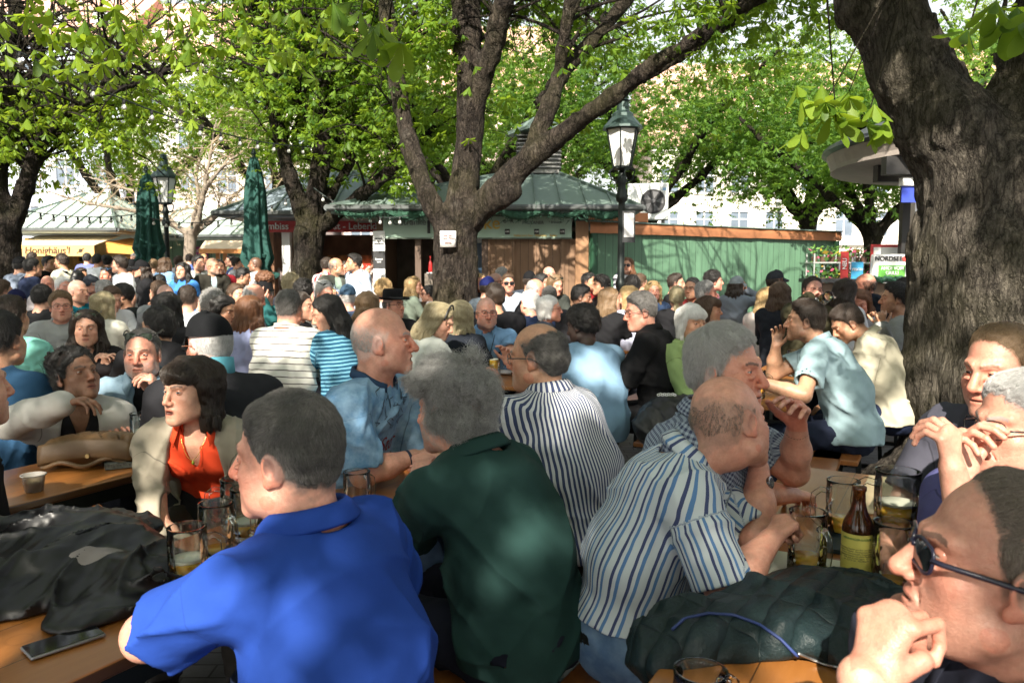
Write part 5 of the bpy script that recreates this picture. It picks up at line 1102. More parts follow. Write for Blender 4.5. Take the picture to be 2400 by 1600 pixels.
LEAF = leaf_mat('leaf', (.03, .085, .012), (.19, .31, .032), (.42, .60, .03)); LEAFD = leaf_mat('leaf_deep', (.022, .07, .018), (.15, .27, .035), (.32, .52, .04)); LEAFY = leaf_mat('leaf_young', (.05, .12, .012), (.27, .39, .035), (.54, .70, .04))
def leaves(C, size, rs, droop=(.15, 1.0), nl=6, fine=False):
    """palmate chestnut leaves at points C: nl leaflets each, folded along the midrib"""
    n = len(C); az = rs.uniform(0, 2 * math.pi, n); T = rs.normal(size=(n, 3)) * .38 + np.array([0, 0, 1.0]); T /= np.linalg.norm(T, axis=1)[:, None]; X = np.cross(T, rs.normal(size=(n, 3))); X /= np.linalg.norm(X, axis=1)[:, None]; Yv = np.cross(T, X); dr = rs.uniform(*droop, n); sz = size * rs.uniform(.6, 1.2, n); VV, lc = [], []; col = np.clip(rs.beta(1.6, 2.0, n), 0, 1)
    for k in range(nl):
        a = (k - (nl - 1) / 2) * (1.05 if nl > 5 else 1.15); ca, sa = math.cos(a), math.sin(a); D = X * ca + Yv * sa; S_ = -X * sa + Yv * ca; L = sz * (1 - .10 * abs(k - (nl - 1) / 2)) ; d = D * np.cos(dr)[:, None] - T * np.sin(dr)[:, None]; Nn = np.cross(S_, d); L = L[:, None]
        e = d * .75 - T * .30 * np.sin(dr + .4)[:, None]
        if fine:
            t_ = np.array([0, .16, .34, .52, .68, .82, .92, 1.0]); ww = np.array([.008, .05, .105, .16, .195, .18, .115, .005]); rows = []
            for tt, w_ in zip(t_, ww): mp = C + d * L * min(tt, .5) + (d * .62 + e * .55) * L * max(0, tt - .5) - T * L * .05 * math.sin(tt * 3); rows += [mp - S_ * L * w_ + Nn * L * .16 * w_, mp, mp + S_ * L * w_ + Nn * L * .16 * w_]
            VV.append(np.stack(rows, 1)); lc.append(np.repeat(col[:, None], 24, 1) + rs.normal(size=(n, 1)) * .05); continue
        p0 = C; w1, w2 = .105, .19; p1l, p1r = C + d * L * .38 - S_ * L * w1 + Nn * L * .05, C + d * L * .38 + S_ * L * w1 + Nn * L * .05; m2 = C + d * L * .55 + e * L * .2; p2l, p2r = m2 - S_ * L * w2 + Nn * L * .07, m2 + S_ * L * w2 + Nn * L * .07; p3 = C + d * L * .62 + e * L * .48
        VV.append(np.stack([p0, p1l, p2l, p3, p2r, p1r], 1)); lc.append(np.repeat(col[:, None], 6, 1) + rs.normal(size=(n, 1)) * .06)
    if fine:
        v = np.concatenate(VV).reshape(-1, 3); m_ = len(v) // 24; base = np.arange(m_)[:, None] * 24; q = np.concatenate([base + np.array([r_ * 3 + k, r_ * 3 + k + 1, r_ * 3 + k + 4, r_ * 3 + k + 3]) for r_ in range(7) for k in (0, 1)]); return v, q, np.clip(np.concatenate(lc).ravel(), 0, 1)
    v = np.concatenate(VV).reshape(-1, 3); m_ = len(v) // 6; base = np.arange(m_)[:, None] * 6; q = np.concatenate([base + np.array([0, 1, 2, 3]), base + np.array([0, 3, 4, 5])]); return v, q, np.clip(np.concatenate(lc).ravel(), 0, 1)
def branches(limbs, rs, n2, len2, n3, start=.25, up=.25, clear=None):
    """side branches and twigs growing out of the limbs; returns twig polylines and leaf points"""
    B2, B3, P = [], [], []; W = []
    for pts, rad in limbs: W.append(sum(np.linalg.norm(np.diff(pts, axis=0), axis=1)))
    W = np.array(W) / sum(W)
    for i in range(n2):
        pts, rad = limbs[rs.choice(len(limbs), p=W)]; f = rs.uniform(start, 1) * (len(pts) - 1); j = min(int(f), len(pts) - 2); p = pts[j] + (pts[j + 1] - pts[j]) * (f - j); ld = unit(pts[j + 1] - pts[j]); d = rs.normal(size=3); d[2] = abs(d[2]) * .5 + up; d = unit(unit(d) + ld * .5); L = rs.uniform(*len2); seg = [p]; K = 6
        for k in range(K): d = unit(d + rs.normal(size=3) * .16 + V(0, 0, -.09 * k * .5)); seg.append(seg[-1] + d * L / K)
        seg = np.array(seg); B2.append(seg)
        for t_ in range(n3):
            g = rs.uniform(.2, 1) * K; j = min(int(g), K - 1); p = seg[j] + (seg[j + 1] - seg[j]) * (g - j); d = unit(unit(seg[j + 1] - seg[j]) * .7 + rs.normal(size=3) * .7 + V(0, 0, -.1)); l3 = rs.uniform(.35, .95); tw = [p]
            for k in range(3): d = unit(d + rs.normal(size=3) * .2 + V(0, 0, -.14)); tw.append(tw[-1] + d * l3 / 3)
            tw = np.array(tw); B3.append(tw); m_ = rs.integers(4, 9)
            for k in range(m_): h = rs.uniform(.25, 1) * 3; j = min(int(h), 2); P.append(tw[j] + (tw[j + 1] - tw[j]) * (h - j) + rs.normal(size=3) * .15)
    P = np.array(P)
    if clear is not None: P = P[clear(P)]; B2 = [q for q in B2 if clear(q).all()]; B3 = [q for q in B3 if clear(q).all()]
    P = P[lit(P, rs)]
    return B2, B3, P
def wood_mesh(limbs, root, mat, h, name='trunk', k=.12, ridge=.0, seed=1, floor=-.02):
    F = Field()
    for pts, rad in limbs:
        for i in range(len(pts) - 1): F.cone(pts[i], pts[i + 1], rad[i], rad[i + 1], k=k)
    nz = noise3(seed, .5, 3); n2 = noise3(seed + 4, .13, 3)
    F.post.append(lambda Fv, x, y, z: Fv - ridge * (1.2 * nz(x, y, z * .6) + 1.0 * np.abs(n2(x, y, z * .35)))); v, q = contour(F, h); me = mesh_np(name, v, q); return wparent(link(name, me, mat, None, True), root)
def tree(label, base, limbs, mat=BARK, leaf=LEAF, h=.04, n2=70, len2=(1.0, 2.4), n3=5, size=.15, seed=1, twig=True, start=.25, ridge=.012, k=.12, up=.25, clear=None, extra=None, nl=6, crown=True):
    rs = np.random.default_rng(seed); root = empty('chestnut_tree', (base[0], base[1], 0), label=label, cat='tree', group='chestnut trees of the square'); limbs = [(np.array(p, float), np.array(r_, float)) for p, r_ in limbs]; tr = wood_mesh(limbs, root, mat, h, ridge=ridge, seed=seed, k=k); B2, B3, P = branches([l for l in limbs[1:]] or limbs, rs, n2, len2, n3, start, up, clear)
    if extra is not None: P = np.concatenate([P, extra])
    if twig:
        b = MB()
        for s_ in B2: b.tube(s_, np.linspace(.024, .008, len(s_)), 5, False)
        for s_ in B3[::2]: b.tube(s_, np.linspace(.007, .003, len(s_)), 3, False)
        b.build('branch', BARKD, root, True, True)
    v, q, lc = leaves(P, size, rs, nl=nl); me = mesh_np('crown', v, q); attr(me, 'lc', lc, 'FLOAT'); wparent(link('crown', me, leaf, None, False), root); return root, P
def inview(P, x0, x1, y0, y1):
    """keep-mask: False for points that would hang before this part of the square"""
    d = P[:, 1] * CP - (P[:, 2] - CAMZ) * SP; px = 1200 + FPX * P[:, 0] / d; py = 800 - FPX * (P[:, 1] * SP + (P[:, 2] - CAMZ) * CP) / d; return ~((d > .5) & (px > x0) & (px < x1) & (py > y0) & (py < y1))
def limb(Y, *pts):
    """(px, py, half width in px[, dY]) -> points and radii at distance Y"""
    P, r_ = [], []
    for t in pts: y = Y + (t[3] if len(t) > 3 else 0); P.append(at(t[0], t[1], y)); r_.append(t[2] * y / FPX)
    return np.array(P), np.array(r_)
def g0_(Y, px, r_): p = at(px, 640, Y); return (np.array([[p[0], p[1], -.05], [p[0], p[1], .5]]), np.array([r_ * 1.25, r_]))
# the middle chestnut
Y = 10.0; gp = at(1065, 640, Y)
T1 = [(np.array([[gp[0], Y, -.05], [gp[0], Y, .5], at(1066, 640, Y), at(1068, 560, Y)]), np.array([.44, .30, .27, .27])),
    limb(Y, (1050, 550, 44), (1000, 455, 36), (958, 340, 34, .3), (935, 205, 30, .5), (914, 82, 27, .8), (890, -90, 24, 1.0), (880, -420, 16, 1.2)),
    limb(Y, (1066, 560, 52), (1090, 430, 42), (1100, 306, 37), (1105, 204, 40, -.1), (1096, 82, 40, -.2), (1090, -90, 36, -.3), (1080, -420, 24, -.4), (1040, -720, 12, -.6)),
    limb(Y, (1105, 270, 32), (1150, 130, 28, -.3), (1182, 0, 26, -.6), (1230, -220, 20, -1.0), (1260, -420, 12, -1.4)),
    limb(Y, (1080, 545, 50), (1158, 450, 44, -.2), (1245, 368, 37, -.4), (1352, 288, 33, -.6), (1432, 228, 30, -.8), (1535, 150, 25, -1.1), (1640, 85, 22, -1.4), (1790, -15, 19, -1.8), (2000, -160, 12, -2.4)),
    limb(Y, (1240, 372, 24, -.4), (1290, 240, 25, -.3), (1312, 178, 22, -.2), (1385, 100, 17, 0), (1470, 0, 15, .2), (1560, -150, 10, .5)),
    limb(Y, (1308, 190, 19, -.2), (1318, 112, 17, -.4), (1338, 0, 15, -.6), (1350, -200, 10, -.9)),
    limb(Y, (1410, 245, 12, -.7), (1530, 170, 9, -.6), (1660, 95, 8, -.5), (1800, 5, 7, -.3), (1900, -60, 5, 0)),
    limb(Y, (1110, 505, 34), (1165, 470, 30, -.2), (1200, 448, 27, -.35))]
T1 = [T1[0]] + [(p_, r_ * f_) for (p_, r_), f_ in zip(T1[1:], (.58, .80, .74, .62, .78, .78, .85, .72))]
tree('broad chestnut with many limbs and a white notice on its trunk', gp, T1, BARK, LEAF, .032, 240, (1.0, 2.6), 7, .140, 3, start=.30, ridge=.013, k=.05, clear=lambda P: inview(P, 1375, 1540, 190, 640) & (P[:, 2] > 3.1) & ((P[:, 2] > 4.2) | (np.random.default_rng(1).random(len(P)) < .35)))
nb = at(1050, 560, 9.62); nt_ = empty('tree_notice', nb, R(3), 'white paper notice fixed on the middle chestnut trunk', 'notice'); b = MB(); n = 9
b.add([(-.10 + .2 * i / 8, .02 * ((i - 4) / 4) ** 2 * 1.2, z) for z in (-.10, .10) for i in range(n)], [(i, i + 1, n + i + 1, n + i) for i in range(n - 1)]); o = b.build('sheet', PAPER, nt_, True); m_ = o.modifiers.new('t', 'SOLIDIFY'); m_.thickness = .003; text('Bitte keine\nTauben f\u00fcttern\n\u2022 \u2022\nDanke', (0, -.008, 0), .03, plain('notice_ink', (.25, .12, .11), .7), None).parent = nt_
# the slim chestnut to its left
Y = 13.5; gp = at(722, 640, Y)
T2 = [(np.array([[gp[0], Y, -.05], [gp[0], Y, .6], at(722, 620, Y), at(726, 548, Y)]), np.array([.34, .26, .25, .27])), limb(Y, (722, 540, 26), (678, 408, 19), (652, 306, 17), (622, 204, 14), (602, 60, 11), (580, -200, 8)), limb(Y, (728, 540, 28), (752, 390, 24), (756, 255, 22), (750, 130, 20), (734, 0, 17), (720, -250, 10)), limb(Y, (735, 545, 22), (845, 460, 17, -.3), (948, 370, 14, -.6), (1020, 300, 9, -.9)), limb(Y, (745, 500, 15), (805, 408, 13, .4), (865, 306, 11, .8), (878, 184, 9, 1), (880, 20, 6, 1)), limb(Y, (752, 330, 10), (700, 240, 8, -.5), (640, 170, 6, -.9))]
T2 = [T2[0]] + [(p_, r_ * .82) for p_, r_ in T2[1:]]
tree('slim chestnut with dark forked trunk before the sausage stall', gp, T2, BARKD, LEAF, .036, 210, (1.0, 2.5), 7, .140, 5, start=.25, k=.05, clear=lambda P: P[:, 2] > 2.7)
# left edge chestnut
Y = 12.0; gp = at(8, 640, Y)
T3 = [(np.array([[gp[0], Y, -.05], [gp[0], Y, .6], at(8, 640, Y), at(12, 556, Y)]), np.array([.36, .26, .22, .22])), limb(Y, (5, 560, 24), (-4, 408, 19), (12, 255, 16), (32, 102, 13), (40, -150, 9)), limb(Y, (18, 552, 22), (58, 438, 19), (92, 336, 14), (155, 260, 10, -.4), (255, 214, 7, -.8), (380, 180, 5, -1)), limb(Y, (50, 450, 10), (85, 380, 10, .5), (110, 260, 8, .8), (100, 120, 6, 1)), limb(Y, (0, 300, 10), (-120, 180, 9, -.6), (-260, 60, 6, -1))]
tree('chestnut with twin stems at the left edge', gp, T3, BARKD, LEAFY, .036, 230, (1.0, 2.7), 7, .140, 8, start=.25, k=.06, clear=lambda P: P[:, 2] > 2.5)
# the big near trunk at the right
Y = 4.9; gp = at(2330, 640, Y)
T4 = [(np.array([at(2345, 640, Y) * V(1, 1, 0) + V(0, 0, -.05), at(2350, 1100, Y), at(2335, 900, Y), at(2345, 700, Y), at(2338, 560, Y), at(2325, 450, Y)]), np.array([.74, .58, .515, .49, .46, .40])), limb(Y, (2300, 440, 128), (2232, 320, 96), (2140, 165, 74, .1), (2058, 0, 66, .2), (2000, -150, 60, .3), (1920, -500, 46, .5), (1700, -900, 36, .3), (1400, -1250, 18, 0)), limb(Y, (2360, 440, 140), (2432, 300, 116), (2490, 100, 100, -.1), (2530, -120, 92, -.2), (2600, -600, 70, -.6), (2700, -1100, 36, -1)), limb(Y, (2010, -90, 40, .3), (2150, -500, 36, -.6), (2150, -1000, 22, -1.6)), limb(Y, (2480, -150, 60, -.2), (2100, -900, 45, -1.6), (1500, -1500, 20, -2.6))]
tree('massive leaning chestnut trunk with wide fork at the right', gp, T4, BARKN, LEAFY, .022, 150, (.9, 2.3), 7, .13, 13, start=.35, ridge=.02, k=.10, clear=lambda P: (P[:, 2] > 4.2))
# near leaf sprays that hang into the frame top
def sprays(specs, seed, label, size, leaf, anchor, sp=.24):
    rs = np.random.default_rng(seed); root = empty('hanging_branch', anchor, label=label, cat='branch', group='leafy branches hanging into view'); b = MB(); P = []
    for px, py, Y, n in specs:
        c = at(px, py, Y); top = c + V(rs.normal() * .3, rs.normal() * .3, 1.1); mid = (c + top) / 2 + V(rs.normal() * .12, 0, .12); b.tube([top, mid, c], [.009, .006, .003], 5, False)
        for k in range(n): P.append(c + rs.normal(size=3) * sp * V(1, 1, .55) if k else c)
    # (sprays stay whole)
    b.build('twig', BARKD, root, True, True); v, q, lc = leaves(np.array(P), size, rs, (.45, 1.2), 7, True); me = mesh_np('foliage', v, q); attr(me, 'lc', lc, 'FLOAT'); o = wparent(link('foliage', me, leaf, None, True), root); o["kind"] = "stuff"; return root
sprays([(60, 40, 4.2, 14), (120, 90, 4.6, 12), (200, 45, 5, 16), (275, 60, 4.8, 14), (330, 130, 5.4, 14), (390, 100, 5.2, 14), (30, 140, 5.5, 12), (470, 40, 6, 16), (560, 60, 6, 16), (520, 110, 5.6, 14), (640, 30, 5.4, 14), (720, 40, 5.0, 12), (760, 90, 6.5, 14), (420, 190, 6.5, 14), (250, 150, 6.5, 14), (110, 190, 6.6, 14), (640, 130, 7, 14)], 31, 'near chestnut branch hanging into the upper left', .105, LEAFY, (-3.2, 4.6, 4.2))
sprays([(845, 25, 3.4, 4), (870, 60, 3.8, 4)], 32, 'small leafy branch hanging beside the middle chestnut top', .15, LEAF, (-.7, 3.6, 3.2), .10)
sprays([(2270, 70, 2.7, 2), (2330, 20, 2.8, 3), (2385, 15, 2.6, 2)], 33, 'leaf branch hanging before the fork of the massive trunk', .17, LEAF, (1.8, 2.7, 3.1), .09)
sprays([(1935, 240, 4.2, 4), (1960, 285, 4.3, 3), (2030, 290, 4.3, 3), (1990, 215, 4.4, 4)], 34, 'big leaved branch drooping left of the massive trunk', .17, LEAFY, (1.9, 4.2, 3.2), .16)
# trees overhead and beside; those behind the camera are unseen, added for shade
def plain_tree(label, x, y, H, seed, leaf=LEAF, spread=2.6, n2=90, h0=2.6, r0=.3, size=.16, mat=BARKD, len2=(1.0, 2.6), lean=0, clear=None, twig=True, n3=6):
    rs = np.random.default_rng(seed); limbs = [(np.array([[x, y, -.05], [x, y, .5], [x + lean * .5, y, h0 * .6], [x + lean, y, h0]]), np.array([r0 * 1.4, r0 * 1.05, r0 * .95, r0 * .95]))]
    for i in range(6):
        a = 2 * math.pi * i / 6 + rs.uniform(-.3, .3); p = V(x + lean, y, h0 - .05); pts = [p]; d = unit(V(math.cos(a) * .7, math.sin(a) * .7, 1))
        for k in range(6): d = unit(d + V(math.cos(a), math.sin(a), 0) * .07 * spread * .4 + rs.normal(size=3) * .10); pts.append(pts[-1] + d * (H - h0) / 5.2)
        limbs.append((np.array(pts), np.linspace(r0 * .6, .04, 7)))
    return tree(label, (x, y), limbs, mat, leaf, .06, n2, len2, n3, size, seed, twig, .2, .01, .12, .15, clear)
fr = lambda P: (P[:, 2] > 3.0) & ~((P[:, 1] > .3) & (CAMZ + .33 * P[:, 1] > P[:, 2]) & (np.abs(P[:, 0]) < .75 * P[:, 1]))
plain_tree('chestnut shading the tables from beyond the left edge', -5.6, 1.2, 6.6, 41, LEAFY, 3.4, 150, clear=fr, twig=False)
plain_tree('unseen chestnut added behind to shade the tables', -1.4, -4.4, 9.0, 42, LEAF, 3.6, 230, clear=fr, twig=False)
plain_tree('unseen chestnut added behind to shade the right tables', 3.6, -3.4, 9.0, 43, LEAF, 3.6, 230, clear=fr, twig=False)
plain_tree('chestnut beyond the left edge past the second tables', -8.2, 6.2, 6.4, 44, LEAFY, 3.0, 110, clear=lambda P: P[:, 2] > 2.9, twig=False)
plain_tree('unseen chestnut added for shade far behind the tables on the left', -6.4, -5.5, 9.0, 45, LEAF, 3.6, 200, clear=fr, twig=False)
plain_tree('tall unseen chestnut added for shade two rows behind the tables', .8, -9.0, 11, 46, LEAF, 3.6, 200, clear=fr, twig=False)
# trees behind
back = [('chestnut far behind the slim chestnut', -4.0, 30, 11.5, LEAFY, 240), ('chestnut behind the round roof kiosk', 16.5, 26, 10.5, LEAFY, 220), ('dense chestnut behind the kiosk roof', -1.2, 21, 9.5, LEAFD, 220), ('dense chestnut above the shed and lamp', 3.6, 20.5, 7.6, LEAFD, 220), ('chestnut with low boughs behind the right end of the shed', 8.2, 21.5, 6.2, LEAFD, 220), ('pale green chestnut behind the massive trunk', 12.6, 21, 9.5, LEAFY, 240), ('chestnut rising behind the sausage stall', -6.6, 22, 9.5, LEAF, 240), ('chestnut rising behind the honey stall', -13, 26, 9.0, LEAF, 220), ('small chestnut with slim trunk by the fish kiosk', 7.6, 16.3, 5.6, LEAFD, 210), ('chestnut above the stalls far left', -17.5, 22, 9, LEAFY, 200), ('chestnut in the gap behind the middle chestnut', .6, 27, 10, LEAFD, 210)]
for i, (lb, x, y, H, lf, n2) in enumerate(back): plain_tree(lb, x, y, H, 60 + i, lf, 3.2, n2, 2.9 if i != 8 else 2.3, .22 if i != 8 else .17, .14, twig=False, len2=(1.1, 2.8), clear=lambda P, q=(2.55 if i in (4, 8) else 3.3): P[:, 2] > q)
# a bare early tree between the stalls
rs = np.random.default_rng(77); bt = empty('bare_tree', (-8.6, 20.5, 0), label='pale budding tree with bare twigs between the far stalls', cat='tree'); L = [(np.array([[-8.6, 20.5, 0], [-8.6, 20.5, 1.5], [-8.5, 20.5, 2.6]]), np.array([.2, .16, .15]))]
for i in range(8):
    a = rs.uniform(0, 6.28); p = V(-8.5, 20.5, 2.5); d = unit(V(math.cos(a), math.sin(a) * .6, .55)); pts = [p]
    for k in range(6): d = unit(d + rs.normal(size=3) * .2); pts.append(pts[-1] + d * .62)
    L.append((np.array(pts), np.linspace(.08, .02, 7)))
wood_mesh(L, bt, plain('pale_bark', (.22, .18, .14), .9, 0, .2), .05, k=.08); B2, B3, P = branches(L[1:], rs, 80, (.6, 1.6), 7, .15, .2); b = MB()
for s_ in B2: b.tube(s_, np.linspace(.02, .007, len(s_)), 4, False)
for s_ in B3: b.tube(s_, np.linspace(.007, .004, len(s_)), 3, False)
b.build('twig', plain('pale_twig', (.30, .23, .15), .9, 0, .2), bt, True, True); v, q, lc = leaves(P[::2], .045, rs); me = mesh_np('bud', v, q); attr(me, 'lc', lc, 'FLOAT'); o = wparent(link('bud', me, plain('bud_cream', (.45, .38, .22), .7, 0, .2), None), bt); o["kind"] = "stuff"
# strings of bulbs between the trees
def string(label, pts, n, sag=.0):
    o = empty('bulb_string', pts[0], label=label, cat='string lights', group='strings of bulbs between the trees'); pts = np.array(pts); b = MB(); b.tube(pts, .009, 5); b.build('cable', plain('cable', (.02, .03, .028), .6), o, True, True); me = None; arc = np.linspace(0, len(pts) - 1, n + 2)[1:-1]
    for f in arc:
        j = min(int(f), len(pts) - 2); p = pts[j] + (pts[j + 1] - pts[j]) * (f - j)
        if me is None:
            b = MB(); b.m = 0; b.lathe((0, 0, 0), [(.016, 0), (.018, -.05), (.014, -.055)], 8); b.m = 1; b.lathe((0, 0, -.055), [(.014, 0), (.028, -.03), (.026, -.05), (.0, -.065)], 10); q = b.build('bulb', [plain('socket', (.02, .02, .02), .5), plain('bulb_glass', (.55, .55, .52), .1, 0, .1)], o, True); me = q.data
        else: q = bpy.data.objects.new('bulb', me); COL.objects.link(q); q.parent = o
        q.location = tuple(p - pts[0])
cat = lambda a, b_, sag, n=16: [a + (b_ - a) * f - V(0, 0, sag * 4 * f * (1 - f)) for f in np.linspace(0, 1, n)]
string('bulb string crossing the upper left foliage', cat(at(-60, 70, 7), at(740, 345, 13.3), .25), 13); string('bulb string above the honey stall', cat(at(-40, 470, 11.8), at(330, 500, 15), .15), 12); string('bulb string between the parasols and the slim chestnut', cat(at(330, 505, 14.4), at(735, 430, 13.4), .35), 12); string('bulb string under the kiosk eaves at the slim chestnut', cat(at(735, 440, 13.2), at(960, 505, 12.7), .2), 9)
# ---------------- things on the tables
def glass_mat(name, col, rough=.02, tr=1.0, ior=1.45):
    if name in MATS: return MATS[name]
    t = NT(name); t.set(Base_Color=(*col, 1), Roughness=rough, IOR=ior, Transmission_Weight=tr); MATS[name] = t.m; return t.m
GLASS = glass_mat('clear_glass', (1, 1, 1), .01, 1.0, 1.45)
nt_g = GLASS.node_tree; tp_ = nt_g.nodes.new("ShaderNodeBsdfTransparent"); tp_.inputs[0].default_value = (.96, .98, .97, 1); gl_ = nt_g.nodes.new("ShaderNodeBsdfGlossy"); gl_.inputs["Roughness"].default_value = .03; lw_ = nt_g.nodes.new("ShaderNodeLayerWeight"); lw_.inputs[0].default_value = .22
mx_ = nt_g.nodes.new("ShaderNodeMixShader"); mx2_ = nt_g.nodes.new("ShaderNodeMixShader"); nt_g.links.new(lw_.outputs["Fresnel"], mx_.inputs[0]); nt_g.links.new(tp_.outputs[0], mx_.inputs[1]); nt_g.links.new(gl_.outputs[0], mx_.inputs[2]); mx2_.inputs[0].default_value = .10
nt_g.links.new(mx_.outputs[0], mx2_.inputs[1]); nt_g.links.new(nt_g.nodes["Principled BSDF"].outputs[0], mx2_.inputs[2]); nt_g.links.new(mx2_.outputs[0], nt_g.nodes["Material Output"].inputs[0])
BEER = plain('beer_liquid', (.90, .48, .05), .12, 0, .10, 30, Subsurface_Weight=.3, Subsurface_Scale=.03); FOAM = plain('beer_foam', (.82, .78, .66), .8, 0, .05, 60); BROWNG = glass_mat('brown_glass', (.16, .05, .012), .03, .75, 1.5)
def dimple(a, z, H, rows=3, n=9):
    d = 0
    for r_ in range(rows):
        zc = H * (.20 + .17 * r_); off = .5 * (r_ % 2); q = ((a / (2 * math.pi) * n + off) % 1 - .5) / .40; w_ = (z - zc) / (H * .075); d = max(d, 1 - q * q - w_ * w_)
    return max(0, d) ** .6
def mug(loc, label, H=.155, Rm=.046, fill=.3, rz=0.0, group='glass beer mugs', foam=True):
    o = empty('beer_mug', loc, rz, label, 'beer mug', group); n, m_ = 54, 34; vs = []; prof = []
    for j in range(m_ + 1):
        f = j / m_; z = H * f; r = Rm * (1.0 if f > .06 else .93 + .07 * f / .06)
        if f > .82: r *= 1 - .03 * math.sin((f - .82) / .18 * math.pi)
        prof.append((r, z))
    for r, z in prof:
        for i in range(n): a = 2 * math.pi * i / n; q = r * (1 - .075 * dimple(a, z, H)); vs.append((q * math.cos(a), q * math.sin(a), z))
    ri = Rm * .88; zi = [H, H * .93, H * .5, H * .12, H * .085]
    for z in zi:
        rr = ri if z > H * .1 else ri * .8
        for i in range(n): a = 2 * math.pi * i / n; q = rr * (1 - .03 * dimple(a, z, H)); vs.append((q * math.cos(a), q * math.sin(a), z))
    T = m_ + 1 + len(zi); fs = [(j * n + i, j * n + (i + 1) % n, (j + 1) * n + (i + 1) % n, (j + 1) * n + i) for j in range(T - 1) for i in range(n)] + [tuple(range(n))[::-1], tuple((T - 1) * n + i for i in range(n))]
    b = MB(); b.add(vs, fs); b.build('glass_body', GLASS, o, True)
    b = MB(); hp = [(Rm * .93, 0, H * .80), (Rm * 1.35, 0, H * .83), (Rm * 1.78, 0, H * .74), (Rm * 1.85, 0, H * .52), (Rm * 1.72, 0, H * .30), (Rm * 1.32, 0, H * .20), (Rm * .93, 0, H * .24)]; P = np.array(hp); f = np.linspace(0, 6, 25); P = np.stack([np.interp(f, range(7), P[:, k]) for k in range(3)], 1); b.tube(P, Rm * .17, 10); b.build('handle', GLASS, o, True)
    if fill:
        zb, zt = H * .09, H * (.09 + .88 * fill); b = MB(); b.lathe((0, 0, 0), [(ri * .78, zb), (ri * .965, zb + .006), (ri * .965, zt)], 40); b.build('beer', BEER, o, True)
        if foam: b = MB(); b.lathe((0, 0, 0), [(ri * .96, zt + .0006), (ri * .97, zt + .008), (ri * .85, zt + .0065), (0, zt + .006)], 30); b.build('foam', FOAM, o, True)
    return o
TZ = .7715
def on(px, Y, z=TZ): p = at(px, 900, Y); return (p[0], p[1], z)
bz = lambda px, py: tuple(atz(px, py, TZ))
mug(bz(443, 1374), 'nearest half filled mug beside the blue polo sleeve', .150, .046, .40, R(15)); mug(bz(510, 1306), 'nearly empty mug just behind the nearest mug', .150, .045, .10, R(-35), foam=False); mug(bz(556, 1236), 'empty mug standing before the orange collar', .150, .045, .06, R(200), foam=False); mug(bz(580, 1262), 'mug half hidden by the blue polo man nose', .150, .045, .25, R(-60)); mug(bz(838, 1215), 'empty mug rim showing over the blue polo shoulder', .15, .042, .05, R(60), foam=False)
mug(bz(1889, 1350), 'mug with a little beer beside the striped man hand', .168, .046, .26, R(-75), foam=False); mug(bz(1972, 1255), 'mug held by the man in checked shirt', .165, .046, .26, R(175), foam=False); mug(bz(2098, 1268), 'tall litre mug half full of amber beer', .205, .060, .50, R(160)); mug(bz(2090, 1380), 'empty mug right of the brown bottle', .165, .047, .05, R(-70), foam=False); mug(on(1658, 1.13), 'empty mug at the lower edge on the near table', .15, .042, .04, R(30), foam=False)
mug(on(1158, 5.75), 'mug with thick foam before the bald man in light blue polo', .16, .048, .62, R(20)); mug(on(1775, 4.6), 'handled mug of beer at the left of the pale teal tee', .17, .048, .45, R(0)); mug(on(1752, 5.5), 'tall empty mug behind the grey haired man', .19, .052, .05, R(80), foam=False); mug(on(1860, 5.6), 'clear mug under the chin of the pale teal tee man', .19, .052, .05, R(40), foam=False); mug(on(1428, 5.9), 'tall dimpled mug by the dark curly haired man', .2, .054, .3, R(30)); mug(on(328, 3.25), 'mug of beer beside the denim jacket', .16, .047, .45, R(120)); mug(on(366, 3.35), 'second mug of beer between denim jacket and beige cardigan', .16, .047, .4, R(30)); mug(on(142, 5.9), 'clear mug before the man in grey hooded sweat', .17, .05, .1, R(150), foam=False); mug(on(215, 7.5), 'glass mug beside the man in teal jacket', .17, .05, .3, R(0))
# bottles
bo = empty('brown_bottle', bz(2006, 1355), 0, 'brown beer bottle with yellow label among the mugs', 'bottle'); b = MB(); b.lathe((0, 0, 0), [(.034, 0), (.037, .004), (.037, .128), (.034, .145), (.020, .175), (.0155, .195), (.0145, .222), (.0165, .224), (.0165, .234), (.012, .236)], 32); b.build('glass_body', BROWNG, bo, True)
b = MB(); b.lathe((0, 0, .028), [(.0376, 0), (.0376, .094)], 32, False); b.build('label', plain('label_yellow', (.62, .55, .12), .55, 0, .05), bo, True)
def wrap_text(txt, r, z, size, mat, parent, a0=0.0, name='lettering'):
    q = text(txt, (0, 0, 0), size, mat, None, rx=0, name=name, ext=.0003); me = q.data; n = len(me.vertices); co = np.zeros(n * 3, np.float32); me.vertices.foreach_get('co', co); co = co.reshape(-1, 3); a = a0 - math.pi / 2 + co[:, 0] / r; v = np.stack([(r + .0006 + co[:, 2]) * np.cos(a), (r + .0006 + co[:, 2]) * np.sin(a), z + co[:, 1]], 1); me.vertices.foreach_set('co', v.astype(np.float32).ravel()); me.update(); q.rotation_euler = (0, 0, 0); q.location = (0, 0, 0); q.parent = parent; return q
wrap_text('HENNINGER RADLER', .0376, .111, .0075, plain('label_green', (.10, .2, .05), .6), bo, -.45); wrap_text('\n'.join(['Naturtr\u00fcbes Radler aus Bier und Limonade', 'Zutaten: Wasser, Gerstenmalz, Hopfen', 'Zucker, Zitronensaft, Kohlens\u00e4ure', 'mindestens haltbar bis siehe Flaschenhals', 'k\u00fchl und dunkel lagern  0,5 l', 'alc. 2,5 % vol   Pfandflasche']), .0376, .072, .0056, plain('label_ink', (.28, .25, .08), .6), bo, -.45)
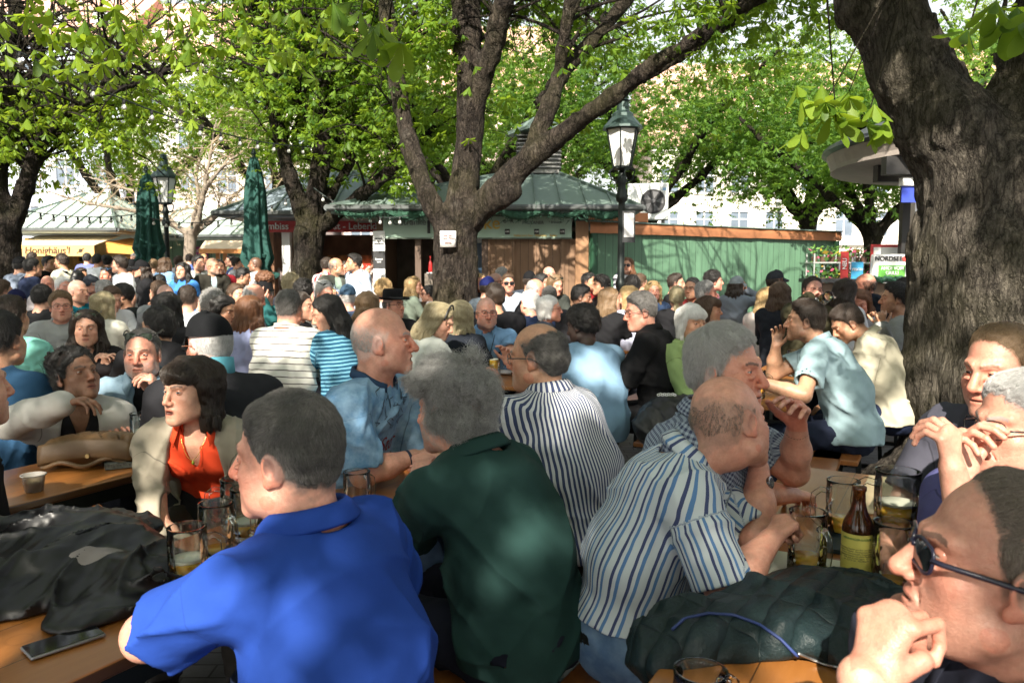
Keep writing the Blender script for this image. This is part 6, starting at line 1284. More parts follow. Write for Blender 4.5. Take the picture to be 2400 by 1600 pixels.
b2 = empty('brown_bottle', on(1209, 5.6), 0, 'brown bottle with white label at the bald polo man table', 'bottle'); b = MB(); b.lathe((0, 0, 0), [(.034, 0), (.037, .004), (.037, .14), (.020, .19), (.0145, .24), (.016, .25), (.01, .252)], 20); b.build('glass_body', BROWNG, b2, True); b = MB(); b.lathe((0, 0, .03), [(.0376, 0), (.0376, .09)], 20, False); b.build('label', plain('label_white', (.6, .62, .6), .6, 0, .2, 90), b2, True)
# plates, cups, trays
def plate(loc, r, mat, label, square=False):
    b = MB(); b.lathe(loc, [(r * .6, 0), (r, .018), (r * .98, .02), (r * .58, .006), (0, .006)], 30); return tag(b.build('plate', mat, None, True), label, 'plate')
plate(on(1190, 5.72), .10, WHITE, 'white paper plate by the foamy mug'); pp = on(588, 6.2); plate(pp, .12, WHITE, 'white plate under the sandwich roll')
f = Field(); f.ell((pp[0], pp[1], pp[2] + .05), (.075, .06, .045)); nz_ = noise3(4, .03); f.post.append(lambda F, x, y, z: F - .004 * nz_(x, y, z)); v, q = contour(f, .008); tag(link('bread_roll', mesh_np('bread_roll', v, q), plain('bread', (.55, .42, .22), .8, 0, .3, 30), None, True), 'pale sandwich roll lying on a white plate', 'bread roll')
def crumple(loc, r, label, seed, mat=PAPER):
    f = Field(); f.ell(loc, (r, r * .9, r * .7)); a = folds(seed, .02, .06); f.post.append(lambda F, x, y, z: F + a(x, y, z)); v, q = contour(f, .005); return tag(link('napkin', mesh_np('napkin', v, q), mat), label, 'napkin')
crumple(on(1218, 5.45, .80), .04, 'crumpled white napkin near the balding striped man glasses', 3)
tp = on(1795, 9.2); b = MB(); b.box((tp[0], tp[1], tp[2] + .012), (.46, .32, .02), .1); o = tag(b.build('tray', plain('tray_red', (.45, .02, .02), .35, 0, .05)), 'red plastic tray with crumpled napkins on a far table', 'tray'); bevel(o, .012, 3)
for i, (dx, dy) in enumerate(((-.1, 0), (.02, .05), (.10, -.04), (-.02, -.06))): crumple((tp[0] + dx, tp[1] + dy, tp[2] + .06), .06, ['left crumpled napkin on the red tray', 'rear crumpled napkin on the red tray', 'right crumpled napkin on the red tray', 'front crumpled napkin on the red tray'][i], 20 + i)
cp = on(66, 2.62); c = empty('sauce_cup', cp, 0, 'small clear plastic cup of sauce at the end of the bag table', 'cup'); b = MB(); b.lathe((0, 0, 0), [(.028, 0), (.037, .055), (.041, .056), (.041, .060), (.036, .059), (.027, .004)], 24); b.build('cup_wall', glass_mat('plastic_clear', (.9, .88, .82), .2, .7, 1.3), c, True); b = MB(); b.lathe((0, 0, .004), [(.026, 0), (.031, .03), (0, .031)], 20); b.build('sauce', plain('sauce_cream', (.6, .45, .22), .5), c, True)
# phone
ph = empty('smartphone', atz(150, 1508, TZ), R(-42), 'black smartphone lying on the front table', 'phone'); b = MB(); b.box((0, 0, .005), (.068, .140, .008)); o = b.build('casing', plain('phone_case', (.25, .25, .26), .3, .6, .05), ph); bevel(o, .004, 3); b = MB(); b.box((0, 0, .0096), (.063, .134, .0008)); b.build('screen', plain('phone_screen', (.004, .004, .006), .06, 0, .1), ph)
# folded reading glasses on the table
rg = empty('reading_glasses', atz(912, 1210, TZ), R(20), 'thin reading glasses lying on the front table', 'glasses'); b = MB()
for s_ in (-1, 1): b.tube([(s_ * .032 + .026 * math.cos(a), 0 + .004 * s_, .022 + .019 * math.sin(a)) for a in np.linspace(0, 6.283, 20)], .0014, 6, False); b.tube([(s_ * .058, 0, .03), (s_ * .05, .06, .014), (s_ * .03, .12, .003)], .0016, 6)
b.tube([(-.008, 0, .026), (.008, 0, .026)], .0014, 6); b.build('frame', plain('wire_frame', (.05, .05, .045), .35, .7), rg, True); b = MB()
for s_ in (-1, 1): b.lathe((s_ * .032, 0, .022), [(.019, 0), (.019, .001)], 16, axis=(0, 1, 0))
b.build('lens', glass_mat('lens_clear', (.8, .9, .6)), rg)
# paper and booklet on the bottle table
b = MB(); p = atz(1885, 1335, TZ + .002); b.box(p, (.30, .22, .0016), R(-28)); tag(b.build('paper_sheet', plain('paper_cream', (.70, .72, .60), .7, 0, .06)), 'pale paper place mat under the mugs', 'paper')
b = MB(); p = atz(1975, 1272, TZ + .006); b.box(p, (.11, .16, .012), R(-25)); tag(b.build('booklet', plain('booklet_teal', (.012, .035, .05), .5)), 'dark teal booklet between mug and bottle', 'booklet')
b = MB(); p = atz(308, 1082, TZ + .012); b.box(p, (.10, .19, .02), R(-60)); tag(b.build('booklet', plain('booklet_pattern', (.10, .11, .10), .5, 0, .8, 70)), 'small patterned booklet beside the leather bag', 'booklet')
b = MB(); p = at(2175, 1150, 2.5); b.box((p[0], p[1], TZ + .003), (.40, .5, .003), R(-30)); tag(b.build('paper_sheet', plain('board_pale', (.45, .36, .22), .6, 0, .06)), 'pale brown menu sheet behind the litre mug', 'paper')
# brown leather bag
def leather(): 
    t = NT('leather'); p = t.geo(); n = t.noise(p, 9, 4); t.set(Base_Color=t.mix(n, (.085, .045, .018, 1), (.17, .10, .045, 1)), Roughness=.42); vo = t.new("ShaderNodeTexVoronoi"); vo.inputs["Scale"].default_value = 420; t.L.new(p, vo.inputs["Vector"]); t.bump(t.math('ADD', vo.outputs[0], t.noise(p, 30, 4)), .25, .003); return t.m
bc = V(*on(205, 2.98)); bag = empty('leather_bag', bc, 0, 'brown leather handbag slumped on the second table', 'bag'); bx, by = unit(V(1, .25, 0)), unit(V(-.25, 1, 0)); F = Field(); F.cone(bc - bx * .12 + V(0, 0, .055), bc + bx * .12 + V(0, 0, .062), .055, .058, k=.02); F.ell(bc + bx * .02 + by * .03 + V(0, 0, .075), (.16, .10, .052), np.array([bx, by, V(0, 0, 1)]).T, k=.03); F.ell(bc + bx * .09 + by * .02 + V(0, 0, .05), (.11, .09, .05), k=.02); fo_ = folds(6, .010, .09); F.post += [lambda G, x, y, z: G + fo_(x, y, z), lambda G, x, y, z: np.maximum(G, (TZ + .001 - z + 0 * x + 0 * y).astype(np.float32))]; v, q = contour(F, .006); LE = leather(); wparent(link('bag_body', mesh_np('bag_body', v, q), LE, None, True), bag)
b = MB(); fl = [(bx * u * .165 + by * (-.058 - .018 * math.sin(w_ * 2.2)) + V(0, 0, .118 - .075 * w_ - .02 * u * u)) for w_ in np.linspace(0, 1, 8) for u in np.linspace(-1, 1, 17)]; b.add(fl, [(j * 17 + i, j * 17 + i + 1, (j + 1) * 17 + i + 1, (j + 1) * 17 + i) for j in range(7) for i in range(16)]); o = b.build('flap', LE, bag, True); m_ = o.modifiers.new('t', 'SOLIDIFY'); m_.thickness = .005; b = MB(); b.lathe(by * -.078 + V(.01, 0, .055), [(.009, 0), (.008, -.005)], 12, axis=(0, 1, 0)); b.build('clasp', plain('brass', (.4, .3, .14), .3, .9), bag)
b = MB(); b.tube([bx * (-.15 + .3 * f) + by * (-.085 - .02 * math.sin(f * 5)) + V(0, 0, .018 + .022 * math.sin(f * math.pi * 2) ** 2) for f in np.linspace(0, 1, 20)], .009, 8); b.build('strap', LE, bag, True)
# jackets thrown on the tables
def jacket(name, label, blobs, mat, fold, wl, h=.008, seed=1, cutz=TZ + .001, post=None, drop=None):
    F = Field(); c = np.mean([q_[0] for q_ in blobs], axis=0)
    for cc, r_, rz in blobs: F.ell(cc, r_, np.array(Matrix.Rotation(rz, 3, 'Z')), k=.04)
    a, b_ = folds(seed, fold, wl), noise3(seed + 2, .12, 3); F.post.append(lambda G, x, y, z: G - a(x, y, z) + .004 * b_(x, y, z))
    if post: F.post.append(post)
    if cutz: F.post.append(lambda G, x, y, z: np.maximum(G, (cutz - z + 0 * x + 0 * y).astype(np.float32)))
    v, q = contour(F, h); o = empty(name, (c[0], c[1], cutz or 0), label=label, cat='jacket'); wparent(link('fabric', mesh_np('fabric', v, q), mat, None, True), o); return o
t = NT('black_nylon'); p = t.geo(); t.set(Base_Color=t.mix(t.noise(p, 8, 3), (.0035, .0035, .004, 1), (.010, .010, .012, 1)), Roughness=.42); w_ = t.new("ShaderNodeTexWave"); w_.inputs["Scale"].default_value = 6; w_.inputs["Distortion"].default_value = 11; w_.inputs["Detail"].default_value = 2; t.L.new(p, w_.inputs[0]); t.bump(w_.outputs[1], .18, .010); NYLON = t.m
def aw3(px, py, z): return atz(px, py, z)
g_ = lambda px, py, Y, z: at(px, py, Y) * V(1, 1, 0) + V(0, 0, z)
J1 = jacket('black_jacket', 'black jacket heaped on the front table beside the phone', [(g_(70, 1400, 1.81, .785), (.27, .20, .05), .5), (g_(225, 1350, 1.96, .805), (.20, .15, .065), -.3), (g_(330, 1420, 1.83, .785), (.15, .12, .045), .7), (g_(120, 1330, 2.11, .80), (.30, .11, .055), .2), (g_(240, 1450, 1.66, .78), (.13, .08, .03), .9), (g_(-60, 1420, 1.76, .785), (.22, .2, .05), 0), (g_(140, 1400, 1.81, .83), (.14, .035, .035), .9), (g_(260, 1400, 1.81, .83), (.13, .03, .03), -.5), (g_(50, 1370, 1.89, .825), (.15, .035, .03), .2), (g_(190, 1300, 2.04, .845), (.16, .03, .03), .1), (g_(330, 1370, 1.94, .82), (.10, .03, .03), -1.0)], NYLON, .016, .17, .006, 12)
me_ = J1.children[0].data; n_ = len(me_.vertices); co_ = np.zeros(n_ * 3, np.float32); me_.vertices.foreach_get('co', co_); bv_ = BVHTree.FromPolygons([tuple(c_) for c_ in co_.reshape(-1, 3)], [tuple(p_.vertices) for p_ in me_.polygons])
for cc_, rr_, az_ in ((g_(232, 1385, 1.80, 1.2), (.055, .024), .55),):
    b = MB(); c_, s_ = math.cos(az_), math.sin(az_); pts = []
    for r_ in np.linspace(0, 1, 6):
        for a in np.linspace(0, 2 * math.pi, 25)[:-1]: u_, v_ = rr_[0] * r_ * math.cos(a) * (1 + .15 * math.sin(3 * a)), rr_[1] * r_ * math.sin(a) * (1 + .2 * math.cos(2 * a)); x_, y_ = cc_[0] + u_ * c_ - v_ * s_, cc_[1] + u_ * s_ + v_ * c_; h_ = bv_.ray_cast(Vector((x_, y_, 1.3)), Vector((0, 0, -1))); pts.append((x_, y_, (h_[0][2] if h_[0] is not None else TZ) + .0035 * (1 - r_ ** 4)))
    b.add(pts, [(i_ * 24 + j_, i_ * 24 + (j_ + 1) % 24, (i_ + 1) * 24 + (j_ + 1) % 24, (i_ + 1) * 24 + j_) for i_ in range(5) for j_ in range(24)]); b.build('lining', plain('lining_pale', (.24, .21, .20), .7), J1, True, True)
t = NT('quilted'); p = t.obj(); mp = t.new("ShaderNodeMapping"); mp.inputs["Rotation"].default_value = (0, 0, R(38)); t.L.new(p, mp.inputs[0]); wv = t.new("ShaderNodeTexWave", bands_direction='X', wave_profile='SIN'); wv.inputs["Scale"].default_value = 5.6; wv.inputs["Distortion"].default_value = 2.6; wv.inputs["Detail Scale"].default_value = 1.2; t.L.new(mp.outputs[0], wv.inputs[0]); mp2 = t.new("ShaderNodeMapping"); mp2.inputs["Rotation"].default_value = (0, 0, R(-45)); t.L.new(p, mp2.inputs[0]); wv2 = t.new("ShaderNodeTexWave", bands_direction='X'); wv2.inputs["Scale"].default_value = 3.0; wv2.inputs["Distortion"].default_value = 3.5; t.L.new(mp2.outputs[0], wv2.inputs[0])
hgt = t.math('MULTIPLY', t.math('POWER', wv.outputs[1], .35), t.math('POWER', wv2.outputs[1], .12)); t.set(Base_Color=t.mix(t.noise(p, 9, 3), (.006, .014, .016, 1), (.014, .029, .032, 1)), Roughness=.5, Specular_IOR_Level=.3); t.bump(t.math('ADD', hgt, t.math('MULTIPLY', t.noise(p, 45, 4, .65), .35)), .9, .018); QUILT = t.m
J2 = jacket('quilted_jacket', 'dark quilted jacket with blue trim spread over the near right table', [(at(1900, 1400, 1.62) * V(1, 1, 0) + V(0, 0, .80), (.24, .17, .055), .5), (at(1760, 1440, 1.55) * V(1, 1, 0) + V(0, 0, .79), (.24, .10, .05), .2), (at(2030, 1430, 1.55) * V(1, 1, 0) + V(0, 0, .80), (.20, .16, .065), -.3), (at(1640, 1470, 1.52) * V(1, 1, 0) + V(0, 0, .775), (.14, .09, .05), .4), (at(1585, 1510, 1.50) * V(1, 1, 0) + V(0, 0, .74), (.08, .08, .06), 0), (at(2150, 1470, 1.5) * V(1, 1, 0) + V(0, 0, .79), (.22, .14, .05), 0)], QUILT, .010, .15, .008, 22, None, lambda G, x, y, z: np.maximum(G, (.69 - z + 0 * x + 0 * y).astype(np.float32)))
bl = plain('jacket_blue', (.02, .04, .15), .6)
def strip_on(o, pts, wd, mat, name, lift=.003):
    """a narrow ribbon dropped on a mesh from above along photo points"""
    me = o.children[0].data if o.type == 'EMPTY' else o.data; off = np.array(o.location) * 0; n = len(me.vertices); co = np.zeros(n * 3, np.float32); me.vertices.foreach_get('co', co); bv = BVHTree.FromPolygons([tuple(c_) for c_ in co.reshape(-1, 3)], [tuple(p_.vertices) for p_ in me.polygons]); out = []
    P = np.array([at(px, py, Y) for px, py, Y in pts]); f = np.linspace(0, len(P) - 1, 8 * len(P)); P = np.stack([np.interp(f, range(len(P)), P[:, k]) for k in range(3)], 1)
    for p_ in P:
        d = unit(p_ - V(0, 0, CAMZ)); h = bv.ray_cast(Vector((0, 0, CAMZ)), Vector(d)); out.append(np.array(h[0]) if h[0] is not None else p_)
    b = MB(); b.tube(np.array(out) - d * lift, wd, 8); return b.build(name, mat, o, True, True)
strip_on(J2, [(1575, 1475, 1.5), (1605, 1448, 1.55), (1660, 1436, 1.55), (1720, 1440, 1.55), (1780, 1462, 1.5), (1830, 1497, 1.48), (1870, 1538, 1.45)], .0032, bl, 'piping'); strip_on(J2, [(1870, 1530, 1.44), (1930, 1555, 1.42), (1985, 1568, 1.40)], .003, plain('zip_metal', (.3, .3, .3), .3, .8), 'zip')
J3 = jacket('black_bag', 'black shoulder bag with white chain on the bench end', [(at(1555, 960, 4.6) * V(1, 1, 0) + V(0, 0, .60), (.20, .13, .14), .5), (at(1580, 930, 4.6) * V(1, 1, 0) + V(0, 0, .72), (.16, .09, .07), .3)], NYLON, .012, .12, .012, 31, None); J3['category'] = 'bag'
b = MB(); ch = [at(1543, 925, 4.48) + V(.012 * i, 0, .004 * (i % 2)) for i in range(9)]
for c_ in ch: b.tube([c_ + V(.008 * math.cos(a), -.004, .006 * math.sin(a)) for a in np.linspace(0, 6.283, 9)], .003, 5, False)
b.build('chain', WHITE, J3, False, True)
# ---------------- the guests
def T(col, sleeve='short', **k): return dict(col=col, sleeve=sleeve, **k)
def H(kind, col, **k): return dict(kind=kind, col=col, **k)
BLK, NAVY, WHT, LB, GRY = (.012, .012, .014), (.015, .022, .05), (.70, .71, .72), (.22, .36, .55), (.22, .23, .25)
JEANS = dict(col=(.07, .13, .24), pat=('fade', 0, (.22, .32, .45)))
SH = lambda c='dark', **k: H('short', c, **k)
THIN, FRM = ((.05, .05, .05), None, 'eyes', 1.0), ((.01, .01, .01), None, 'eyes', 1.05)
SUNG, HEADG = ((.012, .012, .012), 'dark', 'eyes', 1.1), ((.012, .012, .012), 'green', 'head', 1.1)
# -- nearest
P1 = person('heavy man in bright blue polo seen from behind with short dark hair', 672, 1070, 1.5, -101, byaw=-122, pitch=4, b=1.06, skin='pink', hair=SH('dkgrey', sl=.016, lift=.25, line='std', n=14000), top=T((.018, .058, .31), collar=.03, fold=.009, wl=.2, sl_t=.80), bottom=NAVY, arms=((at(420, 1400, 1.72), at(345, 1490, 1.36)), (at(760, 1330, 2.0), None)), mouth=.35, nose=1.12, redness=.8, neck=1.15, seed=4, lean=.10)
P2 = person('woman with black bob in orange blouse and beige cardigan', 446, 915, 2.72, -26, byaw=8, fem=True, skin='fair', hair=H('bob', 'dark', fringe=True, w=.026, n=7000, len=.12), inner=T((.78, .075, .025), name='blouse', vneck=.42, sleeve='none'), top=T((.34, .30, .235), 'long', name='cardigan', open=.080, fold=.009, wl=.15, collar=.10, ccol=(.78, .075, .025), cgap=34), bottom=(.05, .045, .04), arms=((at(560, 1262, 2.45), None), (at(440, 1305, 2.42), None)), mouth=.55, eye=(-22, -2), seed=7, redness=.4, lids=.20, nose=.9)
P3 = person('man in dark green shirt with tousled grey hair seen from behind', 1060, 960, 2.12, -122, byaw=-128, pitch=6, b=1.03, skin='pink', hair=H('short', 'grey', t=.020, rough=.014, sl=.07, lift=.5, jit=.8, wave=.7, vol=.01, n=14000, line='low'), top=T((.017, .046, .042), collar=.03, fold=.010, wl=.22, sl_t=.92), bottom=(.015, .017, .03), arms=((at(988, 1085, 2.42), at(945, 1255, 2.1)), (at(1060, 1120, 2.6), None)), curl=('fist', 'fist'), beard=('grey', .6), seed=9, lean=.16, neck=1.1, nf=.075, zf=.06)
P4 = person('balding man in finely striped shirt and glasses seen from behind', 1258, 836, 2.85, -112, byaw=-132, pitch=6, b=1.20, skin='tan', hair=H('comb', 'dkgrey', horseshoe=.075, t=.012, line='recede', n=7000, sl=.055), top=T((.045, .06, .13), collar=.03, fold=.008, wl=.22, pat=('v', .0135, [(.5, (.55, .56, .58))]), sl_t=.95), bottom=BLK, arms=('table', 'table'), glasses=THIN, seed=13, lean=.14, redness=.9, neck=1.1)
P5 = person('bald man in acid wash blue tee in profile', 898, 800, 2.78, 93, byaw=70, pitch=-2, b=1.06, skin='pink', hair=H('short', 'ltgrey', horseshoe=.052, t=.003, sl=.008, lift=.3, line='recede', n=5000), top=T((.10, .22, .38), pat=('wash', 0, (.30, .46, .62)), fold=.009, wl=.18, sl_t=.86, neck=.014, collar=0, ch=.012, ccol=(.03, .06, .12)), bottom=JEANS, arms=((at(1010, 1075, 2.75), None), (at(965, 1072, 2.7), at(850, 1112, 2.6))), curl=('relax', 'fist'), mouth=.55, nose=1.15, seed=15, neck=1.15, redness=.7, lean=.16)
P6 = person('bald man in blue and white striped shirt resting his chin on his fist', 1712, 990, 2.0, 118, byaw=82, pitch=2, roll=-14, b=1.05, skin='pink', hair=H('short', 'greybrown', horseshoe=.050, t=.004, sl=.010, lift=.2, line='recede', n=4500), top=T((.55, .60, .63), collar=.05, hem=-.055, pat=('v', .034, [(.42, (.055, .07, .16)), (.60, (.55, .60, .63)), (.80, (.10, .21, .42))]), fold=.010, wl=.2, sl_t=.92), bottom=dict(JEANS, belt=.045), arms=((at(1778, 1105, 2.05), at(1775, 1262, 1.98)), (at(1800, 1270, 1.82), at(1700, 1390, 1.72))), curl=('fist', 'fist'), seed=17, lean=.15, redness=.7, nf=.12, zf=.035, palm=((-.8, .3, .2), None))
P7 = person('man with thick silver hair and checked shirt raising his hand', 1700, 868, 2.15, 52, byaw=60, b=1.05, skin='pink', hair=H('short', 'ltgrey', t=.011, vol=.004, sl=.024, lift=.4, jit=.4, n=9000), top=T((.36, .42, .50), collar=.03, pat=('check', .011, (.05, .06, .12))), bottom=NAVY, arms=((at(1868, 1000, 2.2), at(1862, 1105, 2.3)), (at(1885, 1170, 2.40), None)), curl=('limp', 'grip'), brow='dkgrey', seed=19, palm=((-.6, -.5, -.5), None), redness=.7, lean=.14)
P8 = person('man in sunglasses with fist at his mouth in the right corner', 2345, 1325, .96, -108, byaw=-75, pitch=-8, roll=0, b=1.16, nose=1.1, skin='pink', hair=SH('greybrown', sl=.012, lift=.3, t=.004, line='high', n=15000), top=T((.02, .022, .035), collar=.03), bottom=NAVY, arms=((at(2030, 1610, .86), at(2150, 1880, .85), (0, 0, -1), (.35, .25, .75)), (at(2200, 1560, 1.05), None)), curl=('fist', 'fist'), glasses=((.012, .012, .03), 'dark', 'eyes', 1.12), seed=21, palm=((.7, .45, -.3), None), redness=.6, lean=.2, beard=('greybrown', .30))
P9 = person('silver haired man in spectacles clasping his hands at the right edge', 2392, 1000, 1.72, -80, byaw=-62, b=1.0, skin='pink', hair=SH('ltgrey', t=.012), top=T((.10, .10, .25), collar=.03), arms=((at(2235, 1110, 1.62), None, (0, 0, -1), (-.1, .1, 1)), (at(2262, 1112, 1.68), None, (0, 0, -1), (-.2, 0, 1))), curl=('clasp', 'clasp'), glasses=FRM, seed=23, redness=.6)
P10 = person('brown haired man with ruddy face before the massive trunk', 2345, 868, 2.05, -66, byaw=-62, b=1.08, skin='pink', hair=SH('ltbrown', t=.006, sl=.015, line='recede'), top=T((.06, .06, .08), collar=.03), arms=('table', 'table'), seed=25, redness=.9, nose=1.1, lids=.18, pitch=6)
person('person in black at the left edge beside the sauce cup', -78, 905, 2.15, 150, byaw=120, hair=SH('black'), top=T(BLK, 'long'), arms=('lap', 'lap'), b=1.1)
# -- left tables
P11 = person('man in blue tee with round white print across his back', 4, 796, 3.4, 172, byaw=168, b=1.1, skin='tan', hair=SH('black', t=.010), top=T((.03, .085, .17), fold=.007), arms=('table', 'table'), seed=31)
person('person in mint tee with cropped brown hair at the left edge', 27, 741, 4.7, 178, byaw=172, skin='tan', hair=SH('dark', t=.010), top=T((.20, .52, .45)), b=1.05)
P12 = person('woman with curly dark bun raising her arm in a pale cardigan', 180, 880, 3.3, 60, byaw=35, pitch=-14, fem=True, skin='brown', hair=H('bun', 'black', t=.006, rough=.012, wave=.7, n=6000, lift=.3), inner=T(BLK, 'none', vneck=.55, name='camisole'), top=T((.44, .43, .40), 'long', open=.07, name='cardigan'), arms=((at(262, 1075, 3.25), None), (at(150, 945, 2.98), at(22, 990, 3.05), (-1, 0, 0), (.9, .1, .2))), curl=('relax', 'limp'), lids=.10, seed=33)
P13 = person('smiling man in denim shirt with sunglasses on his head', 334, 830, 3.75, 10, byaw=12, b=1.05, skin='pink', hair=SH('dkgrey', t=.004, sl=.010, line='recede'), inner=T(BLK, name='tee'), top=T((.16, .25, .33), 'long', pat=('fade', 0, (.28, .38, .46)), open=.045, collar=.05), beard=('grey', .55), arms=((at(372, 925, 3.55), at(420, 1000, 3.6), (0, 0, -1), (-.3, -.1, 1)), 'table'), curl=('clasp', 'relax'), glasses=HEADG, seed=35, redness=.7, lids=.2)
P14 = person('woman with long brown hair and folded hands looking aside', 204, 770, 4.95, 22, byaw=12, fem=True, skin='fair', hair=H('long', 'dark', len=.33, front=True, n=4500), top=T((.014, .012, .013), 'long', vneck=.3), arms=((at(258, 862, 4.65), None, (0, 0, -1), (-.3, 0, 1)), (at(240, 862, 4.65), None, (0, 0, -1), (.3, 0, 1))), curl=('clasp', 'clasp'), glasses=((.03, .025, .01), 'green', 'head', 1.1), seed=37, lids=.16)
P15 = person('man in black baseball cap and charcoal jacket with teal collar', 490, 808, 3.15, -128, byaw=-150, pitch=8, b=1.12, skin='red', hair=SH('ltgrey', t=.004, sl=.01), top=T((.022, .022, .026), 'long', name='jacket', collar=0, ccol=(.10, .33, .42), ch=.05, fold=.008, wl=.25), arms=('table', 'table'), cap=dict(kind='cap', col=(.008, .009, .011)), glasses=((.30, .09, .03), None, 'eyes', 1.0), seed=39, lean=.12)
MC = P15
person('person in black with short black hair and glasses facing left', 370, 768, 4.7, -112, byaw=-150, skin='tan', hair=SH('black', t=.014), top=T(BLK, 'long', hood=True), glasses=THIN, b=1.08)
person('woman with long black hair seen from behind in black', 396, 724, 5.5, 172, byaw=170, fem=True, hair=H('long', 'black', len=.3), top=T(BLK, 'long'))
P17 = person('woman with tied dark hair in black leaning to speak', 528, 729, 6.1, 62, byaw=110, pitch=10, fem=True, skin='tan', hair=H('bob', 'black', len=.05, w=.014), top=T(BLK, 'long'), mouth=.3)
person('woman with long auburn brown hair in lilac shirt from behind', 588, 730, 5.9, 168, byaw=172, fem=True, hair=H('long', 'auburn', len=.3), top=T((.25, .28, .45), 'long'), seed=41)
P19 = person('broad man in white tee with thin dark stripes from behind', 678, 722, 5.2, 172, byaw=165, b=1.2, skin='pink', hair=SH('dkgrey', t=.007, sl=.014), top=T((.60, .60, .55), pat=('h', .043, [(.86, (.035, .015, .02))]), fold=.006, wl=.25, sl_t=.95, collar=0, ch=.010), arms=('table', 'table'), bottom=NAVY, seed=43, neck=1.15, lean=.08)
P20 = person('woman with long dark hair in blue striped sweater looking down', 766, 734, 5.2, -72, byaw=-120, pitch=22, fem=True, skin='fair', hair=H('long', 'black', len=.33), top=T((.02, .085, .15), 'long', pat=('h', .026, [(.62, (.16, .38, .52))])), seed=45)
person('girl with brown hair tied back in profile behind the striped tee', 707, 719, 6.2, 82, fem=True, hair=H('pony', 'dark', t=.006, len=.12), top=T((.05, .05, .06)))
person('young man in glasses and grey hooded sweat with navy sleeves round his neck', 143, 718, 6.4, 34, byaw=20, skin='pink', hair=SH('ltbrown', t=.014, vol=.006), top=T((.30, .31, .31), 'long', hood=True), inner=T(NAVY), glasses=THIN, beard=('ltbrown', .25), lids=.16)
person('man in navy baseball cap and maroon shirt smiling', 39, 709, 7.8, 16, skin='pink', hair=SH('dark', t=.004), top=T((.06, .012, .018), 'long'), cap=dict(kind='cap', col=(.015, .02, .09)))
person('bald man in teal jacket turned to the right', 184, 684, 8.0, 74, byaw=40, skin='fair', hair=H('shaved', 'grey', w=.35), top=T((.006, .15, .21), 'long', hood=True), b=1.1)
person('woman with straight ash blond bob in cream top from behind', 246, 716, 6.7, 160, byaw=165, fem=True, hair=H('bob', 'ashblond'), top=T((.56, .55, .48), 'long'), b=1.2)
person('dark bearded man in glasses and dark vest at the left tables', 287, 692, 8.4, -66, byaw=-40, skin='tan', hair=SH('black', t=.014, vol=.008), beard=('black', .85), top=T((.02, .024, .025)), glasses=FRM)
person('man in white tee looking down beside the dark bearded man', 263, 700, 7.9, 58, pitch=18, hair=SH('brown'), top=T(WHT))
person('person with cropped black hair behind the hooded sweat', 101, 698, 7.6, 170, hair=SH('black', t=.012), top=T((.02, .02, .022), 'long'))
person('man in sky blue shirt at the far left edge', 6, 682, 8.4, 150, hair=SH('brown'), top=T((.16, .32, .48)))
person('sunburnt bald man among the left tables', 111, 668, 10.2, 20, skin='red', hair=H('shaved', 'grey', w=.2), top=T((.40, .36, .36)))
person('white haired man in blue collar among the left tables', 149, 672, 10, 60, skin='pink', hair=SH('white', t=.012), top=T((.12, .22, .5), 'long'))
person('man in grey flat cap and dark glasses among the left tables', 213, 668, 10.2, -30, skin='pink', hair=SH('grey'), top=T(BLK), cap=dict(kind='cap', col=(.07, .08, .10)), glasses=SUNG)
person('grey haired person seen from behind beside the flat cap', 246, 681, 9.2, 175, hair=SH('grey', t=.016), top=T((.10, .12, .2), 'long'))
person('brown haired man in olive turned aside at a far left table', 191, 646, 12.5, 70, skin='tan', hair=SH('dark', vol=.01), top=T((.07, .08, .06), 'long'))
person('ruddy man with blue sunglasses on his head at a far left table', 249, 645, 12.3, -10, skin='red', hair=SH('dark'), top=T((.03, .03, .04)), glasses=((.02, .10, .25), 'dark', 'head', 1.1))
person('man in grey shirt with fist raised near the left parasol', 372, 686, 8.3, -118, byaw=-130, hair=SH('brown', t=.012), top=T((.25, .27, .28), 'long'), arms=('chin', 'table'), curl=('fist', 'relax'))
person('bald man half hidden by the black haired woman', 388, 697, 7.4, -150, skin='pink', hair=H('shaved', 'grey', w=.3), top=T((.2, .2, .21), 'long'))
person('dark haired man deep in the crowd under the left parasol', 376, 664, 11, 160, hair=SH('black'), top=T((.2, .25, .4)))
person('man with cropped nape in pale grey tee from behind', 441, 699, 7.3, 180, hair=SH('dark', t=.006), top=T((.46, .50, .53)), b=1.1)
person('grey curly haired person in patterned blouse from behind', 501, 712, 7.0, 165, fem=True, hair=H('curly', 'grey', t=.024, rough=.008), top=T(WHT, 'long', pat=('print', 45, (.05, .05, .06))))
person('man in brown hair behind the woman in black', 555, 692, 8.2, 60, skin='fair', hair=SH('brown'), top=T((.18, .19, .2)))
person('balding man in glasses bent over his plate', 596, 696, 7.4, 95, pitch=22, skin='pink', hair=SH('grey', horseshoe=.06), top=T((.2, .2, .25)), glasses=THIN)
person('man in black felt hat with fur tuft drinking', 620, 688, 8.2, 0, skin='pink', hair=SH('grey'), top=T((.02, .10, .10), 'long'), cap=dict(kind='tuft', col=(.012, .012, .014), tuft=True), arms=('mouth', 'table'))
person('dark haired man in slate jacket low beneath the tall parasol', 571, 648, 11.2, 95, pitch=15, skin='tan', hair=SH('black'), top=T((.10, .12, .17), 'long'), b=.95)
person('silver haired man with sunglasses on his head near the slim chestnut', 760, 686, 8.0, 55, pitch=10, skin='pink', hair=SH('ltgrey', t=.012), top=T((.30, .30, .28)), glasses=HEADG)
person('person with fluffy sandy hair under the slim chestnut', 683, 668, 9.2, 175, fem=True, hair=H('curly', 'ashblond', t=.03), top=T((.15, .15, .2), 'long'))
